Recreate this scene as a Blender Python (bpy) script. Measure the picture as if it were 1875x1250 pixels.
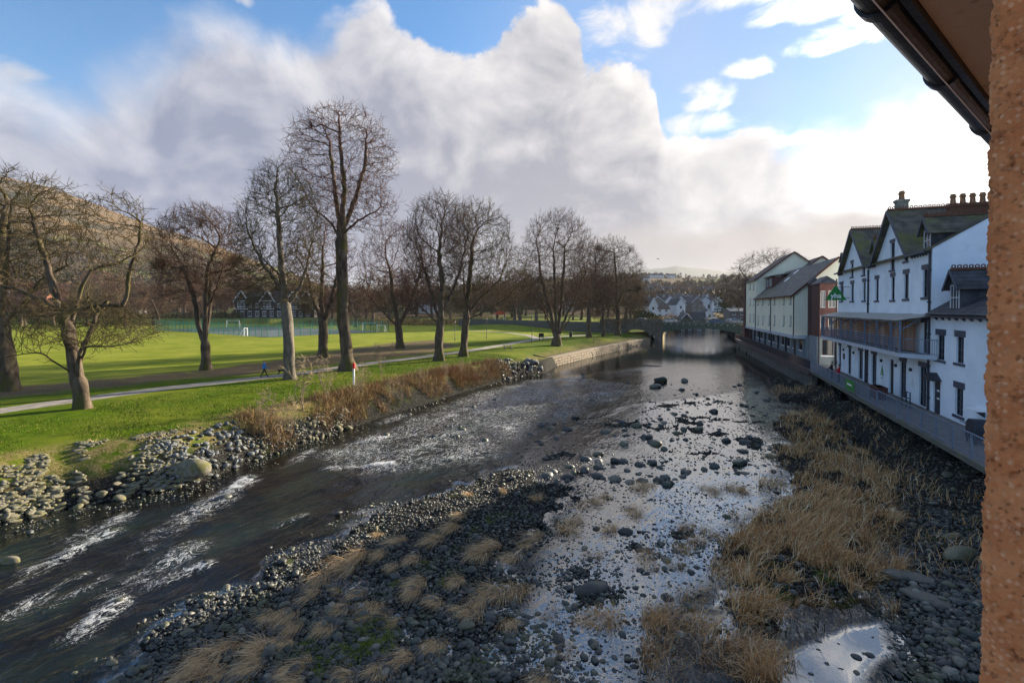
import bpy, bmesh, math, random
import numpy as np
from mathutils import Vector, Matrix

random.seed(7)
RNG = np.random.default_rng(11)
sc = bpy.context.scene
for o in list(bpy.data.objects):
    bpy.data.objects.remove(o)
COL = sc.collection
R = math.radians

# ------------------------------------------------------------------ camera
F, CX, HOR, CAMZ = 937.5, 937.5, 565.0, 9.2       # focal length in photo pixels (18 mm on 36 mm), horizon row, eye height
PITCH = R(1.0)
PY = HOR + F * math.tan(PITCH)
cam_d = bpy.data.cameras.new('camera')
cam_d.lens = 18.0
cam_d.sensor_width = 36.0
cam_d.shift_y = -(625.0 - PY) / 1875.0
cam_d.clip_start = 0.05
cam_d.clip_end = 30000
cam = bpy.data.objects.new('camera', cam_d)
cam.location = (0, 0, CAMZ)
cam.rotation_euler = (math.pi / 2 - PITCH, 0, 0)
COL.objects.link(cam)
sc.camera = cam

# ------------------------------------------------------------------ exposure and sampling
sc.view_settings.view_transform = 'Standard'
sc.view_settings.look = 'None'
sc.view_settings.gamma = 1.0
sc.view_settings.use_curve_mapping = False
sc.view_settings.exposure = 2.0
sc.cycles.max_bounces = 6
sc.cycles.diffuse_bounces = 3
sc.cycles.glossy_bounces = 3
sc.cycles.transmission_bounces = 4
sc.cycles.transparent_max_bounces = 10
sc.cycles.volume_bounces = 0
sc.cycles.use_denoising = True
sc.cycles.sample_clamp_indirect = 4.0

# ------------------------------------------------------------------ node helpers
class NT:
    def __init__(self, tree):
        self.t = tree
    def n(self, typ, props=None, ins=None):
        nd = self.t.nodes.new(typ)
        for k, v in (props or {}).items():
            setattr(nd, k, v)
        for k, v in (ins or {}).items():
            s = nd.inputs[k]
            if isinstance(v, bpy.types.NodeSocket):
                self.t.links.new(v, s)
            else:
                s.default_value = v
        return nd
    def m(self, op, a, b=0.0, c=None, clamp=False):
        d = {0: a, 1: b}
        if c is not None:
            d[2] = c
        return self.n('ShaderNodeMath', {'operation': op, 'use_clamp': clamp}, d).outputs[0]
    def vm(self, op, a, b=(0, 0, 0)):
        nd = self.n('ShaderNodeVectorMath', {'operation': op}, {0: a, 1: b})
        return nd.outputs['Value'] if op in ('DOT_PRODUCT', 'LENGTH') else nd.outputs[0]
    def sm(self, x, a, b):                       # smoothstep
        return self.n('ShaderNodeMapRange', {'interpolation_type': 'SMOOTHSTEP'}, {0: x, 1: a, 2: b, 3: 0.0, 4: 1.0}).outputs[0]
    def mix(self, f, a, b):
        nd = self.n('ShaderNodeMix', {'data_type': 'RGBA', 'clamp_factor': True}, {0: f})
        for k, v in ((6, a), (7, b)):
            if isinstance(v, bpy.types.NodeSocket):
                self.t.links.new(v, nd.inputs[k])
            else:
                nd.inputs[k].default_value = (v[0], v[1], v[2], 1)
        return nd.outputs[2]
    def noise(self, vec, scale, detail=4.0, rough=0.55, dist=0.0):
        return self.n('ShaderNodeTexNoise', {}, {'Vector': vec, 'Scale': scale, 'Detail': detail, 'Roughness': rough, 'Distortion': dist}).outputs[0]
    def link(self, a, b):
        self.t.links.new(a, b)

# ------------------------------------------------------------------ sun and sky
SUN_AZ, SUN_EL = R(48), R(14.5)
SUN = Vector((math.sin(SUN_AZ) * math.cos(SUN_EL), math.cos(SUN_AZ) * math.cos(SUN_EL), math.sin(SUN_EL)))
sun_d = bpy.data.lights.new('sun', 'SUN')
sun_d.energy = 4.6
sun_d.angle = R(0.6)
sun_d.color = (1.0, 0.86, 0.66)
sun = bpy.data.objects.new('sun', sun_d)
sun.rotation_euler = (-SUN).to_track_quat('-Z', 'Y').to_euler()
COL.objects.link(sun)

def azel(px, py):
    x, y = (px - CX) / F, (HOR - py) / F
    return math.atan(x), math.atan(y / math.sqrt(1 + x * x))

def build_world():
    w = bpy.data.worlds.new('World')
    sc.world = w
    w.use_nodes = True
    w.node_tree.nodes.clear()
    T = NT(w.node_tree)
    sky = T.n('ShaderNodeTexSky', {'sky_type': 'NISHITA', 'sun_disc': False, 'sun_elevation': SUN_EL,
                                   'sun_rotation': SUN_AZ, 'altitude': 100.0, 'air_density': 1.0,
                                   'dust_density': 0.05, 'ozone_density': 3.0}).outputs[0]
    sky = T.n('ShaderNodeHueSaturation', {}, {'Saturation': 1.15, 'Value': 0.62, 'Color': sky}).outputs[0]
    d = T.n('ShaderNodeTexCoord').outputs['Generated']
    s = T.n('ShaderNodeSeparateXYZ', {}, {0: d})
    x, y, z = s.outputs
    az = T.m('ARCTAN2', x, y)
    el = T.m('ARCSINE', z)
    cs = T.vm('DOT_PRODUCT', d, tuple(SUN))
    # upper edge of the big cloud bank as an elevation over the compass direction
    edge = [(-900, 330), (-300, 240), (-60, 175), (30, 165), (110, 190), (200, 165), (290, 120), (345, 85), (430, 66), (500, 96), (545, 98),
            (630, 62), (700, 30), (765, 62), (815, 100), (870, 108), (905, 88), (960, 40), (1005, 26), (1045, 55), (1080, 118),
            (1150, 130), (1195, 160), (1206, 205), (1225, 262), (1300, 252), (1400, 250), (1470, 285), (1540, 272), (1650, 225),
            (1800, 190), (2200, 160), (3000, 150)]
    fc = T.n('ShaderNodeFloatCurve')
    A0, A1 = -1.25, 1.25
    cv = fc.mapping.curves[0]
    pts = sorted((((azel(*p)[0] - A0) / (A1 - A0)), azel(*p)[1]) for p in edge)
    cv.points[0].location = (0.0, pts[0][1])
    cv.points[1].location = (1.0, pts[-1][1])
    for p in pts:
        q = cv.points.new(p[0], p[1])
        q.handle_type = 'AUTO_CLAMPED'
    fc.mapping.update()
    T.link(T.m('DIVIDE', T.m('SUBTRACT', az, A0), A1 - A0, clamp=True), fc.inputs['Value'])
    B = fc.outputs[0]
    p = T.n('ShaderNodeCombineXYZ', {}, {0: az, 1: T.m('MULTIPLY', el, 1.25), 2: 0.37}).outputs[0]
    n1 = T.m('SUBTRACT', T.noise(p, 6.5, 9.0, 0.56, 0.35), 0.5)
    n2 = T.m('SUBTRACT', T.noise(p, 2.6, 5.0, 0.5, 0.2), 0.5)
    nf = T.m('SUBTRACT', T.noise(p, 22.0, 6.0, 0.6, 0.3), 0.5)
    dep = T.m('SUBTRACT', T.m('ADD', B, T.m('MULTIPLY', n1, 0.12)), el)
    dep = T.m('ADD', dep, T.m('MULTIPLY', nf, 0.03))
    dep = T.m('ADD', dep, T.m('MULTIPLY', T.m('SUBTRACT', T.noise(p, 13.0, 6.0, 0.6, 0.5), 0.5), T.m('MULTIPLY_ADD', T.sm(az, -0.5, 0.1), 0.05, 0.03)))
    soft = T.m('MAXIMUM', T.sm(az, -0.15, -0.65), T.sm(az, 0.38, 0.60))                       # the bank is softer edged away from the sun
    lo = T.m('MULTIPLY_ADD', soft, -0.05, -0.006)
    mk = T.n('ShaderNodeMapRange', {'interpolation_type': 'SMOOTHSTEP'}, {0: dep, 1: lo, 2: T.m('MULTIPLY_ADD', soft, 0.05, 0.014), 3: 0.0, 4: 1.0}).outputs[0]
    # loose puffs and veils above the bank, thicker towards the sun
    pw = T.n('ShaderNodeCombineXYZ', {}, {0: T.m('MULTIPLY', az, 1.0), 1: T.m('MULTIPLY', el, 1.9), 2: 3.1}).outputs[0]
    nb = T.noise(pw, 9.0, 8.0, 0.62, 0.6)
    blob = None
    for bx, by, rx, ry in ((1110, 72, 62, 62), (1225, 12, 75, 40), (1370, 126, 60, 22), (1292, 182, 60, 34), (1275, 232, 95, 26), (1350, -10, 170, 32), (1500, 82, 100, 26),
                           (455, 5, 24, 16), (20, 130, 75, 40), (1180, 60, 60, 60), (1640, 30, 130, 40), (1480, 20, 120, 30), (-150, 60, 120, 50), (1330, 270, 160, 30), (1600, -140, 260, 110)):
        a_, e_ = azel(bx, by)
        ra = abs(azel(bx + rx, by)[0] - a_)
        re = abs(azel(bx, by - ry)[1] - e_)
        q1 = T.m('DIVIDE', T.m('SUBTRACT', az, a_), ra)
        q2 = T.m('DIVIDE', T.m('SUBTRACT', el, e_), re)
        bb = T.m('SUBTRACT', 1.0, T.m('ADD', T.m('MULTIPLY', q1, q1), T.m('MULTIPLY', q2, q2)))
        blob = bb if blob is None else T.m('MAXIMUM', blob, bb)
    nw = T.m('ADD', T.m('MULTIPLY', T.m('MAXIMUM', blob, -1.2), 0.23), nb)
    puff = T.m('MULTIPLY', T.sm(nw, 0.50, 0.82), 0.88)
    po = T.n('ShaderNodeVectorMath', {'operation': 'DIVIDE'}, {0: d, 1: T.n('ShaderNodeCombineXYZ', {}, {0: T.m('ADD', T.m('ABSOLUTE', z), 0.35), 1: T.m('ADD', T.m('ABSOLUTE', z), 0.35), 2: 1.0}).outputs[0]}).outputs[0]
    over = T.m('MULTIPLY', T.sm(T.noise(po, 2.4, 7.0, 0.58, 0.4), 0.46, 0.62), T.sm(el, 0.50, 0.66))  # cloud cover added overhead, out of view, to raise the fill light
    puff = T.m('MAXIMUM', puff, T.m('MULTIPLY', over, 0.9))
    veil = T.m('MULTIPLY', T.sm(cs, 0.55, 0.95), 0.75)
    veil = T.m('MULTIPLY', veil, T.m('ADD', 0.72, T.m('MULTIPLY', n2, 1.2)))
    # cloud shading: bright towards the lit upper edge and the sun, lavender grey in the depth
    pl = T.vm('ADD', p, (0.035, 0.045, 0.0))
    lit = T.m('SUBTRACT', T.noise(p, 6.5, 6.0, 0.56, 0.35), T.noise(pl, 6.5, 6.0, 0.56, 0.35))
    body = T.sm(T.m('ADD', T.m('MULTIPLY', dep, T.m('MULTIPLY_ADD', T.sm(az, -0.25, 0.1), -0.25, 1.0)), T.m('MULTIPLY', n2, 0.28)), 0.23, -0.03)
    lum = T.m('ADD', T.m('MULTIPLY', body, 0.75), T.m('MULTIPLY', lit, 2.0), clamp=True)
    lum = T.m('ADD', lum, T.m('MULTIPLY', n2, 0.45), clamp=True)
    sunside = T.sm(cs, 0.15, 0.85)
    grey = T.mix(sunside, (0.265, 0.31, 0.455), (0.42, 0.43, 0.495))
    white = T.mix(sunside, (0.72, 0.735, 0.80), (1.05, 1.01, 0.98))
    cloud = T.mix(lum, grey, white)
    # thin cloud round the sun glows; a thick grey bank lies below it
    g = T.m('POWER', T.m('MAXIMUM', cs, 0.0), 42.0)
    band = T.sm(T.m('ADD', el, T.m('MULTIPLY', n1, 0.075)), 0.125, 0.165)
    band = T.m('MAXIMUM', band, T.m('MULTIPLY', T.sm(cs, 0.955, 0.995), 0.8))
    gl = T.m('MULTIPLY', T.m('MULTIPLY', g, band), 2.6)
    gn = T.n('ShaderNodeVectorMath', {'operation': 'SCALE'}, {0: (1.0, 0.95, 0.88), 'Scale': gl}).outputs[0]
    cloud = T.vm('ADD', cloud, gn)
    lowc = T.mix(T.sm(cs, 0.55, 0.98), (0.36, 0.385, 0.46), (0.66, 0.60, 0.56))
    lowm = T.m('MULTIPLY', T.m('SUBTRACT', 1.0, band), T.sm(az, -0.25, 0.25))
    cloud = T.mix(T.m('MULTIPLY', lowm, 0.8), cloud, lowc)
    hz = T.sm(el, 0.09, -0.02)
    cloud = T.mix(T.m('MULTIPLY', hz, 0.35), cloud, (0.52, 0.53, 0.60))
    K = 1.0 / (0.10 * 2 ** sc.view_settings.exposure)   # cloud colours above are display-linear
    cloud = T.n('ShaderNodeVectorMath', {'operation': 'SCALE'}, {0: cloud, 'Scale': K}).outputs[0]
    pcol = T.n('ShaderNodeVectorMath', {'operation': 'SCALE'}, {0: T.mix(sunside, (0.62, 0.66, 0.74), (1.08, 1.04, 0.99)), 'Scale': K}).outputs[0]
    hot = T.m('MULTIPLY_ADD', T.sm(cs, 0.86, 1.0), 2.0, 1.0)      # thin cloud near the sun is far brighter than white
    pcol = T.n('ShaderNodeVectorMath', {'operation': 'SCALE'}, {0: pcol, 'Scale': hot}).outputs[0]
    vcol = T.n('ShaderNodeVectorMath', {'operation': 'SCALE'}, {0: T.mix(T.sm(cs, 0.9, 1.0), (0.56, 0.66, 0.86), (1.0, 0.97, 0.92)), 'Scale': K}).outputs[0]
    skc = T.mix(veil, sky, vcol)
    skc = T.mix(puff, skc, pcol)
    col = T.mix(mk, skc, cloud)
    bg = T.n('ShaderNodeBackground', {}, {'Color': col, 'Strength': 0.10})
    out = T.n('ShaderNodeOutputWorld')
    T.link(bg.outputs[0], out.inputs[0])
    w.cycles.sampling_method = 'MANUAL'
    w.cycles.sample_map_resolution = 1024
build_world()

# ------------------------------------------------------------------ projection helpers (photo pixel -> place)
CP, SP = math.cos(PITCH), math.sin(PITCH)
def ray(px, py):
    xc, yc = (px - CX) / F, -(py - PY) / F
    return np.array((xc, CP + yc * SP, -SP + yc * CP))
def at(px, py, z=0.0):
    d = ray(px, py)
    t = (z - CAMZ) / d[2]
    return np.array((d[0] * t, d[1] * t, z))
def at_y(px, py, Y):
    d = ray(px, py)
    t = Y / d[1]
    return np.array((d[0] * t, Y, CAMZ + d[2] * t))
def topix(p):
    x, y, z = p[0], p[1], p[2] - CAMZ
    f = y * CP - z * SP
    return CX + F * x / f, PY - F * (y * SP + z * CP) / f
ANG = math.atan(342.5 / F)                                  # the river runs off at this angle to the view
CA, SA = math.cos(ANG), math.sin(ANG)
def uv(X, Y):                                               # world -> along the river, across the river
    return X * SA + Y * CA, X * CA - Y * SA
def xy(u, v):
    return u * SA + v * CA, u * CA - v * SA
def onv(px, py, v):                                         # pixel -> (u, z) on the upright plane across = v
    d = ray(px, py)
    t = v / (d[0] * CA - d[1] * SA)
    return (d[0] * SA + d[1] * CA) * t, CAMZ + d[2] * t
def onu(px, py, u):                                         # pixel -> (v, z) on the upright plane along = u
    d = ray(px, py)
    t = u / (d[0] * SA + d[1] * CA)
    return (d[0] * CA - d[1] * SA) * t, CAMZ + d[2] * t

# ------------------------------------------------------------------ numpy noise
def _hash(ix, iy, seed):
    h = (ix.astype(np.int64) * 374761393 + iy.astype(np.int64) * 668265263 + seed * 974634777) & 0xFFFFFFFF
    h = ((h ^ (h >> 13)) * 1274126177) & 0xFFFFFFFF
    h = h ^ (h >> 16)
    return (h & 0xFFFFFF) / float(0xFFFFFF)
def vnoise(x, y, seed=0):
    ix, iy = np.floor(x), np.floor(y)
    fx, fy = x - ix, y - iy
    fx, fy = fx * fx * (3 - 2 * fx), fy * fy * (3 - 2 * fy)
    a, b = _hash(ix, iy, seed), _hash(ix + 1, iy, seed)
    c, d = _hash(ix, iy + 1, seed), _hash(ix + 1, iy + 1, seed)
    return (a * (1 - fx) + b * fx) * (1 - fy) + (c * (1 - fx) + d * fx) * fy
def fbm(x, y, scale, octv=4, seed=0):
    s, a, tot = 0.0, 1.0, 0.0
    for k in range(octv):
        s = s + a * vnoise(x * scale * 2 ** k + 17.3 * k, y * scale * 2 ** k - 9.1 * k, seed + k)
        tot += a
        a *= 0.5
    return s / tot
def sstep(x, a, b):
    t = np.clip((x - a) / (b - a), 0, 1)
    return t * t * (3 - 2 * t)
def sd_poly(X, Y, poly):                                    # signed distance, negative inside
    d = np.full(X.shape, 1e9)
    ins = np.zeros(X.shape, bool)
    n = len(poly)
    for i in range(n):
        ax, ay = poly[i][:2]
        bx, by = poly[(i + 1) % n][:2]
        ex, ey = bx - ax, by - ay
        t = np.clip(((X - ax) * ex + (Y - ay) * ey) / (ex * ex + ey * ey + 1e-12), 0, 1)
        d = np.minimum(d, np.hypot(X - ax - t * ex, Y - ay - t * ey))
        c = (ay > Y) != (by > Y)
        xi = ax + (Y - ay) * ex / (ey if abs(ey) > 1e-12 else 1e-12)
        ins ^= c & (X < xi)
    return np.where(ins, -d, d)
def sd_line(X, Y, line):                                    # distance to a polyline, positive on its left
    d = np.full(X.shape, 1e9)
    sg = np.ones(X.shape)
    for i in range(len(line) - 1):
        ax, ay = line[i][:2]
        bx, by = line[i + 1][:2]
        ex, ey = bx - ax, by - ay
        t = np.clip(((X - ax) * ex + (Y - ay) * ey) / (ex * ex + ey * ey + 1e-12), 0, 1)
        dd = np.hypot(X - ax - t * ex, Y - ay - t * ey)
        cr = ex * (Y - ay) - ey * (X - ax)
        m = dd < d
        sg = np.where(m, np.where(cr > 0, 1.0, -1.0), sg)
        d = np.where(m, dd, d)
    return d * sg

# ------------------------------------------------------------------ object helpers
def tag(o, label=None, cat=None, group=None, kind=None):
    if label: o['label'] = label
    if cat: o['category'] = cat
    if group: o['group'] = group
    if kind: o['kind'] = kind
    return o
def empty(name, loc=(0, 0, 0), rz=0.0, label=None, cat=None, group=None):
    o = bpy.data.objects.new(name, None)
    o.empty_display_size = 0.2
    COL.objects.link(o)
    o.location = loc
    o.rotation_euler = (0, 0, rz)
    return tag(o, label, cat, group)
def mesh_np(name, verts, faces, smooth=False):              # faces: (n,3) or (n,4) array, or list of arrays
    me = bpy.data.meshes.new(name)
    verts = np.asarray(verts, dtype=np.float32)
    if not isinstance(faces, list):
        faces = [faces]
    faces = [np.asarray(f, dtype=np.int32) for f in faces if len(f)]
    me.vertices.add(len(verts))
    me.vertices.foreach_set('co', verts.ravel())
    loops = np.concatenate([f.ravel() for f in faces])
    tot = np.concatenate([np.full(len(f), f.shape[1], np.int32) for f in faces])
    st = np.concatenate([[0], np.cumsum(tot)[:-1]]).astype(np.int32)
    me.loops.add(len(loops))
    me.loops.foreach_set('vertex_index', loops)
    me.polygons.add(len(tot))
    me.polygons.foreach_set('loop_start', st)
    me.polygons.foreach_set('loop_total', tot)
    if smooth:
        me.polygons.foreach_set('use_smooth', np.ones(len(tot), bool))
    me.update(calc_edges=True)
    return me
def attr(me, name, vals):
    a = me.attributes.new(name, 'FLOAT', 'POINT')
    a.data.foreach_set('value', np.asarray(vals, dtype=np.float32))
def obj(name, me, mat=None, parent=None, loc=(0, 0, 0), rot=(0, 0, 0)):
    o = bpy.data.objects.new(name, me)
    COL.objects.link(o)
    if mat is not None and len(me.materials) == 0:
        me.materials.append(mat)
    o.location = loc
    o.rotation_euler = rot
    if parent is not None:
        o.parent = parent
    return o

class MB:                                                   # collects polygons, builds one mesh
    def __init__(self, off=(0, 0, 0)):
        self.v, self.f, self.off = [], [], off
    def poly(self, pts):
        k = len(self.v)
        o = self.off
        self.v += [(p[0] - o[0], p[1] - o[1], p[2] - o[2]) for p in pts]
        self.f.append(tuple(range(k, k + len(pts))))
    def box(self, x0, x1, y0, y1, z0, z1):
        x0, x1 = min(x0, x1), max(x0, x1)
        y0, y1 = min(y0, y1), max(y0, y1)
        z0, z1 = min(z0, z1), max(z0, z1)
        k = len(self.v)
        o = self.off
        self.v += [(x - o[0], y - o[1], z - o[2]) for z in (z0, z1) for y in (y0, y1) for x in (x0, x1)]
        self.f += [tuple(k + i for i in q) for q in ((0, 2, 3, 1), (4, 5, 7, 6), (0, 1, 5, 4), (2, 6, 7, 3), (0, 4, 6, 2), (1, 3, 7, 5))]
    def prism(self, prof, a, b, axis='y'):                  # convex or concave 2-D outline drawn out from a to b
        n = len(prof)
        def P(p, t):
            return {'y': (p[0], t, p[1]), 'x': (t, p[0], p[1]), 'z': (p[0], p[1], t)}[axis]
        k = len(self.v)
        o = self.off
        for t in (a, b):
            self.v += [tuple(c - d for c, d in zip(P(p, t), o)) for p in prof]
        self.f.append(tuple(k + i for i in range(n)))
        self.f.append(tuple(k + n + i for i in reversed(range(n))))
        for i in range(n):
            j = (i + 1) % n
            self.f.append((k + i, k + n + i, k + n + j, k + j))
    def tube(self, p, q, r0, r1=None, n=6):
        r1 = r0 if r1 is None else r1
        p, q = Vector(p), Vector(q)
        d = (q - p).normalized()
        a = d.orthogonal().normalized()
        b = d.cross(a)
        k = len(self.v)
        o = Vector(self.off)
        for c, r in ((p, r0), (q, r1)):
            for i in range(n):
                t = 2 * math.pi * i / n
                self.v.append(tuple(c - o + a * (r * math.cos(t)) + b * (r * math.sin(t))))
        for i in range(n):
            j = (i + 1) % n
            self.f.append((k + i, k + j, k + n + j, k + n + i))
        self.f.append(tuple(k + i for i in reversed(range(n))))
        self.f.append(tuple(k + n + i for i in range(n)))
    def bar(self, p, q, w, h):                              # rectangular bar between two points
        p, q = Vector(p), Vector(q)
        d = (q - p).normalized()
        up = Vector((0, 0, 1)) if abs(d.z) < 0.95 else Vector((1, 0, 0))
        s = d.cross(up).normalized()
        t = s.cross(d)
        k = len(self.v)
        o = Vector(self.off)
        for c in (p, q):
            for a, b in ((-1, -1), (1, -1), (1, 1), (-1, 1)):
                self.v.append(tuple(c - o + s * (a * w / 2) + t * (b * h / 2)))
        for i in range(4):
            j = (i + 1) % 4
            self.f.append((k + i, k + j, k + 4 + j, k + 4 + i))
        self.f.append((k + 3, k + 2, k + 1, k))
        self.f.append((k + 4, k + 5, k + 6, k + 7))
    def mesh(self, name, bevel=0.0, smooth=False):
        me = bpy.data.meshes.new(name)
        me.from_pydata(self.v, [], self.f)
        bm = bmesh.new()
        bm.from_mesh(me)
        bmesh.ops.recalc_face_normals(bm, faces=bm.faces)
        if bevel > 0:
            bmesh.ops.bevel(bm, geom=[e for e in bm.edges], offset=bevel, segments=1, affect='EDGES', clamp_overlap=True)
        bm.to_mesh(me)
        bm.free()
        if smooth:
            for p in me.polygons:
                p.use_smooth = True
        return me
    def build(self, name, mat, parent=None, bevel=0.0, smooth=False):
        return obj(name, self.mesh(name, bevel, smooth), mat, parent)

def clip_poly(poly, outline):                               # convex clip (both counter-clockwise)
    out = list(poly)
    n = len(outline)
    for i in range(n):
        ax, ay = outline[i]
        bx, by = outline[(i + 1) % n]
        src, out = out, []
        if not src:
            break
        for j in range(len(src)):
            p, q = src[j], src[(j + 1) % len(src)]
            sp = (bx - ax) * (p[1] - ay) - (by - ay) * (p[0] - ax)
            sq = (bx - ax) * (q[1] - ay) - (by - ay) * (q[0] - ax)
            if sp >= -1e-9:
                out.append(p)
            if (sp > 1e-9 and sq < -1e-9) or (sp < -1e-9 and sq > 1e-9):
                t = sp / (sp - sq)
                out.append((p[0] + t * (q[0] - p[0]), p[1] + t * (q[1] - p[1])))
    return out
def wall_holes(mb, outline, holes, put, depth=0.14):
    """outline: convex ccw 2-D; holes: (a0,a1,b0,b1); put(a,b,d) -> 3-D with d = depth into the wall. Opening sides are built too."""
    xs = sorted({p[0] for p in outline} | {h[0] for h in holes} | {h[1] for h in holes})
    ys = sorted({p[1] for p in outline} | {h[2] for h in holes} | {h[3] for h in holes})
    for i in range(len(xs) - 1):
        for j in range(len(ys) - 1):
            x0, x1, y0, y1 = xs[i], xs[i + 1], ys[j], ys[j + 1]
            if x1 - x0 < 1e-6 or y1 - y0 < 1e-6:
                continue
            cx, cy = (x0 + x1) / 2, (y0 + y1) / 2
            if any(h[0] < cx < h[1] and h[2] < cy < h[3] for h in holes):
                continue
            c = clip_poly([(x0, y0), (x1, y0), (x1, y1), (x0, y1)], outline)
            if len(c) >= 3:
                mb.poly([put(p[0], p[1], 0.0) for p in c])
    for a0, a1, b0, b1 in holes:
        for (pa, pb), (qa, qb) in (((a0, b0), (a1, b0)), ((a1, b0), (a1, b1)), ((a1, b1), (a0, b1)), ((a0, b1), (a0, b0))):
            mb.poly([put(pa, pb, 0), put(qa, qb, 0), put(qa, qb, depth), put(pa, pb, depth)])

# ------------------------------------------------------------------ materials
def mk(name, base, rough=0.8, col2=None, var=0.25, scale=4.0, bump=0.15, bscale=None, metal=0.0, spec=0.35, detail=6.0, coord='Object', stretch=None, third=None, tscale=1.0, tpos=(0.55, 0.7)):
    m = bpy.data.materials.new(name)
    m.use_nodes = True
    T = NT(m.node_tree)
    bs = m.node_tree.nodes['Principled BSDF']
    vec = T.n('ShaderNodeTexCoord').outputs[coord]
    if stretch:
        vec = T.n('ShaderNodeMapping', {}, {'Vector': vec, 'Scale': stretch}).outputs[0]
    a = tuple(c * (1 - var) for c in base)
    b = col2 or tuple(min(1, c * (1 + var)) for c in base)
    f = T.sm(T.noise(vec, scale, detail, 0.6), 0.3, 0.7)
    c = T.mix(f, a, b)
    if third:
        c = T.mix(T.sm(T.noise(vec, tscale, 5.0, 0.6), *tpos), c, third)
    T.link(c, bs.inputs['Base Color'])
    bs.inputs['Roughness'].default_value = rough
    bs.inputs['Metallic'].default_value = metal
    bs.inputs['Specular IOR Level'].default_value = spec
    if bump > 0:
        nb = T.noise(vec, bscale or scale * 6, 5.0, 0.6)
        bn = T.n('ShaderNodeBump', {}, {'Strength': bump, 'Distance': 0.05, 'Height': nb})
        T.link(bn.outputs[0], bs.inputs['Normal'])
    return m

M = {}
M['white_render'] = mk('white_render', (0.74, 0.81, 0.90), 0.85, (0.80, 0.86, 0.93), 0.06, 0.6, 0.25, 25, third=(0.50, 0.52, 0.50), tscale=0.5, tpos=(0.56, 0.85))  # blue of the skylight mixed into the white base colour
M['blue_trim'] = mk('blue_trim', (0.06, 0.07, 0.10), 0.6, var=0.2, bump=0.1)
M['dark_frame'] = mk('dark_frame', (0.03, 0.033, 0.045), 0.5, var=0.2, bump=0.0)
M['sash_white'] = mk('sash_white', (0.55, 0.57, 0.60), 0.5, var=0.1, bump=0.0)
M['green_slate'] = mk('green_slate', (0.085, 0.080, 0.062), 0.75, (0.15, 0.13, 0.10), 0.35, 1.6, 0.3, 12, third=(0.13, 0.135, 0.035), tscale=0.35, tpos=(0.42, 0.62))
M['grey_slate'] = mk('grey_slate', (0.10, 0.095, 0.09), 0.7, (0.18, 0.165, 0.15), 0.3, 1.2, 0.3, 12, third=(0.14, 0.15, 0.035), tscale=0.16, tpos=(0.55, 0.75))
M['dark_slate'] = mk('dark_slate', (0.035, 0.037, 0.045), 0.65, (0.075, 0.075, 0.085), 0.3, 1.5, 0.3, 12)
M['red_tile'] = mk('red_tile', (0.20, 0.065, 0.035), 0.8, (0.13, 0.07, 0.04), 0.3, 4.0, 0.2)
M['chimney_stone'] = mk('chimney_stone', (0.16, 0.19, 0.18), 0.9, (0.22, 0.24, 0.22), 0.2, 3.0, 0.4)
M['pot'] = mk('pot', (0.28, 0.13, 0.07), 0.85, (0.34, 0.20, 0.10), 0.3, 6.0, 0.2)
M['cream'] = mk('cream', (0.80, 0.75, 0.58), 0.85, (0.84, 0.80, 0.64), 0.05, 0.4, 0.2, 20, third=(0.45, 0.46, 0.38), tscale=0.4, tpos=(0.6, 0.9))
M['grey_wall'] = mk('grey_wall', (0.20, 0.23, 0.25), 0.8, var=0.12, scale=0.8, bump=0.15)
M['band'] = mk('band', (0.42, 0.46, 0.52), 0.6, var=0.08, bump=0.05)
M['red_clad'] = mk('red_clad', (0.075, 0.028, 0.024), 0.7, (0.11, 0.042, 0.034), 0.25, 2.0, 0.15)
M['rail_blue'] = mk('rail_blue', (0.17, 0.215, 0.29), 0.45, var=0.12, metal=0.3, bump=0.0)
M['rail_dark'] = mk('rail_dark', (0.06, 0.045, 0.05), 0.55, var=0.2, bump=0.0)
M['deck'] = mk('deck', (0.14, 0.13, 0.125), 0.85, (0.20, 0.19, 0.17), 0.2, 2.0, 0.2)
M['deck_edge'] = mk('deck_edge', (0.13, 0.13, 0.115), 0.85, (0.12, 0.13, 0.09), 0.25, 1.5, 0.3, third=(0.09, 0.10, 0.03), tscale=1.2)
M['timber'] = mk('timber', (0.33, 0.13, 0.045), 0.65, (0.42, 0.19, 0.07), 0.25, 3.0, 0.2)
M['canopy'] = mk('canopy', (0.42, 0.40, 0.36), 0.6, (0.32, 0.31, 0.28), 0.1, 0.8, 0.1)
M['yha_green'] = mk('sign_green', (0.012, 0.20, 0.035), 0.45, var=0.1, bump=0.0)
M['paint_white'] = mk('paint_white', (0.80, 0.80, 0.80), 0.5, var=0.04, bump=0.0)
M['paint_red'] = mk('paint_red', (0.55, 0.03, 0.02), 0.5, var=0.1, bump=0.0)
M['wall_stone'] = mk('wall_stone', (0.07, 0.07, 0.065), 0.9, (0.13, 0.125, 0.11), 0.3, 2.0, 0.5, third=(0.05, 0.065, 0.02), tscale=0.8)
M['tan_stone'] = mk('tan_stone', (0.15, 0.115, 0.075), 0.9, (0.24, 0.19, 0.125), 0.3, 1.5, 0.5, third=(0.13, 0.11, 0.07), tscale=1.0)
M['sunlit_stone'] = mk('sunlit_stone', (0.42, 0.30, 0.09), 0.9, (0.50, 0.40, 0.16), 0.3, 1.5, 0.4)  # sunlight on the abutment face put into the stone colour
M['iron_green'] = mk('iron_green', (0.025, 0.055, 0.045), 0.55, (0.045, 0.08, 0.065), 0.2, 2.0, 0.1)
M['brick'] = mk('brick', (0.20, 0.07, 0.045), 0.9, (0.26, 0.11, 0.07), 0.2, 2.0, 0.2)
M['black_timber'] = mk('black_timber', (0.025, 0.024, 0.024), 0.7, var=0.2, bump=0.1)
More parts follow.
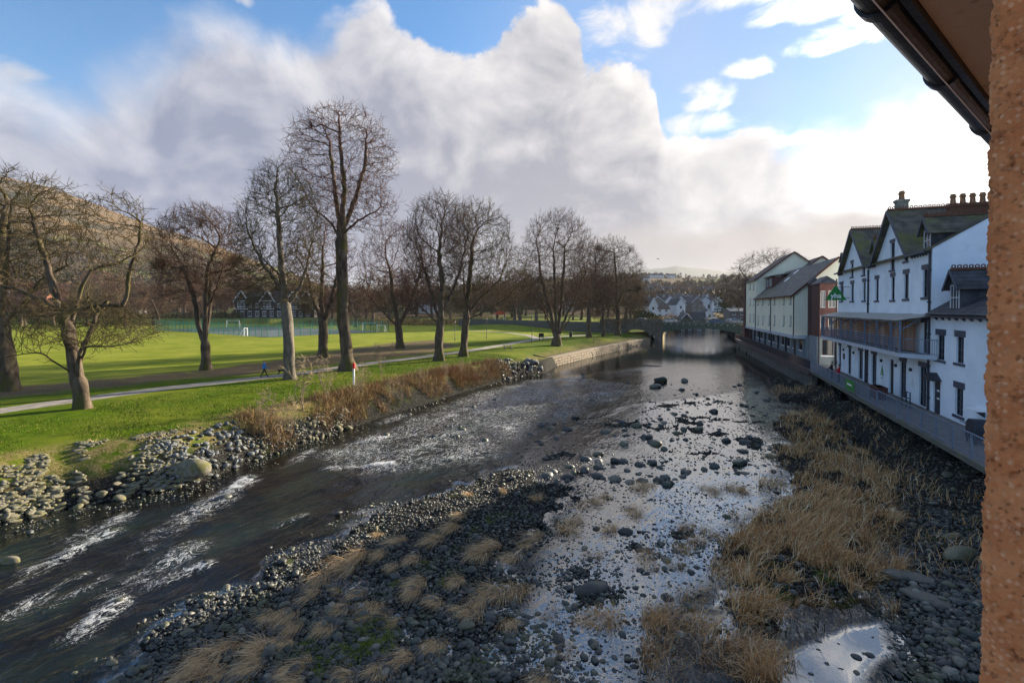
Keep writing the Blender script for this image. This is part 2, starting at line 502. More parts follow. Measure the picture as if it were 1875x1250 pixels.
M['tarmac'] = mk('tarmac', (0.075, 0.085, 0.105), 0.85, (0.10, 0.115, 0.135), 0.2, 0.4, 0.1)
M['path'] = mk('path', (0.23, 0.205, 0.18), 0.95, (0.31, 0.28, 0.25), 0.2, 1.2, 0.3, 30, third=(0.15, 0.125, 0.10), tscale=0.35, tpos=(0.5, 0.8))
M['road'] = mk('road', (0.06, 0.06, 0.062), 0.9, var=0.2, scale=1.0, bump=0.2)
M['fence_green'] = mk('fence_green', (0.015, 0.16, 0.10), 0.5, var=0.15, bump=0.0)
M['gutter'] = mk('gutter', (0.016, 0.016, 0.018), 0.35, (0.03, 0.03, 0.028), 0.3, 5.0, 0.15, 30)
M['soffit'] = mk('soffit', (0.54, 0.39, 0.25), 0.85, (0.45, 0.32, 0.20), 0.1, 2.2, 0.25, 60, third=(0.13, 0.10, 0.06), tscale=9.0, tpos=(0.64, 0.80))
M['fabric_blue'] = mk('fabric_blue', (0.01, 0.22, 0.62), 0.8, var=0.2, bump=0.0)
M['fabric_dark'] = mk('fabric_dark', (0.012, 0.013, 0.02), 0.85, var=0.2, bump=0.0)
M['fabric_red'] = mk('fabric_red', (0.45, 0.015, 0.03), 0.8, var=0.2, bump=0.0)
M['skin'] = mk('skin', (0.50, 0.28, 0.19), 0.6, var=0.1, bump=0.0)
M['hair'] = mk('hair', (0.25, 0.13, 0.07), 0.8, var=0.2, bump=0.0)
M['fur'] = mk('fur', (0.010, 0.009, 0.009), 0.8, var=0.3, bump=0.2)
M['car_silver'] = mk('car_silver', (0.55, 0.57, 0.60), 0.25, var=0.03, metal=0.5, bump=0.0)
M['car_blue'] = mk('car_blue', (0.10, 0.16, 0.30), 0.25, var=0.03, metal=0.4, bump=0.0)
M['car_dark'] = mk('car_dark', (0.03, 0.03, 0.035), 0.25, var=0.03, metal=0.3, bump=0.0)
M['tyre'] = mk('tyre', (0.012, 0.012, 0.012), 0.85, bump=0.0)
M['orange_cloth'] = mk('orange_cloth', (0.62, 0.10, 0.035), 0.7, var=0.2, bump=0.0)
def glass_mat(name, tint=(0.012, 0.016, 0.022)):
    m = bpy.data.materials.new(name)
    m.use_nodes = True
    b = m.node_tree.nodes['Principled BSDF']
    b.inputs['Base Color'].default_value = (*tint, 1)
    b.inputs['Roughness'].default_value = 0.06
    b.inputs['Specular IOR Level'].default_value = 0.6
    return m
M['glass'] = glass_mat('glass')
def roof_mat(name, a, b, moss, amt=(0.42, 0.62), tscale=0.35):  # fine course relief on top of the built slate courses
    return mk(name, a, 0.75, b, 0.35, 1.6, 0.3, 12, third=moss, tscale=tscale, tpos=amt)
# ------------------------------------------------------------------ the lie of the land
PXL = [(-420, 1075), (-200, 1015), (0, 965), (130, 931), (280, 905), (360, 888), (450, 850), (560, 813), (620, 791), (740, 752),
       (860, 714), (950, 690), (1000, 682), (1022, 668), (1100, 648), (1192, 628)]
L_LINE = [at(*p)[:2] for p in PXL]
u_end = uv(*L_LINE[-1])
L_LINE += [np.array(xy(180, -12.0)), np.array(xy(260, -12.3)), np.array(xy(420, -14.0))]
L_LINE = [L_LINE[0] + (L_LINE[0] - L_LINE[1]) * 6] + L_LINE
def v_right(u):                                             # river side of the right-hand wall
    return np.interp(u, [-50, 64, 70, 130, 150, 260, 420], [13.2, 13.2, 12.6, 8.5, 9.8, 10.5, 9.0])
def PW(pts):
    return [at(*p)[:2] for p in pts]
POLY_BAR = PW([(120, 1290), (330, 1132), (430, 1085), (560, 1012), (640, 965), (700, 938), (760, 908), (830, 882), (930, 860), (1010, 885),
               (1060, 905), (1000, 965), (955, 1010), (1010, 1060), (960, 1110), (930, 1180), (900, 1290), (880, 1700), (-500, 1700)])
POLY_GRASS = PW([(1425, 770), (1480, 745), (1560, 805), (1640, 900), (1635, 1000), (1580, 1105), (1500, 1125), (1420, 1200), (1330, 1250),
                 (1200, 1260), (1235, 1110), (1330, 1060), (1335, 965), (1400, 925), (1430, 860)])
POLY_POOL = PW([(1360, 1225), (1440, 1180), (1540, 1140), (1612, 1138), (1640, 1195), (1600, 1250), (1560, 1330), (1380, 1330)])
POLY_RGRAV = PW([(1400, 690), (1470, 700), (1540, 740), (1660, 810), (1800, 900), (1900, 1000), (2100, 1300), (1660, 1400), (1650, 1200),
                 (1620, 1120), (1600, 1060), (1650, 960), (1645, 880), (1560, 795), (1480, 735), (1420, 740)])
POLY_SHOAL = PW([(930, 860), (1000, 800), (1080, 775), (1150, 742), (1260, 730), (1330, 720), (1400, 705), (1430, 760), (1430, 860),
                 (1400, 930), (1335, 965), (1330, 1060), (1235, 1110), (1200, 1300), (880, 1300), (960, 1110), (1000, 1000), (1060, 905)])
def tanpx(tab, px, R1):
    a = np.array(tab, float)
    return np.interp(px, a[:, 0], (HOR - a[:, 1]) / F * R1)
RID_A = [(-2500, 420), (-900, 330), (-300, 296), (0, 316), (80, 334), (172, 368), (280, 410), (365, 436), (436, 461), (600, 520), (760, 556), (900, 566)]
RID_B = [(300, 556), (600, 545), (760, 532), (900, 522), (1000, 513), (1100, 506), (1180, 503), (1240, 507), (1310, 508), (1360, 505), (1500, 500), (1900, 495), (3500, 480)]
RID_C = [(900, 520), (1050, 502), (1150, 496), (1200, 489), (1240, 485), (1290, 490), (1330, 495), (1500, 500), (2500, 505)]
def ground_z(X, Y, parts=False):
    X = np.asarray(X, float)
    Y = np.asarray(Y, float)
    u, v = uv(X, Y)
    dL = sd_line(X, Y, L_LINE)
    n1 = fbm(X, Y, 0.35, 3, 1) - 0.5
    n2 = fbm(X, Y, 1.3, 3, 5) - 0.5
    n3 = fbm(X, Y, 0.16, 3, 15) - 0.5
    # river bed
    bar = sstep(-sd_poly(X, Y, POLY_BAR) + n1 * 4.0 + n2 * 1.6, -0.9, 1.2)
    gra = sstep(-sd_poly(X, Y, POLY_GRASS) + n1 * 2.4 + n2 * 1.2, -0.6, 0.9)
    rgr = sstep(-sd_poly(X, Y, POLY_RGRAV) + n1 * 1.0, -0.5, 0.9)
    sho = sstep(-sd_poly(X, Y, POLY_SHOAL), -2.0, 1.5)
    pool = sstep(-sd_poly(X, Y, POLY_POOL) + n1 * 0.5, -0.25, 0.3)
    bed = -0.45 + 0.2 * n1
    bed = np.maximum(bed, -0.6 + sho * (0.545 + 0.26 * n1 + 0.16 * n2))
    bed = np.maximum(bed, -0.6 + bar * (0.68 + 0.34 * n1 + 0.20 * n2))
    bed = np.maximum(bed, -0.6 + rgr * (0.80 + 0.20 * n1 + 0.2 * n2 + 0.02 * np.clip(v - 6, 0, 6)))
    bed = np.maximum(bed, -0.6 + gra * (0.80 + 0.45 * n1 + 0.15 * n2))
    bed = bed * (1 - pool) + pool * (-0.16 + 0.12 * n2)
    bed = bed + (1.25 + 0.9 * n1 + 0.5 * n2) * sstep(v - v_right(u), -2.7, -0.3) * sstep(u, 72, 60)
    # left bank and park
    w = np.interp(u, [0, 15, 20, 32, 60, 65, 67, 150, 160], [4.6, 4.2, 3.2, 2.6, 2.3, 2.0, 0.5, 0.5, 3.0])
    t = np.clip(dL / w, 0, 1)
    land = 2.2 * (1 - (1 - t) ** 1.7) + (n1 * 0.5 + n2 * 0.25) * np.clip(t * (1 - t) * 3, 0, 1) * np.clip(w - 0.6, 0, 1)
    lo = 1.42 * np.clip(dL / 0.5, 0, 1) + 0.78 * sstep(dL, 0.6, 8.0) + 0.06 * n1
    k_ = sstep(u, 65.5, 67.5) * sstep(u, 152, 149)
    land = land * (1 - k_) + lo * k_
    land = land - 0.12 * (1 - sstep(dL, 0.0, 0.4))
    z = np.where(dL > 0, land, np.minimum(bed, bed * sstep(-dL, 0, 1.5) - 0.1 * (1 - sstep(-dL, 0, 1.5))))
    # right bank: made ground behind the river wall
    z = np.where(v > v_right(u) + 0.25, 2.05, z)
    # town side: rises beyond the bridge and behind the park wall
    z = np.where((u > 262) & (np.abs(v) < 30), 2.2, z)
    land_m = (dL > 0.6) | (v > v_right(u) + 0.3) | (u > 262)
    z = np.where(land_m, z + 2.4 * sstep(u, 150, 175) * np.where(dL > 0, sstep(X, -30, 10), 1.0), z)
    px = CX + F * X / np.maximum(Y, 1.0)
    hA = tanpx(RID_A, px, 1500.0)
    sA = np.clip((Y - 330) / 1170, 0, 1)
    zA = 2.2 + hA * (0.35 * sA + 0.65 * sA ** 1.6) * np.where(Y > 1500, np.exp(-(Y - 1500) / 1500), 1) + sA * (fbm(X, Y, 0.004, 5, 21) - 0.5) * 70 * np.clip(hA / 120, 0, 1) * (1 - 0.85 * sstep(Y, 1150, 1450))
    hB = tanpx(RID_B, px, 1000.0)
    sB = np.clip((Y - 230) / 770, 0, 1)
    zB = 4.6 + (hB + 4.6) * (sB ** 1.3) * np.where(Y > 1000, np.exp(-(Y - 1000) / 900), 1) + sB * (fbm(X, Y, 0.006, 4, 31) - 0.5) * 18 * (1 - 0.8 * sstep(Y, 850, 980))
    hC = tanpx(RID_C, px, 4500.0)
    sC = np.clip((Y - 2000) / 2500, 0, 1)
    zC = hC * sC ** 1.2 * np.where(Y > 4500, np.exp(-(Y - 4500) / 3000), 1)
    far = np.maximum(np.maximum(zA, np.where(Y > 230, zB, 0)), zC)
    zz = np.where((Y > 230) & land_m, np.maximum(z, far), z)
    if parts:
        return zz, dict(u=u, v=v, dL=dL, bar=bar, gra=gra, rgr=rgr, sho=sho, pool=pool, px=px, zA=zA, zB=zB, zC=zC, n1=n1)
    return zz
def gz(x, y):
    return float(ground_z(np.array([x]), np.array([y]))[0])
def on_ground(px, py, tmin=8.0, tmax=6000.0):               # where the sight line meets the land
    d = ray(px, py)
    t = np.geomspace(tmin, tmax, 1400)
    h = CAMZ + d[2] * t - ground_z(d[0] * t, d[1] * t)
    k = np.argmax(h < 0)
    return np.array((d[0] * t[k], d[1] * t[k], CAMZ + d[2] * t[k]))

PATH_PX = [(-420, 812), (-200, 782), (0, 752), (150, 731), (300, 711), (420, 698), (530, 686), (640, 670), (760, 655), (860, 642), (930, 630), (975, 622), (1010, 617), (1080, 613)]
PATH = [at(p[0], p[1], 2.2)[:2] for p in PATH_PX]
PATH2 = [at(p[0], p[1], 2.2)[:2] for p in [(985, 620), (968, 614), (930, 609), (880, 606), (820, 604.5)]]
DIRT_PX = [(-60, 735), (60, 722), (200, 708), (330, 694), (460, 684), (600, 668), (720, 655), (800, 644), (840, 632), (800, 622), (700, 630), (600, 645), (480, 664), (300, 684), (150, 697), (-60, 712)]
DIRT = [at(p[0], p[1], 2.2)[:2] for p in DIRT_PX]
COURT_PX = [(490, 617.5), (283, 603.5), (520, 590), (712, 607)]
def build_ground():
    az = np.radians(np.arange(-70, 70.01, 0.35))
    rr = [4.0]
    while rr[-1] < 7000:
        rr.append(rr[-1] * 1.0175 + 0.01)
    rr = np.array(rr)
    A, Rr = np.meshgrid(az, rr)
    X, Y = np.sin(A) * Rr, np.cos(A) * Rr
    z, p = ground_z(X, Y, True)
    nr, na = X.shape
    idx = np.arange(nr * na).reshape(nr, na)
    f = np.stack([idx[:-1, :-1], idx[:-1, 1:], idx[1:, 1:], idx[1:, :-1]], -1).reshape(-1, 4)
    me = mesh_np('ground', np.stack([X, Y, z], -1).reshape(-1, 3), f, True)
    dL, u, v = p['dL'], p['u'], p['v']
    grav = np.where((dL < 0.7) & (v < v_right(u) + 0.2), 1.0, 0.0)
    rev = sstep(u, 20, 17) * sstep(dL, 5.2, 4.2)
    grav = np.maximum(grav, sstep(dL + (p['n1']) * 1.2, 1.9, 1.0))
    dirt = sstep(-sd_poly(X, Y, DIRT) + (fbm(X, Y, 0.5, 4, 9) - 0.5) * 3.0, -1.2, 1.0) * (Y < 140)
    dry = np.clip(sstep(dL + (fbm(X, Y, 0.6, 3, 13) - 0.5) * 3.5, 5.2, 2.5) * sstep(dL, -0.2, 1.0) + rev * 0.3, 0, 1)
    dry = np.maximum(dry, p['gra'] * 0.8)
    wood = sstep(Y, 210, 260) * np.where(p['zC'] > np.maximum(p['zA'], p['zB']), 0, 1)
    fell = sstep(p['zA'] + (fbm(X, Y, 0.006, 4, 44) - 0.5) * 90, 120, 165) * (Y > 500)
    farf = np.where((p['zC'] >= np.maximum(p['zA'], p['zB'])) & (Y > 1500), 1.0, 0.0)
    field = sstep(sd_line(X, Y, PATH), 2, 14) * (dL > 8)
    for k, a in dict(field=field, grav=grav, dirt=dirt, dry=dry, wood=wood, fell=fell, farf=farf).items():
        attr(me, k, a.ravel())
    m = bpy.data.materials.new('ground')
    m.use_nodes = True
    T = NT(m.node_tree)
    bs = m.node_tree.nodes['Principled BSDF']
    P = T.n('ShaderNodeNewGeometry').outputs['Position']
    at_ = lambda n: T.n('ShaderNodeAttribute', {'attribute_name': n}).outputs['Fac']
    nA, nB, nC = T.noise(P, 0.12, 5.0), T.noise(P, 1.6, 6.0), T.noise(P, 9.0, 4.0)
    lawn = T.mix(T.sm(nB, 0.3, 0.72), (0.046, 0.090, 0.002), (0.090, 0.140, 0.004))
    lawn = T.mix(T.m('MULTIPLY', T.sm(nA, 0.45, 0.68), 0.75), lawn, (0.165, 0.180, 0.018))
    lawn = T.mix(T.m('MULTIPLY', T.sm(nC, 0.55, 0.75), 0.5), lawn, (0.034, 0.058, 0.004))
    lawn = T.mix(T.m('MULTIPLY', T.sm(T.noise(P, 0.55, 7.0, 0.65), 0.54, 0.70), 0.40), lawn, (0.125, 0.105, 0.030))
    lawn = T.mix(T.m('MULTIPLY', at_('field'), 0.80), lawn, T.mix(T.sm(T.noise(P, 0.25, 6.0, 0.6), 0.35, 0.65), (0.165, 0.205, 0.018), (0.270, 0.280, 0.040)))
    dirtc = T.mix(T.sm(nC, 0.35, 0.65), (0.085, 0.060, 0.038), (0.17, 0.125, 0.080))
    c = T.mix(T.m('MULTIPLY', at_('dirt'), T.sm(T.noise(P, 0.8, 5.0), 0.25, 0.5)), lawn, dirtc)
    dryc = T.mix(T.sm(nC, 0.3, 0.7), (0.10, 0.085, 0.025), (0.25, 0.20, 0.085))
    c = T.mix(T.m('MULTIPLY', at_('dry'), T.sm(nB, 0.30, 0.58)), c, dryc)
    gv = T.n('ShaderNodeTexVoronoi', {}, {'Vector': P, 'Scale': 9.0})
    gcol = T.mix(T.sm(gv.outputs['Distance'], 0.1, 0.6), (0.060, 0.060, 0.056), (0.012, 0.012, 0.011))
    gcol = T.mix(T.sm(T.noise(P, 0.7, 5.0), 0.58, 0.72), gcol, (0.030, 0.040, 0.012))
    c = T.mix(at_('grav'), c, gcol)
    fieldn = T.noise(P, 0.006, 3.0)
    woodc = T.mix(T.sm(T.noise(P, 0.05, 6.0, 0.65), 0.35, 0.65), (0.035, 0.026, 0.014), (0.105, 0.070, 0.036))
    woodc = T.mix(T.sm(fieldn, 0.53, 0.60), woodc, (0.115, 0.130, 0.035))
    c = T.mix(at_('wood'), c, woodc)
    fellc = T.mix(T.sm(T.noise(P, 0.012, 6.0, 0.65), 0.40, 0.60), (0.15, 0.088, 0.030), (0.075, 0.056, 0.030))
    fellc = T.mix(T.sm(T.noise(P, 0.006, 5.0, 0.6), 0.58, 0.66), fellc, (0.035, 0.040, 0.022))
    c = T.mix(at_('fell'), c, fellc)
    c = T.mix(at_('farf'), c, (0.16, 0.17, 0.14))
    T.link(c, bs.inputs['Base Color'])
    bs.inputs['Roughness'].default_value = 0.95
    bs.inputs['Specular IOR Level'].default_value = 0.04
    hgt = T.m('ADD', T.m('MULTIPLY', nC, 0.6), T.m('MULTIPLY', T.noise(P, 30.0, 3.0), 0.5))
    bn = T.n('ShaderNodeBump', {}, {'Strength': 0.55, 'Distance': 0.12, 'Height': hgt})
    T.link(bn.outputs[0], bs.inputs['Normal'])
    o = obj('ground', me, m)
    tag(o, 'grass park, gravel river bed and hills around the river', None, None, 'structure')
build_ground()

def ribbon(name, line, w, z, mat, label, closed_edge=0.0):
    pts = np.array(line)
    # resample
    seg = np.hypot(*np.diff(pts, axis=0).T)
    s = np.concatenate([[0], np.cumsum(seg)])
    t = np.arange(0, s[-1], 0.6)
    q = np.stack([np.interp(t, s, pts[:, 0]), np.interp(t, s, pts[:, 1])], -1)
    k = np.ones(9) / 9
    for c in range(2):
        q[4:-4, c] = np.convolve(q[:, c], k, 'valid')
    d = np.gradient(q, axis=0)
    d /= np.hypot(d[:, 0], d[:, 1])[:, None]
    nrm = np.stack([-d[:, 1], d[:, 0]], -1)
    V = []
    cols = np.linspace(-0.5, 0.5, 7)
    for c in cols:
        ww = w + (fbm(t, t * 0 + c * 9, 0.6, 4, 3) - 0.5) * 0.7
        e = q + nrm * (c * ww)[:, None]
        V.append(np.column_stack([e, np.full(len(t), z + 0.012 * (1 - (2 * c) ** 2))]))
    V = np.stack(V, 1)
    n, mcol = V.shape[:2]
    idx = np.arange(n * mcol).reshape(n, mcol)
    f = np.stack([idx[:-1, :-1], idx[1:, :-1], idx[1:, 1:], idx[:-1, 1:]], -1).reshape(-1, 4)
    o = obj(name, mesh_np(name, V.reshape(-1, 3), f, True), mat)
    return tag(o, label, None, None, 'structure')
ribbon('path', PATH, 2.3, 2.212, M['path'], 'pale gravel footpath along the park')
ribbon('path', PATH2, 2.0, 2.205, M['path'], 'pale footpath branching to the park wall')

# ------------------------------------------------------------------ water
FLOW = math.atan2(*(np.array(L_LINE[5]) - np.array(L_LINE[12]))[::-1])      # downstream direction
FOAM = [((455, 878), (395, 918), 0.9, 1.0), ((400, 915), (300, 975), 1.3, 0.8), ((330, 945), (280, 985), 0.9, 0.6), ((225, 945), (130, 990), 1.0, 0.7),
        ((200, 975), (60, 1045), 0.7, 0.95), ((120, 1020), (20, 1080), 0.6, 0.5), ((370, 1035), (290, 1065), 0.6, 1.0), ((350, 1005), (210, 1085), 1.1, 0.65), ((290, 1000), (230, 1020), 0.4, 0.6),
        ((210, 1105), (140, 1165), 0.7, 0.95), ((185, 1060), (90, 1110), 0.5, 0.55), ((70, 1095), (10, 1130), 0.7, 0.7), ((150, 1050), (100, 1075), 0.4, 0.6),
        ((550, 945), (500, 965), 0.6, 0.55), ((570, 825), (535, 845), 0.7, 0.8), ((560, 838), (500, 865), 0.5, 0.5), ((700, 800), (640, 815), 1.2, 0.9), ((715, 850), (600, 858), 0.8, 1.0),
        ((840, 790), (740, 815), 1.6, 0.75), ((790, 815), (690, 840), 1.5, 0.75), ((870, 830), (760, 850), 1.0, 0.75), ((930, 830), (860, 850), 0.8, 0.55), ((740, 762), (700, 775), 1.4, 0.7), ((830, 760), (780, 775), 1.4, 0.75),
        ((900, 775), (820, 795), 1.3, 0.55), ((900, 735), (840, 755), 1.5, 0.65), ((860, 748), (800, 760), 1.4, 0.7), ((950, 745), (890, 765), 1.4, 0.55), ((970, 715), (900, 735), 2.0, 0.6), ((1000, 740), (950, 760), 1.5, 0.4),
        ((1060, 690), (980, 705), 2.2, 0.75), ((1040, 705), (1000, 715), 2.0, 0.7), ((1120, 700), (1060, 712), 2.0, 0.4), ((1190, 672), (1110, 684), 1.8, 0.6), ((1150, 683), (1100, 690), 1.4, 0.4)]
def build_water():
    az = np.radians(np.arange(-62, 58.01, 0.22))
    rr = [7.0]
    while rr[-1] < 420:
        rr.append(rr[-1] * 1.011)
    rr = np.array(rr)
    A, Rr = np.meshgrid(az, rr)
    X, Y = np.sin(A) * Rr, np.cos(A) * Rr
    u, v = uv(X, Y)
    dL = sd_line(X, Y, L_LINE)
    keep = (u < 264) & (dL < 1.2) & (v < v_right(u) + 0.15)
    foam = np.zeros(X.shape)
    for a, b, w, s in FOAM:
        pa, pb = at(*a)[:2], at(*b)[:2]
        e = pb - pa
        t = np.clip(((X - pa[0]) * e[0] + (Y - pa[1]) * e[1]) / (e @ e), 0, 1)
        d = np.hypot(X - pa[0] - t * e[0], Y - pa[1] - t * e[1])
        foam = np.maximum(foam, s * np.exp(-(d / (0.75 * w)) ** 2) * (1 - 0.35 * t))
    RIF = PW([(540, 840), (640, 800), (760, 755), (860, 718), (960, 695), (1060, 690), (1180, 705), (1130, 740), (1040, 775), (960, 820), (900, 850), (780, 870), (640, 880)])
    foam = np.maximum(foam, 0.50 * sstep(-sd_poly(X, Y, RIF), -1.0, 2.0) * (0.55 + 0.9 * fbm(X, Y, 0.4, 3, 7)))
    cx, cy = math.cos(FLOW), math.sin(FLOW)
    s_, c_ = X * cx + Y * cy, -X * cy + Y * cx
    zg, p = ground_z(X, Y, True)
    deep = sstep(-zg, 0.10, 0.40) * (1 - sstep(u, 108, 128))
    rough = np.clip(deep * sstep(Y, 62, 45) + foam * 1.2 + 0.25 * sstep(Y, 85, 70) + 0.55 * sstep(u, 118, 140), 0, 1.3)
    wz = (fbm(s_, c_ * 1.7, 0.55, 4, 61) - 0.5) * 0.16 * rough + (fbm(s_, c_, 2.2, 2, 71) - 0.5) * 0.03 * rough
    wz += foam * 0.10 * (0.4 + fbm(s_, c_, 1.6, 3, 77))
    wz *= 1 - 0.97 * sstep(p['pool'], 0.0, 0.4)
    idx = np.arange(X.size).reshape(X.shape)
    f = np.stack([idx[:-1, :-1], idx[:-1, 1:], idx[1:, 1:], idx[1:, :-1]], -1)
    kf = (keep[:-1, :-1] & keep[:-1, 1:] & keep[1:, 1:] & keep[1:, :-1])
    kf &= ~((zg[:-1, :-1] > 0.15) & (zg[1:, 1:] > 0.15) & (zg[:-1, 1:] > 0.15) & (zg[1:, :-1] > 0.15))
    f = f[kf]
    used, inv = np.unique(f, return_inverse=True)
    V = np.stack([X, Y, wz], -1).reshape(-1, 3)[used]
    me = mesh_np('river_water', V, inv.reshape(-1, 4), True)
    attr(me, 'foam', foam.ravel()[used])
    attr(me, 'deep', deep.ravel()[used])
    attr(me, 'rough', rough.ravel()[used])
    attr(me, 'calm', p['pool'].ravel()[used])
    m = bpy.data.materials.new('river_water')
    m.use_nodes = True
    T = NT(m.node_tree)
    m.node_tree.nodes.remove(m.node_tree.nodes['Principled BSDF'])
    P = T.n('ShaderNodeNewGeometry').outputs['Position']
    A_ = lambda n: T.n('ShaderNodeAttribute', {'attribute_name': n}).outputs['Fac']
    Pf = T.n('ShaderNodeMapping', {'vector_type': 'TEXTURE'}, {'Vector': P, 'Rotation': (0, 0, FLOW)}).outputs[0]
    Ps = T.n('ShaderNodeMapping', {}, {'Vector': Pf, 'Scale': (0.38, 1.0, 1.0)}).outputs[0]
    rg = A_('rough')
    live = T.m('MULTIPLY_ADD', A_('calm'), -0.93, 1.0)
    w1 = T.noise(Ps, 2.6, 2.0, 0.5, 0.8)
    w2 = T.noise(Pf, 8.0, 1.5, 0.5, 0.3)
    hgt = T.m('ADD', T.m('MULTIPLY', w1, T.m('MULTIPLY_ADD', rg, 0.055, 0.012)), T.m('MULTIPLY', w2, T.m('MULTIPLY_ADD', rg, 0.010, 0.0018)))
    hgt = T.m('MULTIPLY', hgt, live)
    bn = T.n('ShaderNodeBump', {'invert': False}, {'Strength': 1.0, 'Distance': 1.0, 'Height': hgt}).outputs[0]
    bedc = T.mix(T.sm(T.noise(Ps, 0.35, 3.0), 0.4, 0.7), (0.0045, 0.0042, 0.0036), (0.010, 0.017, 0.013))
    dif = T.n('ShaderNodeBsdfDiffuse', {}, {'Color': bedc}).outputs[0]
    tr = T.n('ShaderNodeBsdfTransparent', {}, {'Color': (0.50, 0.47, 0.38, 1)}).outputs[0]
    under = T.n('ShaderNodeMixShader', {}, {0: T.m('MULTIPLY_ADD', A_('deep'), 0.7, 0.25, clamp=True), 1: tr, 2: dif}).outputs[0]
    gls = T.n('ShaderNodeBsdfGlossy', {}, {'Color': (1, 1, 1, 1), 'Roughness': 0.045, 'Normal': bn}).outputs[0]
    fr = T.n('ShaderNodeFresnel', {}, {'IOR': 1.333, 'Normal': bn}).outputs[0]
    wat = T.n('ShaderNodeMixShader', {}, {0: T.m('ADD', T.m('MULTIPLY', fr, 0.85), T.m('MULTIPLY_ADD', A_('deep'), -0.22, 0.22), clamp=True), 1: under, 2: gls}).outputs[0]
    # broken white water: streaks drawn out along the flow
    Pn = T.n('ShaderNodeMapping', {}, {'Vector': Pf, 'Scale': (0.62, 1.0, 1.0)}).outputs[0]
    fo = A_('foam')
    def ridge(sc_, dist, det=4.0):
        q = T.m('ABSOLUTE', T.m('MULTIPLY_ADD', T.noise(Pn, sc_, det, 0.55, dist), 2.0, -1.0))
        return T.m('SUBTRACT', 1.0, q)
    fine = T.noise(Pf, 22.0, 4.0, 0.65, 0.5)
    lace = T.m('MAXIMUM', ridge(1.7, 1.6), T.m('MULTIPLY', ridge(4.0, 1.2), 0.97))
    lace = T.m('ADD', lace, T.m('MULTIPLY', T.m('SUBTRACT', fine, 0.5), 0.22))
    lace = T.m('MULTIPLY', T.n('ShaderNodeMapRange', {'interpolation_type': 'SMOOTHSTEP'}, {0: lace, 1: T.m('MULTIPLY_ADD', fo, -0.13, 1.00), 2: T.m('MULTIPLY_ADD', fo, -0.09, 1.09), 3: 0.0, 4: 1.0}).outputs[0], T.sm(fo, 0.06, 0.45))
    clump = T.noise(Pn, 1.3, 6.0, 0.62, 1.0)
    core = T.sm(T.m('ADD', T.m('ADD', clump, T.m('MULTIPLY', T.m('SUBTRACT', fine, 0.5), 0.5)), T.m('MULTIPLY', fo, 0.36)), 0.77, 1.03)
    core = T.m('MULTIPLY', core, T.sm(fo, 0.35, 0.8))
    fm = T.m('MULTIPLY', T.m('MAXIMUM', T.m('MULTIPLY', lace, 0.75), core), 0.9)
    fcol = T.n('ShaderNodeBsdfDiffuse', {}, {'Color': (0.80, 0.83, 0.85, 1), 'Normal': bn}).outputs[0]
    tot = T.n('ShaderNodeMixShader', {}, {0: fm, 1: wat, 2: fcol}).outputs[0]
    out = m.node_tree.nodes['Material Output']
    T.link(tot, out.inputs[0])
    tag(obj('river_water', me, m), 'shallow river running over stones', None, None, 'structure')
build_water()

# ------------------------------------------------------------------ stones
def stone_mat(name, use_obj):
    m = bpy.data.materials.new(name)
    m.use_nodes = True
    T = NT(m.node_tree)
    bs = m.node_tree.nodes['Principled BSDF']
    if use_obj:
        r = T.n('ShaderNodeObjectInfo').outputs['Random']
    else:
        r = T.n('ShaderNodeAttribute', {'attribute_name': 'tint'}).outputs['Fac']
    P = T.n('ShaderNodeNewGeometry').outputs['Position']
    cr = T.n('ShaderNodeValToRGB', {}, {0: T.m('POWER', r, 1.4) if use_obj else r})
    e = cr.color_ramp.elements
    e[0].position, e[0].color = 0.0, (0.024, 0.027, 0.027, 1)
    e[1].position, e[1].color = 1.0, (0.21, 0.20, 0.165, 1)
    for pos, c in ((0.35, (0.040, 0.046, 0.045)), (0.6, (0.064, 0.072, 0.066)), (0.8, (0.10, 0.100, 0.055)), (0.92, (0.15, 0.14, 0.115))):
        k = e.new(pos)
        k.color = (*c, 1)
    n = T.noise(P, 14.0, 5.0, 0.6)
    c = T.mix(T.m('MULTIPLY', T.sm(n, 0.35, 0.75), 0.55), cr.outputs[0], (0.040, 0.042, 0.038))
    moss = T.m('MULTIPLY', T.sm(T.noise(P, 0.55, 4.0), 0.53, 0.66), T.sm(n, 0.35, 0.6))
    c = T.mix(T.m('MULTIPLY', moss, 0.7), c, (0.050, 0.062, 0.014))
    T.link(c, bs.inputs['Base Color'])
    bs.inputs['Roughness'].default_value = 0.5
    bs.inputs['Specular IOR Level'].default_value = 0.45
    bn = T.n('ShaderNodeBump', {}, {'Strength': 0.35, 'Distance': 0.03, 'Height': n})
    T.link(bn.outputs[0], bs.inputs['Normal'])
    return m
M['stone_obj'] = stone_mat('wet_stone', True)
M['stone_stuff'] = stone_mat('wet_pebbles', False)
def ico(sub):
    bm = bmesh.new()
    bmesh.ops.create_icosphere(bm, subdivisions=sub, radius=1.0)
    V = np.array([v.co[:] for v in bm.verts])
    Fc = np.array([[v.index for v in f.verts] for f in bm.faces])
    bm.free()
    return V, Fc
ICO1, ICO2, ICO3 = ico(1), ico(2), ico(3)
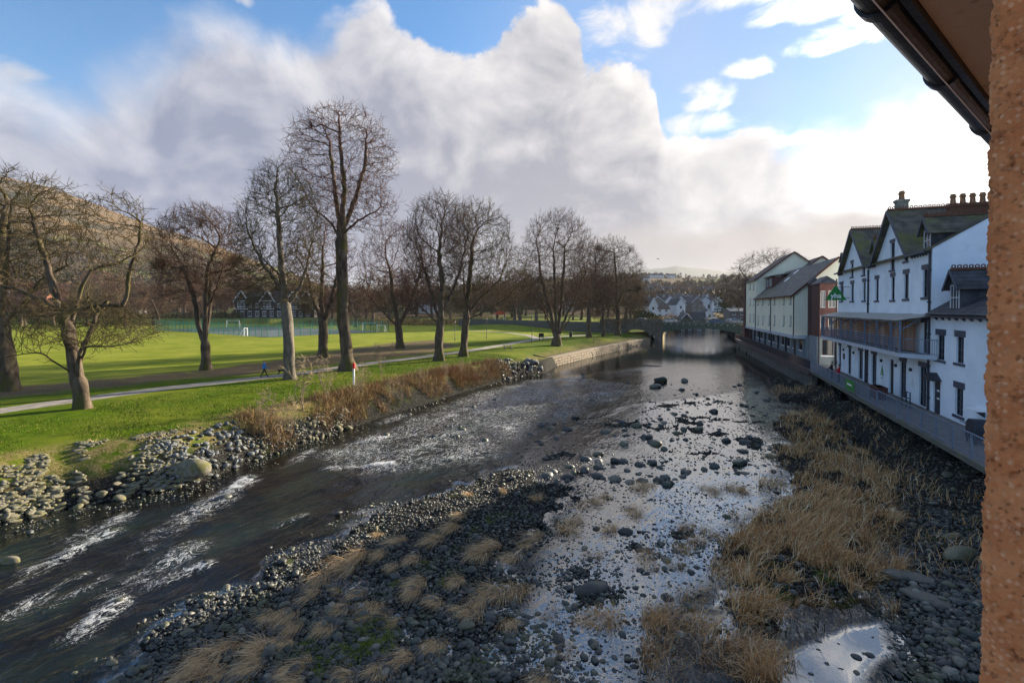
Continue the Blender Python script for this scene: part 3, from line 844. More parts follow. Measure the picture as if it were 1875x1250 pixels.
def stone_variant(k, base=ICO2, blocky=0.0):
    rg = np.random.default_rng(100 + k)
    V = base[0].copy()
    for _ in range(5 if blocky < 0.9 else 9):               # flatten against a few random planes, as river stones are worn
        d = rg.normal(size=3)
        d /= np.linalg.norm(d)
        h = rg.uniform(0.55, 0.85) if blocky < 0.9 else rg.uniform(0.40, 0.72)
        q = V @ d
        V -= np.outer(np.clip(q - h, 0, None) * (0.75 + 0.23 * blocky), d)
    V += (0.06 - 0.04 * blocky) * np.sin(V[:, [1, 2, 0]] * rg.uniform(2, 4) + rg.uniform(0, 6, 3))
    V *= np.array((rg.uniform(0.9, 1.35), rg.uniform(0.75, 1.0), rg.uniform(0.5, 0.72)))
    me = mesh_np('stone', V, base[1], blocky < 0.9)
    me.materials.append(M['stone_obj'])
    return me
STONES = [stone_variant(k) for k in range(10)]
BLOCKS = [stone_variant(k, ICO2, 1.0) for k in range(20, 28)]
BIGS = [stone_variant(k, ICO3, 0.6) for k in range(40, 46)]
def put_stone(name, me, x, y, z, r, label, group=None, cat='stone', rot=None, sx=(1, 1, 1), parent=None, mat=None):
    o = bpy.data.objects.new(name, me)
    COL.objects.link(o)
    o.location = (x, y, z)
    o.rotation_euler = rot or (RNG.uniform(-0.25, 0.25), RNG.uniform(-0.25, 0.25), RNG.uniform(0, 6.28))
    o.scale = (r * sx[0], r * sx[1], r * sx[2])
    if parent is None:
        tag(o, label, cat, group)
    else:
        o.parent = parent
    return o
def stones_stuff(name, X, Y, Z, Rd, label, seed=0, base=ICO1, mat=None, blocky=False, smooth=True):
    rg = np.random.default_rng(seed)
    n = len(X)
    V0, F0 = base
    nv = len(V0)
    V = np.repeat(V0[None], n, 0)
    V = V * (1 + 0.22 * rg.normal(size=(n, nv, 1)).clip(-1.2, 1.2))
    V = V * np.stack([rg.uniform(0.9, 1.4, n), rg.uniform(0.7, 1.0, n), rg.uniform(0.45, 0.72, n)], -1)[:, None]
    t = rg.uniform(-0.3, 0.3, n)
    ct, st = np.cos(t)[:, None], np.sin(t)[:, None]
    V = np.stack([V[..., 0] * ct + V[..., 2] * st, V[..., 1], -V[..., 0] * st + V[..., 2] * ct], -1)
    a = rg.uniform(0, 6.283, n)
    ca, sa = np.cos(a)[:, None], np.sin(a)[:, None]
    V = np.stack([V[..., 0] * ca - V[..., 1] * sa, V[..., 0] * sa + V[..., 1] * ca, V[..., 2]], -1) * Rd[:, None, None]
    V += np.stack([X, Y, Z], -1)[:, None]
    Fc = (F0[None] + (np.arange(n) * nv)[:, None, None]).reshape(-1, 3)
    me = mesh_np(name, V.reshape(-1, 3), Fc, smooth)
    attr(me, 'tint', np.repeat(rg.uniform(0, 1, n) ** 1.7, nv))
    o = obj(name, me, mat or M['stone_stuff'])
    return tag(o, label, None, None, 'stuff')
def scatter_bed():
    n = 105000
    px = RNG.uniform(0, 1830, n)
    py = 690 + 580 * RNG.uniform(0, 1, n) ** 0.9
    d = np.stack([(px - CX) / F, np.ones(n), (HOR - py) / F], -1)
    t = -CAMZ / d[:, 2]
    X, Y = d[:, 0] * t, d[:, 1] * t
    z, p = ground_z(X, Y, True)
    dens = np.clip(p['bar'] * 1.0 + p['rgr'] * 0.9 + p['sho'] * np.clip(0.50 + p['n1'] * 1.3, 0.16, 1) + p['gra'] * 0.35, 0, 1)
    shore = sstep(-p['dL'], 2.2, 0.4) * 0.5 * (p['dL'] < 0)
    mid = sstep(-sd_poly(X, Y, PW([(1000, 700), (1180, 690), (1400, 700), (1330, 740), (1150, 760), (1010, 800), (930, 850), (860, 860), (930, 790)])), -2, 2) * 0.16
    dens = np.maximum(dens, mid)
    dens = np.maximum(dens * (p['dL'] < 0), shore)
    dens *= np.where(p['pool'] > 0.5, 0.30, 1.0)
    dens *= (p['v'] < v_right(p['u']) - 0.1)
    ok = RNG.uniform(0, 1, n) < dens * 0.82
    X, Y, z = X[ok], Y[ok], z[ok]
    sho, bar = p['sho'][ok], p['bar'][ok]
    rgr = p['rgr'][ok]
    px_r = 1.6 * Y / F
    rd = np.exp(RNG.normal(math.log(0.042), 0.45, len(X)))
    rd *= np.where(rgr > 0.6, 1.2, 1.0)
    rd = np.maximum(rd, px_r * RNG.uniform(0.8, 1.5, len(X)))
    rd = np.minimum(rd, 0.19)
    zz = np.where(z < -0.02, np.maximum(z, -rd * 0.25) + rd * RNG.uniform(-0.1, 0.25, len(X)), z + rd * 0.22)
    app = rd / Y
    # the largest ones are stones of their own
    isb = bar > 0.5
    take = np.zeros(len(X), bool)
    for sel, cnt, nm, lab, grp in ((isb, 260, 'river_cobble', 'dark worn cobble lying among pebbles on the near gravel bar', 'cobbles on the near gravel bar'),
                                   (~isb & (rgr < 0.5), 240, 'shoal_stone', 'wet dark stone standing out of the shallow bright water', 'stones standing in the shallows'),
                                   (~isb & (rgr >= 0.5), 160, 'shore_stone', 'dark stone on the shaded gravel below the walkway', 'stones on the shaded shore')):
        ii = np.where(sel)[0]
        ii = ii[np.argsort(-app[ii])][:cnt]
        take[ii] = True
        for i in ii:
            put_stone(nm, STONES[RNG.integers(len(STONES))], X[i], Y[i], zz[i] + rd[i] * 0.1, rd[i], lab, grp)
    k = ~take
    near = k & (Y < 19)
    far = k & ~near
    stones_stuff('pebbles', X[near], Y[near], zz[near], rd[near] * 0.92, 'grey river pebbles of the near gravel', 3, ICO1)
    stones_stuff('pebbles', X[far], Y[far], zz[far], rd[far] * 0.9, 'grey river pebbles of the far shoals', 4, ICO1)
    return len(X)
NS = scatter_bed()
# boulders that stand out
M['pale_stone'] = mk('pale_stone', (0.11, 0.105, 0.08), 0.9, (0.22, 0.205, 0.15), 0.3, 5.0, 0.4, third=(0.125, 0.12, 0.04), tscale=1.6, tpos=(0.46, 0.66))
for px, py, r, sx, lab in ((345, 886, 0.62, (1.25, 0.95, 1.75), 'big pale boulder with a mossy flank at the foot of the left bank'),
                           (1210, 699, 0.72, (1.0, 0.9, 1.1), 'large green boulder in midstream, the bigger of a pair'),
                           (1201, 709, 0.62, (1.0, 0.8, 0.8), 'dark low boulder just in front of the large midstream boulder'),
                           (1254, 698, 0.5, (1.2, 0.8, 0.8), 'dark rock in midstream right of the green boulder'),
                           (687, 976, 0.17, (0.85, 0.85, 1.7), 'pale upright egg shaped stone near the edge of the gravel bar'),
                           (1146, 975, 0.24, (1.1, 0.9, 1.0), 'round green mossy boulder beside the brown grass in the shallows'),
                           (875, 881, 0.20, (1.0, 0.9, 1.0), 'yellow green stone alone at the top of the gravel bar'),
                           (1096, 833, 0.30, (1.0, 0.9, 1.0), 'mossy green boulder of a cluster in the shoal'),
                           (1098, 853, 0.30, (1.2, 0.9, 0.9), 'flat mossy boulder in front of the shoal cluster'),
                           (1195, 848, 0.28, (1.1, 0.9, 1.0), 'green topped stone alone in the bright shallow water'),
                           (1356, 850, 0.40, (1.3, 0.9, 0.8), 'broad dark boulder at the left edge of the brown grass'),
                           (1085, 1085, 0.34, (1.5, 1.0, 0.9), 'broad blue green boulder behind the lowest tuft in the shallows'),
                           (855, 1160, 0.18, (1.2, 0.9, 0.9), 'olive green cobble pair lying in the lower gravel bar'),
                           (12, 1032, 0.30, (1.0, 0.8, 1.0), 'lone tan rock breaking the water at the left edge'),
                           (1762, 1035, 0.45, (1.5, 1.0, 0.8), 'big round shaded boulder below the walkway at far right'),
                           (1745, 1000, 0.26, (1.6, 0.8, 0.6), 'flat pale topped stone on the shaded right shore'),
                           (1740, 905, 0.32, (1.6, 0.8, 0.5), 'flat yellow green stone on the shaded right shore')):
    p = at(px, py, 0.0)
    g = gz(p[0], p[1])
    bm_ = BIGS[RNG.integers(len(BIGS))]
    if 'pale' in lab or 'tan rock' in lab:
        bm_ = bm_.copy()
        bm_.materials.clear()
        bm_.materials.append(M['pale_stone'])
    put_stone('boulder', bm_, p[0], p[1] + r * 0.3, max(g, -0.05) + r * 0.30, r, lab, None, 'boulder', (0.1, 0.05, RNG.uniform(0, 6)) if r < .6 else (0.05, 0.0, 0.3), sx)
def scatter_px(poly, n, r0, r1, nm, lab, grp, seed, top=0.1):
    rg = np.random.default_rng(seed)
    P_ = np.array(poly, float)
    done = 0
    while done < n:
        px, py = rg.uniform(P_[:, 0].min(), P_[:, 0].max()), rg.uniform(P_[:, 1].min(), P_[:, 1].max())
        if sd_poly(np.array([px]), np.array([py]), poly)[0] > 0:
            continue
        q = at(px, py)
        g = gz(q[0], q[1])
        if fbm(np.array([q[0]]), np.array([q[1]]), 0.25, 2, 55)[0] < rg.uniform(0.3, 0.6):
            continue
        r = r0 + (r1 - r0) * rg.uniform() ** 2.2
        put_stone(nm, STONES[rg.integers(len(STONES))], q[0], q[1], max(g, -0.04) + r * rg.uniform(-0.05, 0.25), r, lab, grp)
        done += 1
scatter_px([(960, 790), (1060, 740), (1180, 705), (1400, 705), (1425, 780), (1420, 870), (1200, 890), (1000, 880)], 230, 0.12, 0.40, 'midstream_stone', 'dark stone breaking the bright midstream water above the shallows', 'stones across the midstream', 401)
scatter_px([(700, 800), (900, 740), (1050, 700), (1180, 690), (1000, 780), (880, 840)], 45, 0.12, 0.30, 'riffle_stone', 'small dark stone showing in the broken riffle water', 'stones in the riffle', 403)
scatter_px([(1390, 1240), (1500, 1160), (1620, 1145), (1635, 1200), (1600, 1248)], 26, 0.05, 0.15, 'pool_stone', 'dark stone lying in the bright pool at lower right', 'stones in the bright pool', 405)
for i, (a_, b_, w_, s_) in enumerate(FOAM):
    if s_ < 0.65 or i % 4 == 3:
        continue
    p = at(a_[0] + 6, a_[1] - 3, 0.0)
    put_stone('channel_rock', STONES[i % len(STONES)], p[0], p[1], -0.05, 0.20 + 0.12 * w_ * RNG.uniform(0.6, 1.1), 'dark wet rock breaking the fast water at the head of a foam streak', 'rocks in the fast channel', 'rock')
def slab(px, py, L_, W_, T_, ang, tilt, lab):
    p = at(px, py, 0.2)
    mb = MB()
    prof = [(-L_ * .5, -W_ * .12), (-L_ * .22, -W_ * .5), (L_ * .4, -W_ * .46), (L_ * .5, W_ * .05), (L_ * .25, W_ * .48), (-L_ * .3, W_ * .42)]
    mb.prism(prof, 0, T_, 'z')
    o = mb.build('stone_slab', M['slab'], None, 0.03)
    o.location = (p[0], p[1], 0.22)
    o.rotation_euler = (tilt, 0.06, ang)
    tag(o, lab, 'stone slab')
M['slab'] = mk('slab', (0.15, 0.14, 0.115), 0.7, (0.10, 0.095, 0.08), 0.2, 3.0, 0.4)
slab(1662, 1058, 1.55, 0.55, 0.12, -0.35, 0.12, 'long flat stone slab on the right shore, the farther of two')
slab(1695, 1098, 1.35, 0.85, 0.12, -0.75, -0.10, 'broad flat stone slab lying lower in the dark shore pool')

# ------------------------------------------------------------------ left bank: pitched stone revetment and loose riprap
def bank_points(u0, u1, d0, d1, n, seed):
    rg = np.random.default_rng(seed)
    Lp = np.array(L_LINE)
    seg = np.hypot(*np.diff(Lp, axis=0).T)
    s = np.concatenate([[0], np.cumsum(seg)])
    us = np.array([uv(*q)[0] for q in Lp])
    t = np.interp(rg.uniform(u0, u1, n), us, s)
    q = np.stack([np.interp(t, s, Lp[:, 0]), np.interp(t, s, Lp[:, 1])], -1)
    k = np.clip(np.searchsorted(s, t) - 1, 0, len(seg) - 1)
    e = (Lp[k + 1] - Lp[k]) / seg[k][:, None]
    nn = np.stack([-e[:, 1], e[:, 0]], -1)
    d = rg.uniform(d0, d1, n)
    P = q + nn * d[:, None]
    return P[:, 0], P[:, 1], d, np.arctan2(e[:, 1], e[:, 0])
M['blue_stone'] = mk('blue_stone', (0.09, 0.105, 0.115), 0.8, (0.20, 0.21, 0.21), 0.3, 4.0, 0.4)
def revetment():
    x0, y0 = at(0, 900, 1.0)[:2]
    root = empty('stone_revetment', (0, 0, 0), 0, 'sloping revetment of pitched pale stones with yellow moss at far left', 'revetment')
    pm = []
    for k in range(6):
        rg = np.random.default_rng(300 + k)
        V = ICO2[0].copy()
        V = np.sign(V) * np.abs(V) ** 0.6
        V += 0.06 * rg.normal(size=V.shape)
        V *= np.array((1.25, 0.62, 0.40)) * rg.uniform(0.85, 1.15, 3)
        me = mesh_np('stone', V, ICO2[1], False)
        me.materials.append(M['pale_stone'])
        pm.append(me)
    cnt = 0
    X, Y, dd, aa = bank_points(3.0, 19.5, 0.15, 4.1, 2600, 900)
    zg = ground_z(X, Y)
    keep = fbm(X, Y, 0.45, 3, 77) > 0.40 + 0.05 * dd
    X, Y, dd, aa, zg = X[keep], Y[keep], dd[keep], aa[keep], zg[keep]
    r = RNG.uniform(0.075, 0.17, len(X)) * np.where(dd < 1.2, 1.2, 1.0)
    pxs = np.array([topix((x, y, z))[0] for x, y, z in zip(X, Y, zg)])
    order = np.argsort(-np.where(pxs > -10, r, 0))
    big = order[:290]
    for i in big:
        put_stone('stone', pm[RNG.integers(6)], X[i], Y[i], zg[i] + 0.0, r[i], None, None, None, (RNG.uniform(0.1, 0.5), RNG.uniform(-.25, .25), aa[i] + RNG.normal() * 0.5), (1.15, 1, 0.8), root)
    o_ = order[290:]
    o = stones_stuff('stone', X[o_], Y[o_], zg[o_] + 0.015, r[o_] * 0.9, None, 8, ICO1, M['pale_stone'])
    o.parent = root
revetment()
def riprap(u0, u1, d0, d1, n, rmin, rmax, lab, grp, seed, nm='bank_stone', mat=None, stuff=True, extra=260):
    X, Y, d, a = bank_points(u0, u1, d0, d1, n, seed)
    z = ground_z(X, Y)
    rg = np.random.default_rng(seed)
    r = rg.uniform(rmin, rmax, n)
    vs = []
    for b in (BLOCKS[:5]):
        m2 = b.copy()
        m2.materials.clear()
        m2.materials.append(mat or M['stone_obj'])
        vs.append(m2)
    for i in range(n):
        put_stone(nm, vs[i % len(vs)], X[i], Y[i], z[i] + r[i] * 0.28, r[i], lab, grp, 'stone', (rg.uniform(-.5, .5), rg.uniform(-.5, .5), rg.uniform(0, 6.28)))
    if stuff:
        X, Y, d, a = bank_points(u0 - 0.5, u1 + 0.5, d0 - 0.3, d1 + 0.2, extra, seed + 1)
        stones_stuff('bank_rubble', X, Y, ground_z(X, Y) + 0.02, rg.uniform(rmin * 0.35, rmin * 0.9, extra), 'small rubble between the ' + grp, seed + 2, ICO1, smooth=False)
riprap(17.5, 24.0, 0.0, 2.6, 140, 0.13, 0.25, 'blue grey block of the riprap at the bend of the left bank', 'riprap blocks at the bend', 51, mat=M['blue_stone'])
riprap(23.5, 33.0, -0.3, 1.0, 50, 0.16, 0.34, 'loose pale stone along the waterline under the scrub', 'stones at the scrub foot', 61, mat=M['pale_stone'], extra=500)
riprap(3.0, 19.0, -0.5, 0.35, 60, 0.15, 0.33, 'rounded stone at the toe of the left revetment', 'stones at the revetment toe', 71, mat=M['pale_stone'], extra=500)
riprap(61.0, 70.0, -1.5, 2.4, 60, 0.28, 0.55, 'blue grey boulder of the tipped pile where the scrub ends', 'boulders tipped at the scrub end', 81, mat=M['blue_stone'], extra=300)
# ------------------------------------------------------------------ building helpers
def pbox(mb, put, a0, a1, b0, b1, d0, d1):
    P = [put(a, b, d) for d in (d0, d1) for b in (b0, b1) for a in (a0, a1)]
    for q in ((0, 2, 3, 1), (4, 5, 7, 6), (0, 1, 5, 4), (2, 6, 7, 3), (0, 4, 6, 2), (1, 3, 7, 5)):
        mb.poly([P[i] for i in q])
def rroot(name, v, u, z, label, cat, group=None):
    o = empty(name, (*xy(u, v), z), -ANG, label, cat, group)
    return o, (v, u, z)
def window(root, off, put, a0, a1, b0, b1, depth=0.14, frame='dark_frame', lintel='blue_trim', sill='blue_trim', bars=1, mull=1, lh=0.30, ext=0.16, name='window', fw=0.06, flat=False):
    mb = MB(off)
    d0, d1 = depth - 0.05, depth + 0.01
    pbox(mb, put, a0, a0 + fw, b0, b1, d0, d1)
    pbox(mb, put, a1 - fw, a1, b0, b1, d0, d1)
    pbox(mb, put, a0 + fw, a1 - fw, b0, b0 + fw, d0, d1)
    pbox(mb, put, a0 + fw, a1 - fw, b1 - fw, b1, d0, d1)
    for k in range(bars):
        m_ = b0 + (b1 - b0) * (k + 1) / (bars + 1)
        pbox(mb, put, a0 + fw, a1 - fw, m_ - 0.03, m_ + 0.03, d0 + 0.005, d1)
    for k in range(mull):
        m_ = a0 + (a1 - a0) * (k + 1) / (mull + 1)
        pbox(mb, put, m_ - 0.02, m_ + 0.02, b0 + fw, b1 - fw, d0 + 0.01, d1)
    w = mb.build(name, M[frame], root)
    sub = root if flat else w                               # inside a dormer or bay the pieces stay on that level
    mb = MB(off)
    pbox(mb, put, a0 + 0.01, a1 - 0.01, b0 + 0.01, b1 - 0.01, depth + 0.0, depth + 0.03)
    mb.build('pane', M['glass'], sub)
    if lintel:
        mb = MB(off)
        pbox(mb, put, a0 - ext, a1 + ext, b1 + 0.005, b1 + lh, -0.025, 0.05)
        mb.build('lintel', M[lintel], sub)
    if sill:
        mb = MB(off)
        pbox(mb, put, a0 - ext, a1 + ext, b0 - 0.17, b0 - 0.005, -0.07, 0.05)
        mb.build('sill', M[sill], sub)
    return w
def roof_plane(mb, e0, e1, r1, r0, course=0.30, th=0.05, lap=0.022):
    """eaves e0-e1, ridge r0-r1; lapped slate courses"""
    e0, e1, r0, r1 = map(np.array, (e0, e1, r0, r1))
    L_ = max(np.linalg.norm(r0 - e0), np.linalg.norm(r1 - e1))
    n = max(2, int(L_ / course))
    nrm = np.cross(e1 - e0, r0 - e0)
    if np.linalg.norm(nrm) < 1e-6:
        nrm = np.cross(e1 - e0, r1 - e0)
    nrm = nrm / np.linalg.norm(nrm)
    if nrm[2] < 0:
        nrm = -nrm
    for k in range(n):
        t0, t1 = k / n, min(1.0, (k + 1.12) / n)
        a, b = e0 + (r0 - e0) * t0, e1 + (r1 - e1) * t0
        c, d = e1 + (r1 - e1) * t1, e0 + (r0 - e0) * t1
        A = [a + nrm * (th + lap), b + nrm * (th + lap), c + nrm * th, d + nrm * th]
        mb.poly(A)
        mb.poly([a + nrm * (th - 0.02), b + nrm * (th - 0.02), A[1], A[0]])
    mb.poly([e0, e1, r1, r0])
    for p, q in ((e0, r0), (e1, r1)):
        mb.poly([p, q, q + nrm * th, p + nrm * th])
def crest(root, off, p, q, mat='red_tile', r=0.13, step=0.30, name='ridge_tiles'):
    mb = MB(off)
    p, q = np.array(p, float), np.array(q, float)
    L_ = np.linalg.norm(q - p)
    d = (q - p) / L_
    mb.bar(p, q, 0.26, 0.14)
    s = np.cross(d, (0, 0, 1))
    for k in range(int(L_ / step)):
        c = p + d * (k + 0.5) * step + np.array((0, 0, 0.07 + r * 0.7))
        ring = []
        for rr in (r, r * 0.5):
            ring.append([c + d * rr * math.cos(t) + np.array((0, 0, rr * math.sin(t))) for t in np.linspace(0, 2 * math.pi, 9)[:-1]])
        for sgn in (-1, 1):
            for i in range(8):
                j = (i + 1) % 8
                mb.poly([ring[0][i] + s * sgn * .03, ring[0][j] + s * sgn * .03, ring[1][j] + s * sgn * .03, ring[1][i] + s * sgn * .03])
        for i in range(8):
            j = (i + 1) % 8
            mb.poly([ring[0][i] - s * .03, ring[0][j] - s * .03, ring[0][j] + s * .03, ring[0][i] + s * .03])
    return mb.build(name, M[mat], root)
def dormer(root, off, u0, u1, vf, vb, z0, z1, za, wallmat, roofmat, crestmat=None, wmull=1):
    """gabled dormer facing -v: front at v=vf, runs back to v=vb"""
    uc = (u0 + u1) / 2
    mb = MB(off)
    for uu in (u0, u1):
        s = 0.12 if uu == u0 else -0.12
        mb.box(vf + 0.05, vb, uu, uu + s, z0, z1)
    mb.prism([(u0, z1), (u1, z1), (uc, za - 0.1)], vf + 0.05, vb, 'x')
    d = mb.build('dormer', M[wallmat], root)
    put = lambda a, b, dd: (vf + dd, a, b)
    window(d, off, put, u0 + 0.12, u1 - 0.12, z0 + 0.1, z1, 0.06, 'sash_white', None, 'blue_trim', 1, wmull, ext=0.0, flat=True)
    mb = MB(off)
    ov = 0.28
    sl = (za - z1) / (uc - u0)
    roof_plane(mb, (vf - 0.25, u0 - ov, z1 - ov * sl), (vb, u0 - ov, z1 - ov * sl), (vb, uc, za), (vf - 0.25, uc, za))
    roof_plane(mb, (vf - 0.25, u1 + ov, z1 - ov * sl), (vb, u1 + ov, z1 - ov * sl), (vb, uc, za), (vf - 0.25, uc, za))
    mb.build('dormer_roof', M[roofmat], d)
    mb = MB(off)
    mb.bar((vf - 0.27, u0 - ov, z1 - ov * sl), (vf - 0.27, uc, za + 0.02), 0.05, 0.16)
    mb.bar((vf - 0.27, u1 + ov, z1 - ov * sl), (vf - 0.27, uc, za + 0.02), 0.05, 0.16)
    mb.build('bargeboard', M['blue_trim'], d)
    if crestmat:
        crest(d, off, (vf - 0.2, uc, za + 0.1), (vb, uc, za + 0.1), crestmat)
    return d

# ------------------------------------------------------------------ white hostel on the right bank
VW = 15.0
def UZ(px, py):
    return onv(px, py, VW)
HU0, HU1 = UZ(1707, 500)[0], UZ(1535, 500)[0]
EZ, AZ = 13.35, 17.15
G1 = (UZ(1669, 462)[0], UZ(1605, 480)[0])
G2 = (UZ(1590, 484)[0], UZ(1544, 499)[0])
G1C, G2C = sum(G1) / 2, sum(G2) / 2
def hostel():
    root, off = rroot('hostel_building', VW, HU0, 2.1, 'white rendered three storey building with twin gables and green slate roofs', 'building')
    put = lambda a, b, d: (VW + d, a, b)
    W = []
    def hole(x0, x1, y0, y1, pad=0.0):
        u1, z0 = UZ(x0, y1)
        u0, _ = UZ(x1, y1)
        z1 = UZ((x0 + x1) / 2, y0)[1]
        z0 = UZ((x0 + x1) / 2, y1)[1]
        h = (u0 - pad, u1 + pad, z0, z1)
        W.append(h)
        return h
    up = [hole(*h) for h in ((1538, 1543.5, 521, 551), (1557.5, 1563, 519.5, 551), (1579.5, 1584.8, 516, 550), (1602.5, 1608.5, 511, 550), (1631, 1637.8, 506.6, 549), (1654.5, 1663.3, 501, 547), (1689, 1699.8, 493, 544))]
    gb = [hole(*h) for h in ((1557.5, 1562.5, 481, 506.6), (1578.5, 1583.9, 482, 503), (1629.8, 1637.8, 444, 494), (1654.8, 1662.8, 458, 478))]
    gf = []
    for (x0, x1) in ((1535.5, 1539.8), (1552.5, 1558.5), (1572, 1580), (1596, 1605), (1648, 1659.5), (1683.5, 1697)):
        a1, a0 = UZ(x0, 650)[0], UZ(x1, 650)[0]
        h = (a0, a1, 2.25, 5.05)
        gf.append(h)
    arch = (UZ(1636.5, 650)[0], UZ(1629, 650)[0], 2.15, 5.0)
    bdoor = (UZ(1697.5, 620)[0], UZ(1689, 620)[0], 6.05, 8.2)
    bwin = [(UZ(b, 620)[0], UZ(a, 620)[0], 6.5, 7.8) for a, b in ((1545, 1550), (1567, 1573), (1592, 1599))]
    allh = up + gb + gf + [arch, bdoor]
    mb = MB(off)
    zb = 1.9
    sl = (AZ - 0.25 - EZ) / (G1C - G1[0])
    cuts = [HU0, G1[0], G1[1], G2[0], G2[1], HU1]
    zc = 12.2
    wall_holes(mb, [(HU0, zb), (HU1, zb), (HU1, zc), (HU0, zc)], [h for h in allh if h[3] < zc], put, 0.16)
    gh = [h for h in allh if h[3] >= zc]
    def piece(outline):
        u0, u1 = min(p[0] for p in outline), max(p[0] for p in outline)
        wall_holes(mb, outline, [h for h in gh if h[0] >= u0 - 1e-6 and h[1] <= u1 + 1e-6], put, 0.16)
    piece([(HU0, zc), (G1[0], zc), (G1[0], EZ), (HU0, EZ)])
    piece([(G1[0], zc), (G1[1], zc), (G1[1], EZ), (G1C, AZ - 0.2), (G1[0], EZ)])
    piece([(G1[1], zc), (G2[0], zc), (G2[0], EZ), (G1[1], EZ)])
    piece([(G2[0], zc), (G2[1], zc), (G2[1], EZ), (G2C, AZ - 0.2), (G2[0], EZ)])
    piece([(G2[1], zc), (HU1, zc), (HU1, EZ), (G2[1], EZ)])
    VR, VB = 21.0, 27.0
    for uu in (HU0, HU1):
        mb.poly([(VW, uu, zb), (VB, uu, zb), (VB, uu, EZ), (VR, uu, AZ - 0.1), (VW, uu, EZ)])
    mb.poly([(VB, HU0, zb), (VB, HU1, zb), (VB, HU1, EZ), (VB, HU0, EZ)])
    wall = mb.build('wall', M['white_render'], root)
    for h in up:
        window(root, off, put, *h, depth=0.16, lh=0.34, ext=0.2)
    for h in gb:
        window(root, off, put, *h, depth=0.16, lh=0.26, ext=0.14)
    for h in gf:
        window(root, off, put, *h, depth=0.16, lh=0.36, ext=0.16, bars=2, mull=0, name='glazed_door', sill=None)
    dr = MB(off)
    pbox(dr, put, arch[0] + .02, arch[1] - .02, arch[2], arch[3] - 0.02, 0.10, 0.15)
    d = dr.build('door', M['black_timber'], root)
    w = window(root, off, put, *bdoor, depth=0.16, lh=0.36, ext=0.3, bars=0, mull=0, name='glazed_door', sill=None)
    # roofs
    rf = MB(off)
    ov = 0.35
    ez = EZ - ov * (AZ - EZ) / (VR - VW)
    roof_plane(rf, (VW - ov, HU0 - 0.06, ez), (VW - ov, HU1 + 0.06, ez), (VR, HU1 + 0.06, AZ), (VR, HU0 - 0.06, AZ))
    roof_plane(rf, (VB + ov, HU0 - 0.06, ez), (VB + ov, HU1 + 0.06, ez), (VR, HU1 + 0.06, AZ), (VR, HU0 - 0.06, AZ))
    roof = rf.build('roof', M['green_slate'], root)
    for (a, b), c in ((G1, G1C), (G2, G2C)):
        rg = MB(off)
        s = (AZ - EZ) / (c - a)
        o = 0.35
        for e in (a - o, b + o):
            roof_plane(rg, (VW - 0.45, e, EZ - o * s + 0.06), (VR + 4.5, e, EZ - o * s + 0.06), (VR + 4.5, c, AZ + 0.10), (VW - 0.45, c, AZ + 0.10), course=0.28)
        gr = rg.build('gable_roof', M['green_slate'], root)
        bb = MB(off)
        for e in (a - o, b + o):
            bb.bar((VW - 0.47, e, EZ - o * s + 0.0), (VW - 0.47, c, AZ + 0.06), 0.06, 0.24)
        bb.build('bargeboard', M['blue_trim'], gr)
        crest(gr, off, (VW - 0.4, c, AZ + 0.2), (VR + 4.5, c, AZ + 0.2))
    crest(root, off, (VR, HU0, AZ + 0.1), (VR, G1C, AZ + 0.1))
    # eaves brackets
    for a, b in ((HU0 + 0.1, G1[0]), (G1[1], G2[0]), (G2[1], HU1)):
        n = max(2, int((b - a) / 0.5))
        for k in range(n):
            m2 = MB(off)
            uu = a + (b - a) * (k + 0.5) / n
            m2.prism([(VW - 0.3, EZ - 0.02), (VW, EZ - 0.02), (VW, EZ - 0.42), (VW - 0.06, EZ - 0.42)], uu - 0.06, uu + 0.06, 'y')
            m2.build('eaves_bracket', M['blue_trim'], root)
        m2 = MB(off)
        m2.box(VW - 0.47, VW - 0.36, a, b, EZ - 0.26, EZ - 0.12)
        m2.build('gutter', M['blue_trim'], root)
    # dormers at the eaves
    dormer(root, off, UZ(1693, 440)[0] - 0.3, UZ(1681, 440)[0] - 0.1, VW + 0.25, VW + 4.2, EZ - 0.15, EZ + 1.45, EZ + 2.35, 'dark_slate', 'green_slate', 'red_tile')
    dormer(root, off, G1[1] + 0.55, G2[0] - 0.55, VW + 0.25, VW + 4.2, EZ - 0.1, EZ + 1.4, EZ + 2.2, 'dark_slate', 'green_slate', 'red_tile')
    dormer(root, off, G2[1] + 0.3, G2[1] + 1.6, VW + 0.25, VW + 4.2, EZ - 0.1, EZ + 1.4, EZ + 2.1, 'dark_slate', 'green_slate', None)
    # chimneys
    def chimney(u, v, w, dp, z0, z1, pots, name='chimney', along='v', mat='chimney_stone'):
        m2 = MB(off)
        m2.box(v, v + dp, u - w / 2, u + w / 2, z0, z1)
        m2.box(v - 0.08, v + dp + 0.08, u - w / 2 - 0.08, u + w / 2 + 0.08, z1 - 0.22, z1)
        ch = m2.build(name, M[mat], root)
        for k in range(pots):
            p = MB(off)
            f = (k + 0.5) / pots
            c = (v + dp * f, u) if along == 'v' else (v + dp / 2, u - w / 2 + w * f)
            p.tube((c[0], c[1], z1), (c[0], c[1], z1 + 0.5), 0.19, 0.15, 10)
            p.tube((c[0], c[1], z1 + 0.5), (c[0], c[1], z1 + 0.62), 0.21, 0.21, 10)
            p.tube((c[0], c[1], z1 + 0.62), (c[0], c[1], z1 + 0.75), 0.15, 0.17, 10)
            p.build('chimney_pot', M['pot'], ch)
    chimney(onv(1650, 380, VW + 1.4)[0], VW + 1.0, 0.62, 0.85, AZ - 1.2, AZ + 1.45, 2, along='u')
    chimney(G2C - 3.4, VW + 4.0, 0.7, 1.1, EZ + 1.0, AZ + 0.35, 2)
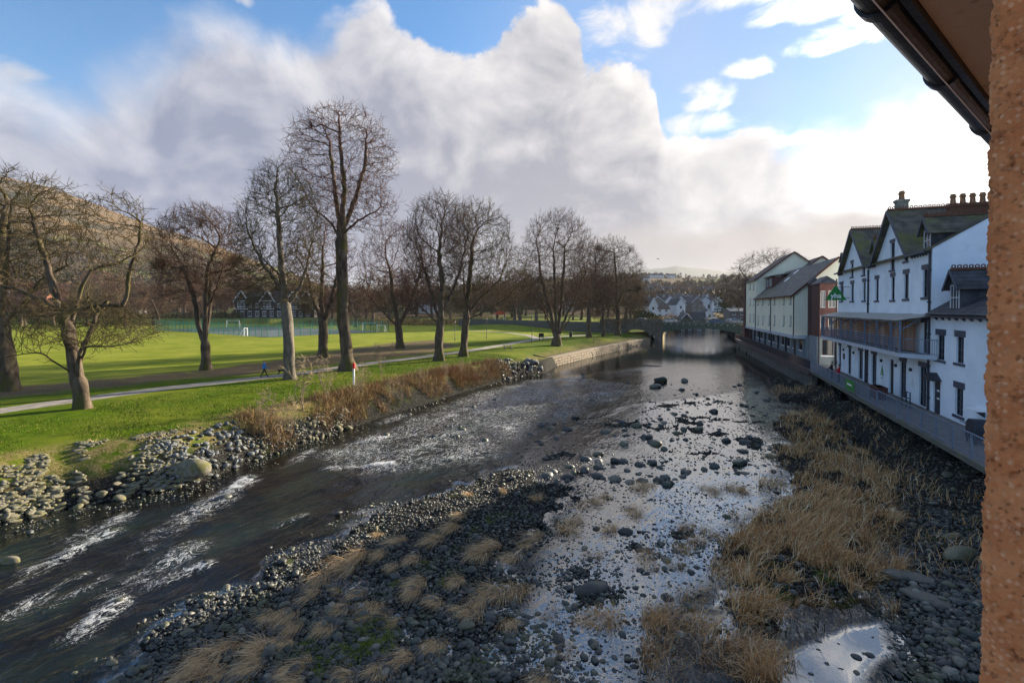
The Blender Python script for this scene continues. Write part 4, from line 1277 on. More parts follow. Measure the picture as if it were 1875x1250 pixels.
    # tall stack with six pots on the near party wall
    sv, sz = onu(1737, 392, HU0 + 4.5)
    chimney(HU0 + 4.0, 17.3, 0.7, 3.5, AZ - 2.2, AZ - 0.25, 6, mat='red_tile')
    # down pipes and lamps
    for px, t in ((1703.5, EZ), (1590.5, EZ - 0.3), (1532.8, EZ - 0.5)):
        uu = UZ(px, 600)[0]
        p = MB(off)
        p.tube((VW - 0.09, uu, 2.1), (VW - 0.09, uu, t - 0.2), 0.075, 0.075, 8)
        for zz in np.arange(3, t - 0.5, 2.2):
            p.box(VW - 0.19, VW, uu - 0.11, uu + 0.11, zz, zz + 0.10)
        p.build('drainpipe', M['dark_frame'], root)
    p = MB(off)
    uu = UZ(1586.5, 660)[0]
    p.tube((VW - 0.09, uu, 2.1), (VW - 0.09, uu, 5.7), 0.07, 0.07, 8)
    p.build('drainpipe', M['dark_frame'], root)
    for px, py in ((1545.5, 640), (1564, 645.5), (1615, 660), (1641.5, 669), (1669, 676.5)):
        uu, zz = UZ(px, py)
        p = MB(off)
        p.tube((VW - 0.14, uu, zz), (VW, uu, zz), 0.13, 0.13, 8)
        p.build('wall_lamp', M['dark_frame'], root)
    uu, zz = UZ(1545.6, 652)
    p = MB(off)
    p.box(VW - 0.05, VW, uu - 0.35, uu + 0.35, zz - 0.3, zz + 0.3)
    p.build('notice_board', M['dark_frame'], root)
    # small green triangle emblem on the wall: a triangle with a cut out tent and a caption line below
    uu, zz = UZ(1615.5, 678)
    p = MB(off)
    p.prism([(uu - 0.42, zz - 0.42), (uu + 0.42, zz - 0.42), (uu, zz + 0.5)], VW - 0.02, VW - 0.005, 'x')
    lg = p.build('wall_emblem', M['yha_green'], root)
    p = MB(off)
    p.prism([(uu - 0.10, zz - 0.36), (uu + 0.10, zz - 0.36), (uu, zz - 0.02)], VW - 0.03, VW - 0.021, 'x')
    p.build('emblem_mark', M['paint_white'], lg)
    p = MB(off)
    p.box(VW - 0.02, VW - 0.005, uu - 0.3, uu + 0.3, zz - 0.68, zz - 0.60)
    p.build('caption', M['grey_wall'], lg)
hostel()

def balcony():
    u0, u1 = onv(1647, 653, 13.45)[0], onv(1504, 618, 13.45)[0]
    root, off = rroot('balcony', 13.45, u0, 5.75, 'long first floor balcony with grey railing and sloping pale canopy', 'balcony')
    V0 = 13.45
    mb = MB(off)
    mb.prism([(V0, u0), (VW, u0 - 1.9), (VW, u1), (V0, u1)], 5.80, 6.02, 'z')
    mb.build('slab', M['deck'], root)
    mb = MB(off)
    mb.box(V0 - 0.06, V0 - 0.003, u0, u1, 5.74, 6.05)
    mb.bar((V0 - .03, u0, 5.9), (VW, u0 - 1.93, 5.9), 0.06, 0.31)
    mb.build('edge_beam', M['band'], root)
    # canopy sheets
    n = 9
    for k in range(n):
        a, b = u0 - 0.2 + (u1 + 0.2 - u0) * k / n, u0 - 0.2 + (u1 + 0.2 - u0) * (k + 1) / n
        m2 = MB(off)
        z1 = 8.40 + 0.012 * (k % 2)
        bk = -1.5 if k == 0 else 0
        P = [(V0 - 0.25, a + 0.012, z1), (V0 - 0.25, b - 0.012, z1), (VW, b - 0.012, z1 + 0.42), (VW, a + 0.012 + bk, z1 + 0.42)]
        m2.poly(P)
        m2.poly([(p[0], p[1], p[2] - 0.05) for p in reversed(P)])
        for i in range(4):
            p, q = P[i], P[(i + 1) % 4]
            m2.poly([p, (p[0], p[1], p[2] - 0.05), (q[0], q[1], q[2] - 0.05), q])
        m2.build('canopy_sheet', M['canopy'], root)
    mb = MB(off)
    mb.box(V0 - 0.05, V0 + 0.07, u0, u1, 8.22, 8.37)
    mb.build('canopy_beam', M['rail_blue'], root)
    for px in (1505.5, 1522, 1538.6, 1558, 1582.7, 1605, 1630.7, 1652.8):
        uu = min(max(onv(px, 600, V0)[0], u0 + 0.06), u1 - 0.06)
        m2 = MB(off)
        m2.box(V0 - 0.03, V0 + 0.09, uu - 0.06, uu + 0.06, 6.02, 8.22)
        m2.bar((V0 + 0.05, uu, 7.75), (V0 + 0.05, uu + 0.55, 8.2), 0.07, 0.07)
        m2.bar((V0 + 0.09, uu, 7.7), (VW - 0.1, uu, 8.65), 0.07, 0.09)
        m2.build('canopy_post', M['rail_blue'], root)
    rail(root, off, V0 + 0.0, u0, u1, 6.02, 1.08, 1.15)
    mb = MB(off)
    mb.bar((V0, u0, 7.08), (VW, u0 - 1.9, 7.08), 0.06, 0.05)
    mb.bar((V0, u0, 6.12), (VW, u0 - 1.9, 6.12), 0.04, 0.04)
    for k in range(18):
        f = (k + 0.5) / 18
        mb.tube((V0 + (VW - V0) * f, u0 - 1.9 * f, 6.12), (V0 + (VW - V0) * f, u0 - 1.9 * f, 7.08), 0.011, None, 4)
    o = mb.build('end_rail', M['rail_blue'], root)
    # timber slat screens against the wall
    xs = [1526, 1541, 1562, 1586, 1609, 1634]
    for i, (xa, xb) in enumerate(((1526, 1537), (1541, 1556), (1560.5, 1580), (1586, 1602), (1609, 1627), (1634, 1650), (1655, 1672))):
        a, b = onv(xb, 600, 14.6)[0], onv(xa, 600, 14.6)[0]
        m2 = MB(off)
        for uu in (a, b):
            m2.box(14.66, 14.72, uu - 0.04, uu + 0.04, 6.02, 8.3)
        sc_ = m2.build('slat_screen', M['timber'], root)
        base = MB(off)
        base.box(14.60, 14.655, a, b, 6.1, 6.20)
        me = base.mesh('slat', 0.008)
        me.materials.append(M['timber'])
        for k in range(14):
            o = obj('slat', me, None, sc_)
            o.location = (0, 0, k * 0.157)
    return root
def rail(root, off, v, u0, u1, z, h, step, bar=0.008, gap=0.12, mat='rail_blue', v1=None, z1=None):
    n = max(1, round(abs(u1 - u0) / step))
    v1 = v if v1 is None else v1
    z1 = z if z1 is None else z1
    P = lambda f, dz: (v + (v1 - v) * f, u0 + (u1 - u0) * f, z + (z1 - z) * f + dz)
    mb = MB(off)
    mb.bar(P(0, h), P(1, h), 0.06, 0.05)
    mb.build('top_rail', M[mat], root)
    mb = MB(off)
    mb.bar(P(0, 0.12), P(1, 0.12), 0.045, 0.045)
    mb.build('bottom_rail', M[mat], root)
    for k in range(n + 1):
        m2 = MB(off)
        m2.bar(P(k / n, -0.15), P(k / n, h - 0.02), 0.065, 0.065)
        m2.build('post', M[mat], root)
    nb = int(abs(u1 - u0) / gap)
    for k in range(n):
        m2 = MB(off)
        cnt = max(3, int(abs(u1 - u0) / n / gap))
        for j in range(1, cnt):
            f = (k + j / cnt) / n
            m2.tube(P(f, 0.12), P(f, h - 0.02), bar, None, 4)
        o = m2.build('bars', M[mat], root)
        o['kind'] = 'stuff'
balcony()

# lower wing nearest the camera
def wing():
    U0, U1 = 26.5, HU0 - 0.02
    root, off = rroot('white_wing', VW, U0, 2.1, 'lower white two storey wing with dark lintels nearest the jamb', 'building')
    put = lambda a, b, d: (VW + d, a, b)
    EW = 8.95
    def hole(x0, x1, y0, y1):
        a1, a0 = UZ(x0, y0)[0], UZ(x1, y0)[0]
        xm = (x0 + x1) / 2
        return (a0, a1, UZ(xm, y1)[1], UZ(xm, y0)[1])
    hs = [hole(1716, 1729.6, 613.6, 659), hole(1751, 1765, 617, 665), hole(1749, 1763.7, 711, 761)]
    dh = hole(1709, 1722, 697, 762)
    dh = (dh[0], dh[1], 2.1, dh[3])
    mb = MB(off)
    wall_holes(mb, [(U0, 1.9), (U1, 1.9), (U1, EW), (U0, EW)], hs + [dh], put, 0.16)
    VR, VB, AW = 20.0, 25.0, EW + 3.4
    mb.poly([(VW, U0, 1.9), (VB, U0, 1.9), (VB, U0, EW), (VR, U0, AW - 0.1), (VW, U0, EW)])
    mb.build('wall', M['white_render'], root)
    for h in hs:
        window(root, off, put, *h, depth=0.16, lh=0.40, ext=0.22, bars=3, mull=1)
    mb = MB(off)
    pbox(mb, put, dh[0] + .01, dh[1] - .01, dh[2], dh[3] - .01, 0.09, 0.14)
    d = mb.build('door', M['dark_frame'], root)
    for zz in (0.45, 0.68):
        m2 = MB(off)
        hz_ = dh[2] + (dh[3] - dh[2]) * zz
        pbox(m2, put, dh[0] + .35, dh[1] - .35, hz_, hz_ + 0.12, 0.085, 0.0895)
        m2.build('letter_plate', M['paint_white'], d)
    m2 = MB(off)
    c = (dh[0] + dh[1]) / 2
    m2.prism([(dh[0] - 0.25, dh[3] + 0.05), (dh[1] + 0.25, dh[3] + 0.05), (c, dh[3] + 0.55)], VW - 0.55, VW, 'x')
    m2.build('door_hood', M['dark_frame'], root)
    rf = MB(off)
    ov = 0.4
    ez = EW - ov * (AW - EW) / (VR - VW)
    roof_plane(rf, (VW - ov, U0, ez + 0.1), (VW - ov, U1 - 0.03, ez + 0.1), (VR, U1 - 0.03, AW), (VR, U0, AW))
    roof_plane(rf, (VB + ov, U0, ez), (VB + ov, U1 - 0.03, ez), (VR, U1 - 0.03, AW), (VR, U0, AW))
    rf.build('roof', M['dark_slate'], root)
    m2 = MB(off)
    m2.box(VW - ov - 0.1, VW - ov + 0.02, U0, U1 - 0.04, ez - 0.06, ez + 0.07)
    m2.build('gutter', M['dark_frame'], root)
    for uu in np.arange(U0 + 0.3, U1 - 0.2, 0.95):
        m2 = MB(off)
        m2.prism([(VW - 0.36, EW - 0.16), (VW, EW - 0.16), (VW, EW - 0.5), (VW - 0.06, EW - 0.5)], uu - 0.07, uu + 0.07, 'y')
        m2.build('eaves_bracket', M['blue_trim'], root)
    dormer(root, off, UZ(1753, 540)[0] + 0.1, UZ(1731, 540)[0] - 0.1, VW + 0.15, VW + 5.0, EW + 0.05, EW + 1.75, EW + 2.65, 'dark_slate', 'dark_slate', 'red_tile', 2)
wing()

def sign():
    vc, uc = 13.7, onv(1530, 540, 13.7)[0]
    zt, zb = 11.75, 10.1
    root, off = rroot('hanging_sign', vc, uc, zb, 'green triangular sign reading yha on a wall bracket', 'sign')
    mb = MB(off)
    mb.prism([(vc - 1.02, zb), (vc + 1.02, zb), (vc, zt)], uc - 0.06, uc + 0.06, 'y')
    mb.build('sign_board', M['yha_green'], root, 0.015)
    cu = bpy.data.curves.new('lettering', 'FONT')
    cu.body = 'yha'
    cu.size = 0.72
    cu.align_x = 'CENTER'
    cu.offset = 0.018
    cu.extrude = 0.006
    tmp = bpy.data.objects.new('lettering', cu)
    COL.objects.link(tmp)
    me = bpy.data.meshes.new_from_object(tmp.evaluated_get(bpy.context.evaluated_depsgraph_get()))
    bpy.data.objects.remove(tmp)
    o = obj('lettering', me, M['paint_white'], root, (0.02, -0.072, 0.25), (math.pi / 2, 0, 0))
    mb = MB(off)
    mb.bar((vc + 0.1, uc, zt - 0.25), (VW, uc, zt - 0.25), 0.05, 0.05)
    mb.bar((vc + 0.7, uc + 0.001, zt - 0.25), (vc + 0.7, uc + 0.001, zb + 0.4), 0.045, 0.045)
    mb.bar((vc + 0.9, uc, zb + 0.25), (VW, uc, zb + 0.25), 0.05, 0.05)
    mb.build('bracket', M['dark_frame'], root)
sign()

# ------------------------------------------------------------------ walkways, river wall and railings on the right bank
WE = 11.85
def walkways():
    def vr(u):
        return float(v_right(np.array(u)))
    mb = MB()
    o = mb
    root, off = rroot('walkway', WE, 20.0, 2.2, 'paved riverside walkway in front of the white hostel', 'walkway')
    mb = MB(off)
    mb.box(WE, 15.0 - 0.003, 14.0, 69.0, 1.95, 2.2)
    mb.build('deck', M['deck'], root)
    mb = MB(off)
    mb.box(WE - 0.07, WE - 0.002, 14.0, 69.0, 2.06, 2.23)
    mb.build('edge_beam', M['deck_edge'], root)
    for uu in np.arange(15, 69, 3.0):
        m2 = MB(off)
        m2.prism([(WE + 0.02, 1.94), (WE + 1.35, 1.94), (WE + 1.35, 1.2)], uu - 0.1, uu + 0.1, 'y')
        m2.build('bracket', M['dark_frame'], root)
    r1 = 13.25
    root, off = rroot('river_wall', r1, 14.0, 0.0, 'dark mossy stone river wall under the hostel walkway', 'wall')
    mb = MB(off)
    mb.box(r1 + 0.05, r1 + 0.6, 12.0, 69.0, -0.6, 1.94)
    mb.build('core', M['wall_stone'], root)
    rg = np.random.default_rng(5)
    meshes = []
    for k in range(6):
        V = np.sign(ICO2[0]) * np.abs(ICO2[0]) ** 0.45 + 0.05 * rg.normal(size=ICO2[0].shape)
        me = mesh_np('stone', V, ICO2[1], True)
        me.materials.append(M['wall_stone'])
        meshes.append(me)
    cnt = 0
    for row in range(5):
        uu = 19.0 + rg.uniform(0, .5)
        while uu < 58:
            w = rg.uniform(0.5, 0.95)
            if cnt < 290:
                o = obj('stone', meshes[rg.integers(6)], None, root)
                o.location = (r1 + 0.04 - off[0], uu + w / 2 - off[1], 0.1 + row * 0.37 + rg.uniform(-.03, .03) - off[2])
                o.scale = (rg.uniform(0.10, 0.2), w / 2 * 0.95, 0.175)
                cnt += 1
            uu += w
    # railings
    us, ue = 66.0, onv(1605, 740, WE)[0]
    root, off = rroot('walkway_railing', WE, ue, 2.2, 'far run of blue grey steel railing beside the seated people', 'railing')
    rail(root, off, WE + 0.04, ue + 0.1, us, 2.22, 1.10, 2.0)
    root, off = rroot('walkway_railing', WE, 20.0, 2.2, 'near run of blue grey steel railing ending at the jamb', 'railing')
    rail(root, off, WE + 0.04, 20.0, ue - 0.05, 2.30, 1.12, 1.85)
    # the far, darker walkway below the cream flats
    P0, P1 = (66.3, 11.85), (131.0, 8.0)
    L_ = math.hypot(P1[0] - P0[0], P1[1] - P0[1])
    ang = math.atan2(P0[1] - P1[1], P1[0] - P0[0])
    root = empty('far_walkway', (*xy(*P0), 2.2), -ANG + ang, 'darker walkway with brown railing below the cream flats', 'walkway')
    mb = MB()
    mb.box(0, 5.0, 0, L_, -0.3, -0.02)
    mb.build('deck', M['deck'], root)
    mb = MB()
    mb.box(-0.08, -0.003, 0, L_, -0.55, 0.05)
    mb.build('edge_beam', M['rail_dark'], root)
    mb = MB()
    mb.box(0.3, 0.8, 0, L_, -2.9, -0.31)
    mb.build('wall', M['wall_stone'], root)
    rail(root, (0, 0, 0), 0.03, 0, L_, 0.0, 1.1, 2.4, 0.022, 0.13, 'rail_dark')
walkways()
def banner():
    u0, u1 = onv(1566, 700, WE)[0], onv(1549, 700, WE)[0]
    root, off = rroot('banner', WE, u0, 2.4, 'green cloth banner tied to the far railing run', 'banner')
    mb = MB(off)
    n = 14
    for k in range(n):
        a, b = u0 + (u1 - u0) * k / n, u0 + (u1 - u0) * (k + 1) / n
        w = lambda f: WE - 0.06 + 0.015 * math.sin(f * 9)
        mb.poly([(w(k / n), a, 2.4), (w((k + 1) / n), b, 2.4), (w((k + 1) / n), b, 3.3), (w(k / n), a, 3.3)])
        mb.poly([(w(k / n) + .01, a, 2.4), (w((k + 1) / n) + .01, b, 2.4), (w((k + 1) / n) + .01, b, 3.3), (w(k / n) + .01, a, 3.3)])
    mb.build('cloth', M['yha_green'], root)
    mb = MB(off)
    mb.box(WE - 0.085, WE - 0.08, u0 + 0.7, u1 - 0.7, 2.83, 2.97)
    mb.build('print_line', M['paint_white'], root)
banner()
def small_walkway_things():
    # planter box
    uu = onv(1608, 705, 13.2)[0]
    root, off = rroot('planter_box', 13.2, uu, 2.2, 'dark red brown planter box on the walkway behind the railing joint', 'planter')
    mb = MB(off)
    for k in range(4):
        mb.box(12.9, 13.6, uu - 0.9, uu + 0.9, 2.2 + k * 0.24, 2.42 + k * 0.24)
    mb.build('boards', M['red_clad'], root, 0.01)
    mb = MB(off)
    mb.box(12.97, 13.53, uu - 0.83, uu + 0.83, 3.1, 3.14)
    mb.build('soil', M['black_timber'], root)
    # black steps handrail by the hostel door
    u0, u1 = UZ(1698, 740)[0], UZ(1673, 740)[0]
    root, off = rroot('step_handrail', 13.9, u0, 2.2, 'black steel handrail frame outside the last hostel door', 'handrail')
    mb = MB(off)
    for zz in (2.55, 2.9, 3.3):
        mb.bar((13.9, u0 - 0.3, zz), (13.9, u1 - 1.2, zz), 0.045, 0.045)
    mb.build('rails', M['dark_frame'], root)
    for uq in (u0 - 0.3, (u0 + u1) / 2 - 0.8, u1 - 1.2):
        m2 = MB(off)
        m2.box(13.87, 13.93, uq - .03, uq + .03, 2.2, 3.32)
        m2.build('post', M['dark_frame'], root)
    # domed barbecue with a shelf and the white ledge above
    uu = onv(1789, 780, 13.6)[0]
    root, off = rroot('domed_grill', 13.6, uu, 2.2, 'dark round topped grill with a flat side shelf by the wing wall', 'grill')
    mb = MB(off)
    prof = [(-0.48, 0.0), (0.48, 0.0)] + [(0.48 * math.cos(t), 0.55 + 0.48 * math.sin(t)) for t in np.linspace(0, math.pi, 12)]
    mb.prism([(uu + a, 2.2 + 0.25 + b) for a, b in prof], 13.3, 13.9, 'x')
    mb.build('lid', M['dark_frame'], root, 0.0)
    mb = MB(off)
    for a in (-0.4, 0.4):
        for b in (13.35, 13.85):
            mb.box(b - .03, b + .03, uu + a - .03, uu + a + .03, 2.2, 2.44)
    mb.build('legs', M['dark_frame'], root)
    mb = MB(off)
    mb.box(13.35, 13.85, uu + 0.5, uu + 1.25, 3.08, 3.13)
    mb.build('shelf', M['grey_wall'], root)
    uu = UZ(1797, 756)[0]
    root, off = rroot('wall_ledge', VW, uu, 3.1, 'thin white ledge on the wing wall above the grill', 'ledge')
    mb = MB(off)
    mb.box(VW - 0.55, VW - 0.003, uu - 0.6, uu + 0.5, 3.45, 3.53)
    mb.build('board', M['paint_white'], root)
    mb = MB(off)
    mb.prism([(VW - 0.45, 3.44), (VW - 0.003, 3.44), (VW - 0.003, 3.1)], uu - 0.4, uu - 0.36, 'y')
    mb.build('bracket', M['dark_frame'], root)
small_walkway_things()

# ------------------------------------------------------------------ cream flats, red bays
CREAM_ANG = math.atan2(12.5 - 9.6, 121.1 - 80.6)
CB = (80.6, 12.5)
def cream():
    root = empty('cream_flats', (*xy(*CB), 2.1), -ANG + CREAM_ANG, 'cream rendered riverside flats with grey slate roofs and a tall far gable', 'building')
    c, s = math.cos(CREAM_ANG), math.sin(CREAM_ANG)
    def loc(px, py):                                        # pixel -> (y along, z) on the river face
        d = ray(px, py)
        du, dv = d[0] * SA + d[1] * CA, d[0] * CA - d[1] * SA
        # line: point CB + y*(c, -s) in (u, v)
        # du*t = CB.u + y c ; dv*t = CB.v - y s
        t = (CB[0] * s + CB[1] * c) / (du * s + dv * c)
        return (du * t - CB[0]) / c, CAMZ + d[2] * t - 2.1
    off = (0, 0, 0)
    put = lambda a, b, d: (d, a, b)
    Y1, Y2 = loc(1384, 560)[0], loc(1366, 560)[0]
    zu, ze, zt = 2.95, 9.3, 12.9
    rows = [(540.5, 561), (576, 597)]
    def hole(cx, y0, y1, w=1.0):
        a, z0 = loc(cx, y1)
        z1 = loc(cx, y0)[1]
        return (a - w / 2, a + w / 2, z0, z1)
    H1 = []
    for x in (1388, 1396.7, 1408, 1418, 1435, 1447.5):
        H1.append(hole(x, 540.5 + (1447 - x) * 0.05, 556 + (1447 - x) * 0.03))
        H1.append(hole(x, 577.0, 596 - (1447 - x) * 0.05))
    H2 = []
    for x in (1373.5, 1380):
        for y0, y1 in ((518.5, 530), (546, 558.5), (574, 588)):
            h = hole(x, y0, y1, 1.1)
            if h[0] > Y1 + 0.2 and h[1] < Y2 - 0.2:
                H2.append(h)
    mb = MB(off)
    wall_holes(mb, [(0, zu), (Y1, zu), (Y1, ze), (0, ze)], H1, put, 0.14)
    wall_holes(mb, [(Y1, zu), (Y2, zu), (Y2, zt), (Y1, zt)], H2, put, 0.14)
    D1, AZ1 = 5.3, 14.1                                     # near ridge
    mb.poly([(0, 0, zu), (2 * D1, 0, zu), (2 * D1, 0, ze), (D1, 0, AZ1 - 0.1), (0, 0, ze)])
    mb.poly([(0, 0, zu), (0, Y2, zu), (2 * D1, Y2, zu), (2 * D1, 0, zu)])
    mb.poly([(2 * D1, 0, zu), (2 * D1, Y1, zu), (2 * D1, Y1, ze), (2 * D1, 0, ze)])
    D2, AZ2 = 6.6, 17.9
    for yy in (Y1, Y2):
        mb.poly([(0, yy, zu), (2 * D2, yy, zu), (2 * D2, yy, zt), (D2, yy, AZ2 - 0.1), (0, yy, zt)])
    mb.poly([(2 * D2, Y1, zu), (2 * D2, Y2, zu), (2 * D2, Y2, zt), (2 * D2, Y1, zt)])
    # third gable behind
    x3, a3 = 10.2, 16.6
    mb.poly([(x3 - 5, Y1 - 4, 8), (x3 + 5, Y1 - 4, 8), (x3 + 5, Y1 - 4, 12.6), (x3, Y1 - 4, a3 - 0.1), (x3 - 5, Y1 - 4, 12.6)])
    mb.poly([(x3 + 5, Y1 - 4, 8), (x3 + 5, Y2, 8), (x3 + 5, Y2, 12.6), (x3 + 5, Y1 - 4, 12.6)])
    mb.build('wall', M['cream'], root)
    for h in H1:
        window(root, off, put, *h, depth=0.14, frame='sash_white', lintel=None, sill='grey_wall', bars=1, mull=0, ext=0.05)
    for h in H2:
        window(root, off, put, *h, depth=0.14, frame='sash_white', lintel=None, sill='grey_wall', bars=1, mull=0, ext=0.05)
    rf = MB(off)
    o_ = 0.4
    s1 = (AZ1 - ze) / D1
    roof_plane(rf, (-o_, -0.35, ze - o_ * s1), (-o_, Y1 - 0.01, ze - o_ * s1), (D1, Y1 - 0.01, AZ1), (D1, -0.35, AZ1), 0.4)
    roof_plane(rf, (2 * D1 + o_, -0.35, ze - o_ * s1), (2 * D1 + o_, Y1 - 0.01, ze - o_ * s1), (D1, Y1 - 0.01, AZ1), (D1, -0.35, AZ1), 0.4)
    r1 = rf.build('roof', M['grey_slate'], root)
    rf = MB(off)
    s2 = (AZ2 - zt) / D2
    roof_plane(rf, (-o_, Y1 - 0.4, zt - o_ * s2), (-o_, Y2 + 0.4, zt - o_ * s2), (D2, Y2 + 0.4, AZ2), (D2, Y1 - 0.4, AZ2), 0.4)
    roof_plane(rf, (2 * D2 + o_, Y1 - 0.4, zt - o_ * s2), (2 * D2 + o_, Y2 + 0.4, zt - o_ * s2), (D2, Y2 + 0.4, AZ2), (D2, Y1 - 0.4, AZ2), 0.4)
    rf.build('roof', M['brown_slate'], root)
    rf = MB(off)
    s3 = 0.8
    roof_plane(rf, (x3 - 5.3, Y1 - 4.4, a3 - 5.3 * s3), (x3 - 5.3, Y2, a3 - 5.3 * s3), (x3, Y2, a3), (x3, Y1 - 4.4, a3), 0.4)
    roof_plane(rf, (x3 + 5.3, Y1 - 4.4, a3 - 5.3 * s3), (x3 + 5.3, Y2, a3 - 5.3 * s3), (x3, Y2, a3), (x3, Y1 - 4.4, a3), 0.4)
    rf.build('roof', M['brown_slate'], root)
    for pts in (((-o_, -0.37, ze - o_ * s1 - 0.05), (D1, -0.37, AZ1)), ((2 * D1 + o_, -0.37, ze - o_ * s1 - 0.05), (D1, -0.37, AZ1)),
                ((-o_, Y1 - 0.42, zt - o_ * s2 - 0.05), (D2, Y1 - 0.42, AZ2)), ((2 * D2 + o_, Y1 - 0.42, zt - o_ * s2 - 0.05), (D2, Y1 - 0.42, AZ2)),
                ((x3 - 5.3, Y1 - 4.42, a3 - 5.3 * s3), (x3, Y1 - 4.42, a3)), ((x3 + 5.3, Y1 - 4.42, a3 - 5.3 * s3), (x3, Y1 - 4.42, a3))):
        m2 = MB(off)
        m2.bar(*pts, 0.06, 0.26)
        m2.build('bargeboard', M['red_clad'], root)
    # jetty band, drainpipes
    m2 = MB(off)
    m2.box(-0.10, -0.003, -0.06, Y2, zu - 0.02, zu + 0.45)
    m2.box(-0.10, 2 * D1, -0.10, -0.003, zu - 0.02, zu + 0.45)
    m2.build('band', M['band'], root)
    for yy in (0.12, loc(1412, 560)[0], Y1 - 0.1):
        m2 = MB(off)
        m2.tube((-0.09, yy, zu), (-0.09, yy, ze - 0.3), 0.07, None, 8)
        m2.build('drainpipe', M['dark_frame'], root)
    m2 = MB(off)
    m2.box(-o_ - 0.12, -o_, 0, Y1, ze - o_ * s1 - 0.12, ze - o_ * s1 + 0.02)
    m2.build('gutter', M['red_clad'], root)
    # recessed grey ground floor with short windows and white sills
    gput = lambda a, b, d: (1.3 + d, a, b)
    GH = [(yy, yy + 1.7, 1.25, 2.5) for yy in np.arange(1.2, Y2 - 3, 3.6)]
    mb = MB(off)
    wall_holes(mb, [(0.3, -0.3), (Y2, -0.3), (Y2, zu - 0.03), (0.3, zu - 0.03)], GH, gput, 0.12)
    mb.poly([(1.3, 0.3, -0.3), (10, 0.3, -0.3), (10, 0.3, zu - 0.03), (1.3, 0.3, zu - 0.03)])
    mb.build('ground_floor_wall', M['grey_wall'], root)
    for h in GH:
        window(root, off, gput, *h, depth=0.12, frame='red_clad', lintel=None, sill='paint_white', bars=0, mull=1, ext=0.1)
    for yy in np.arange(0.3, Y2, 5.2):
        m2 = MB(off)
        m2.box(0.05, 0.30, yy, yy + 0.25, -0.3, zu - 0.03)
        m2.build('column', M['dark_frame'], root)
    # dark red box dormer high on the near roof and red corner turret at the far end
    ya, yb = loc(1441, 540)[0], 0
    yd0, yd1 = Y1 - 6.5, Y1 - 0.6
    m2 = MB(off)
    m2.box(1.6, 5.0, yd0, yd1, ze + 1.3, ze + 3.6)
    dm = m2.build('box_dormer', M['red_clad'], root)
    m2 = MB(off)
    m2.prism([(1.2, ze + 3.62), (5.2, ze + 4.25), (5.2, ze + 4.4), (1.2, ze + 3.78)], yd0 - 0.35, yd1 + 0.2, 'y')
    m2.build('dormer_roof', M['grey_slate'], dm)
    dput = lambda a, b, d: (1.6 + d, a, b)
    window(dm, off, dput, yd0 + 0.6, yd0 + 2.0, ze + 1.9, ze + 3.3, -0.02, 'sash_white', None, None, 0, 1, flat=True)
    window(dm, off, dput, yd0 + 3.4, yd0 + 4.8, ze + 1.9, ze + 3.3, -0.02, 'sash_white', None, None, 0, 1, flat=True)
    for xx in (2.6, 4.0):
        m2 = MB(off)
        t0 = xx / D1
        za = ze + (AZ1 - ze) * t0 + 0.10
        m2.prism([(xx, za), (xx + 0.7, za + 0.7 * s1), (xx + 0.7, za + 0.7 * s1 + 0.07), (xx, za + 0.07)], Y1 - 12, Y1 - 10.8, 'y')
        m2.build('skylight', M['paint_white'], root)
    m2 = MB(off)
    m2.box(-0.25, 2.6, Y2 + 0.02, Y2 + 2.2, -0.3, zt + 0.6)
    m2.build('red_turret', M['red_clad'], root)
M['brown_slate'] = mk('brown_slate', (0.085, 0.062, 0.05), 0.75, (0.13, 0.10, 0.085), 0.3, 1.2, 0.3, 12)
cream()
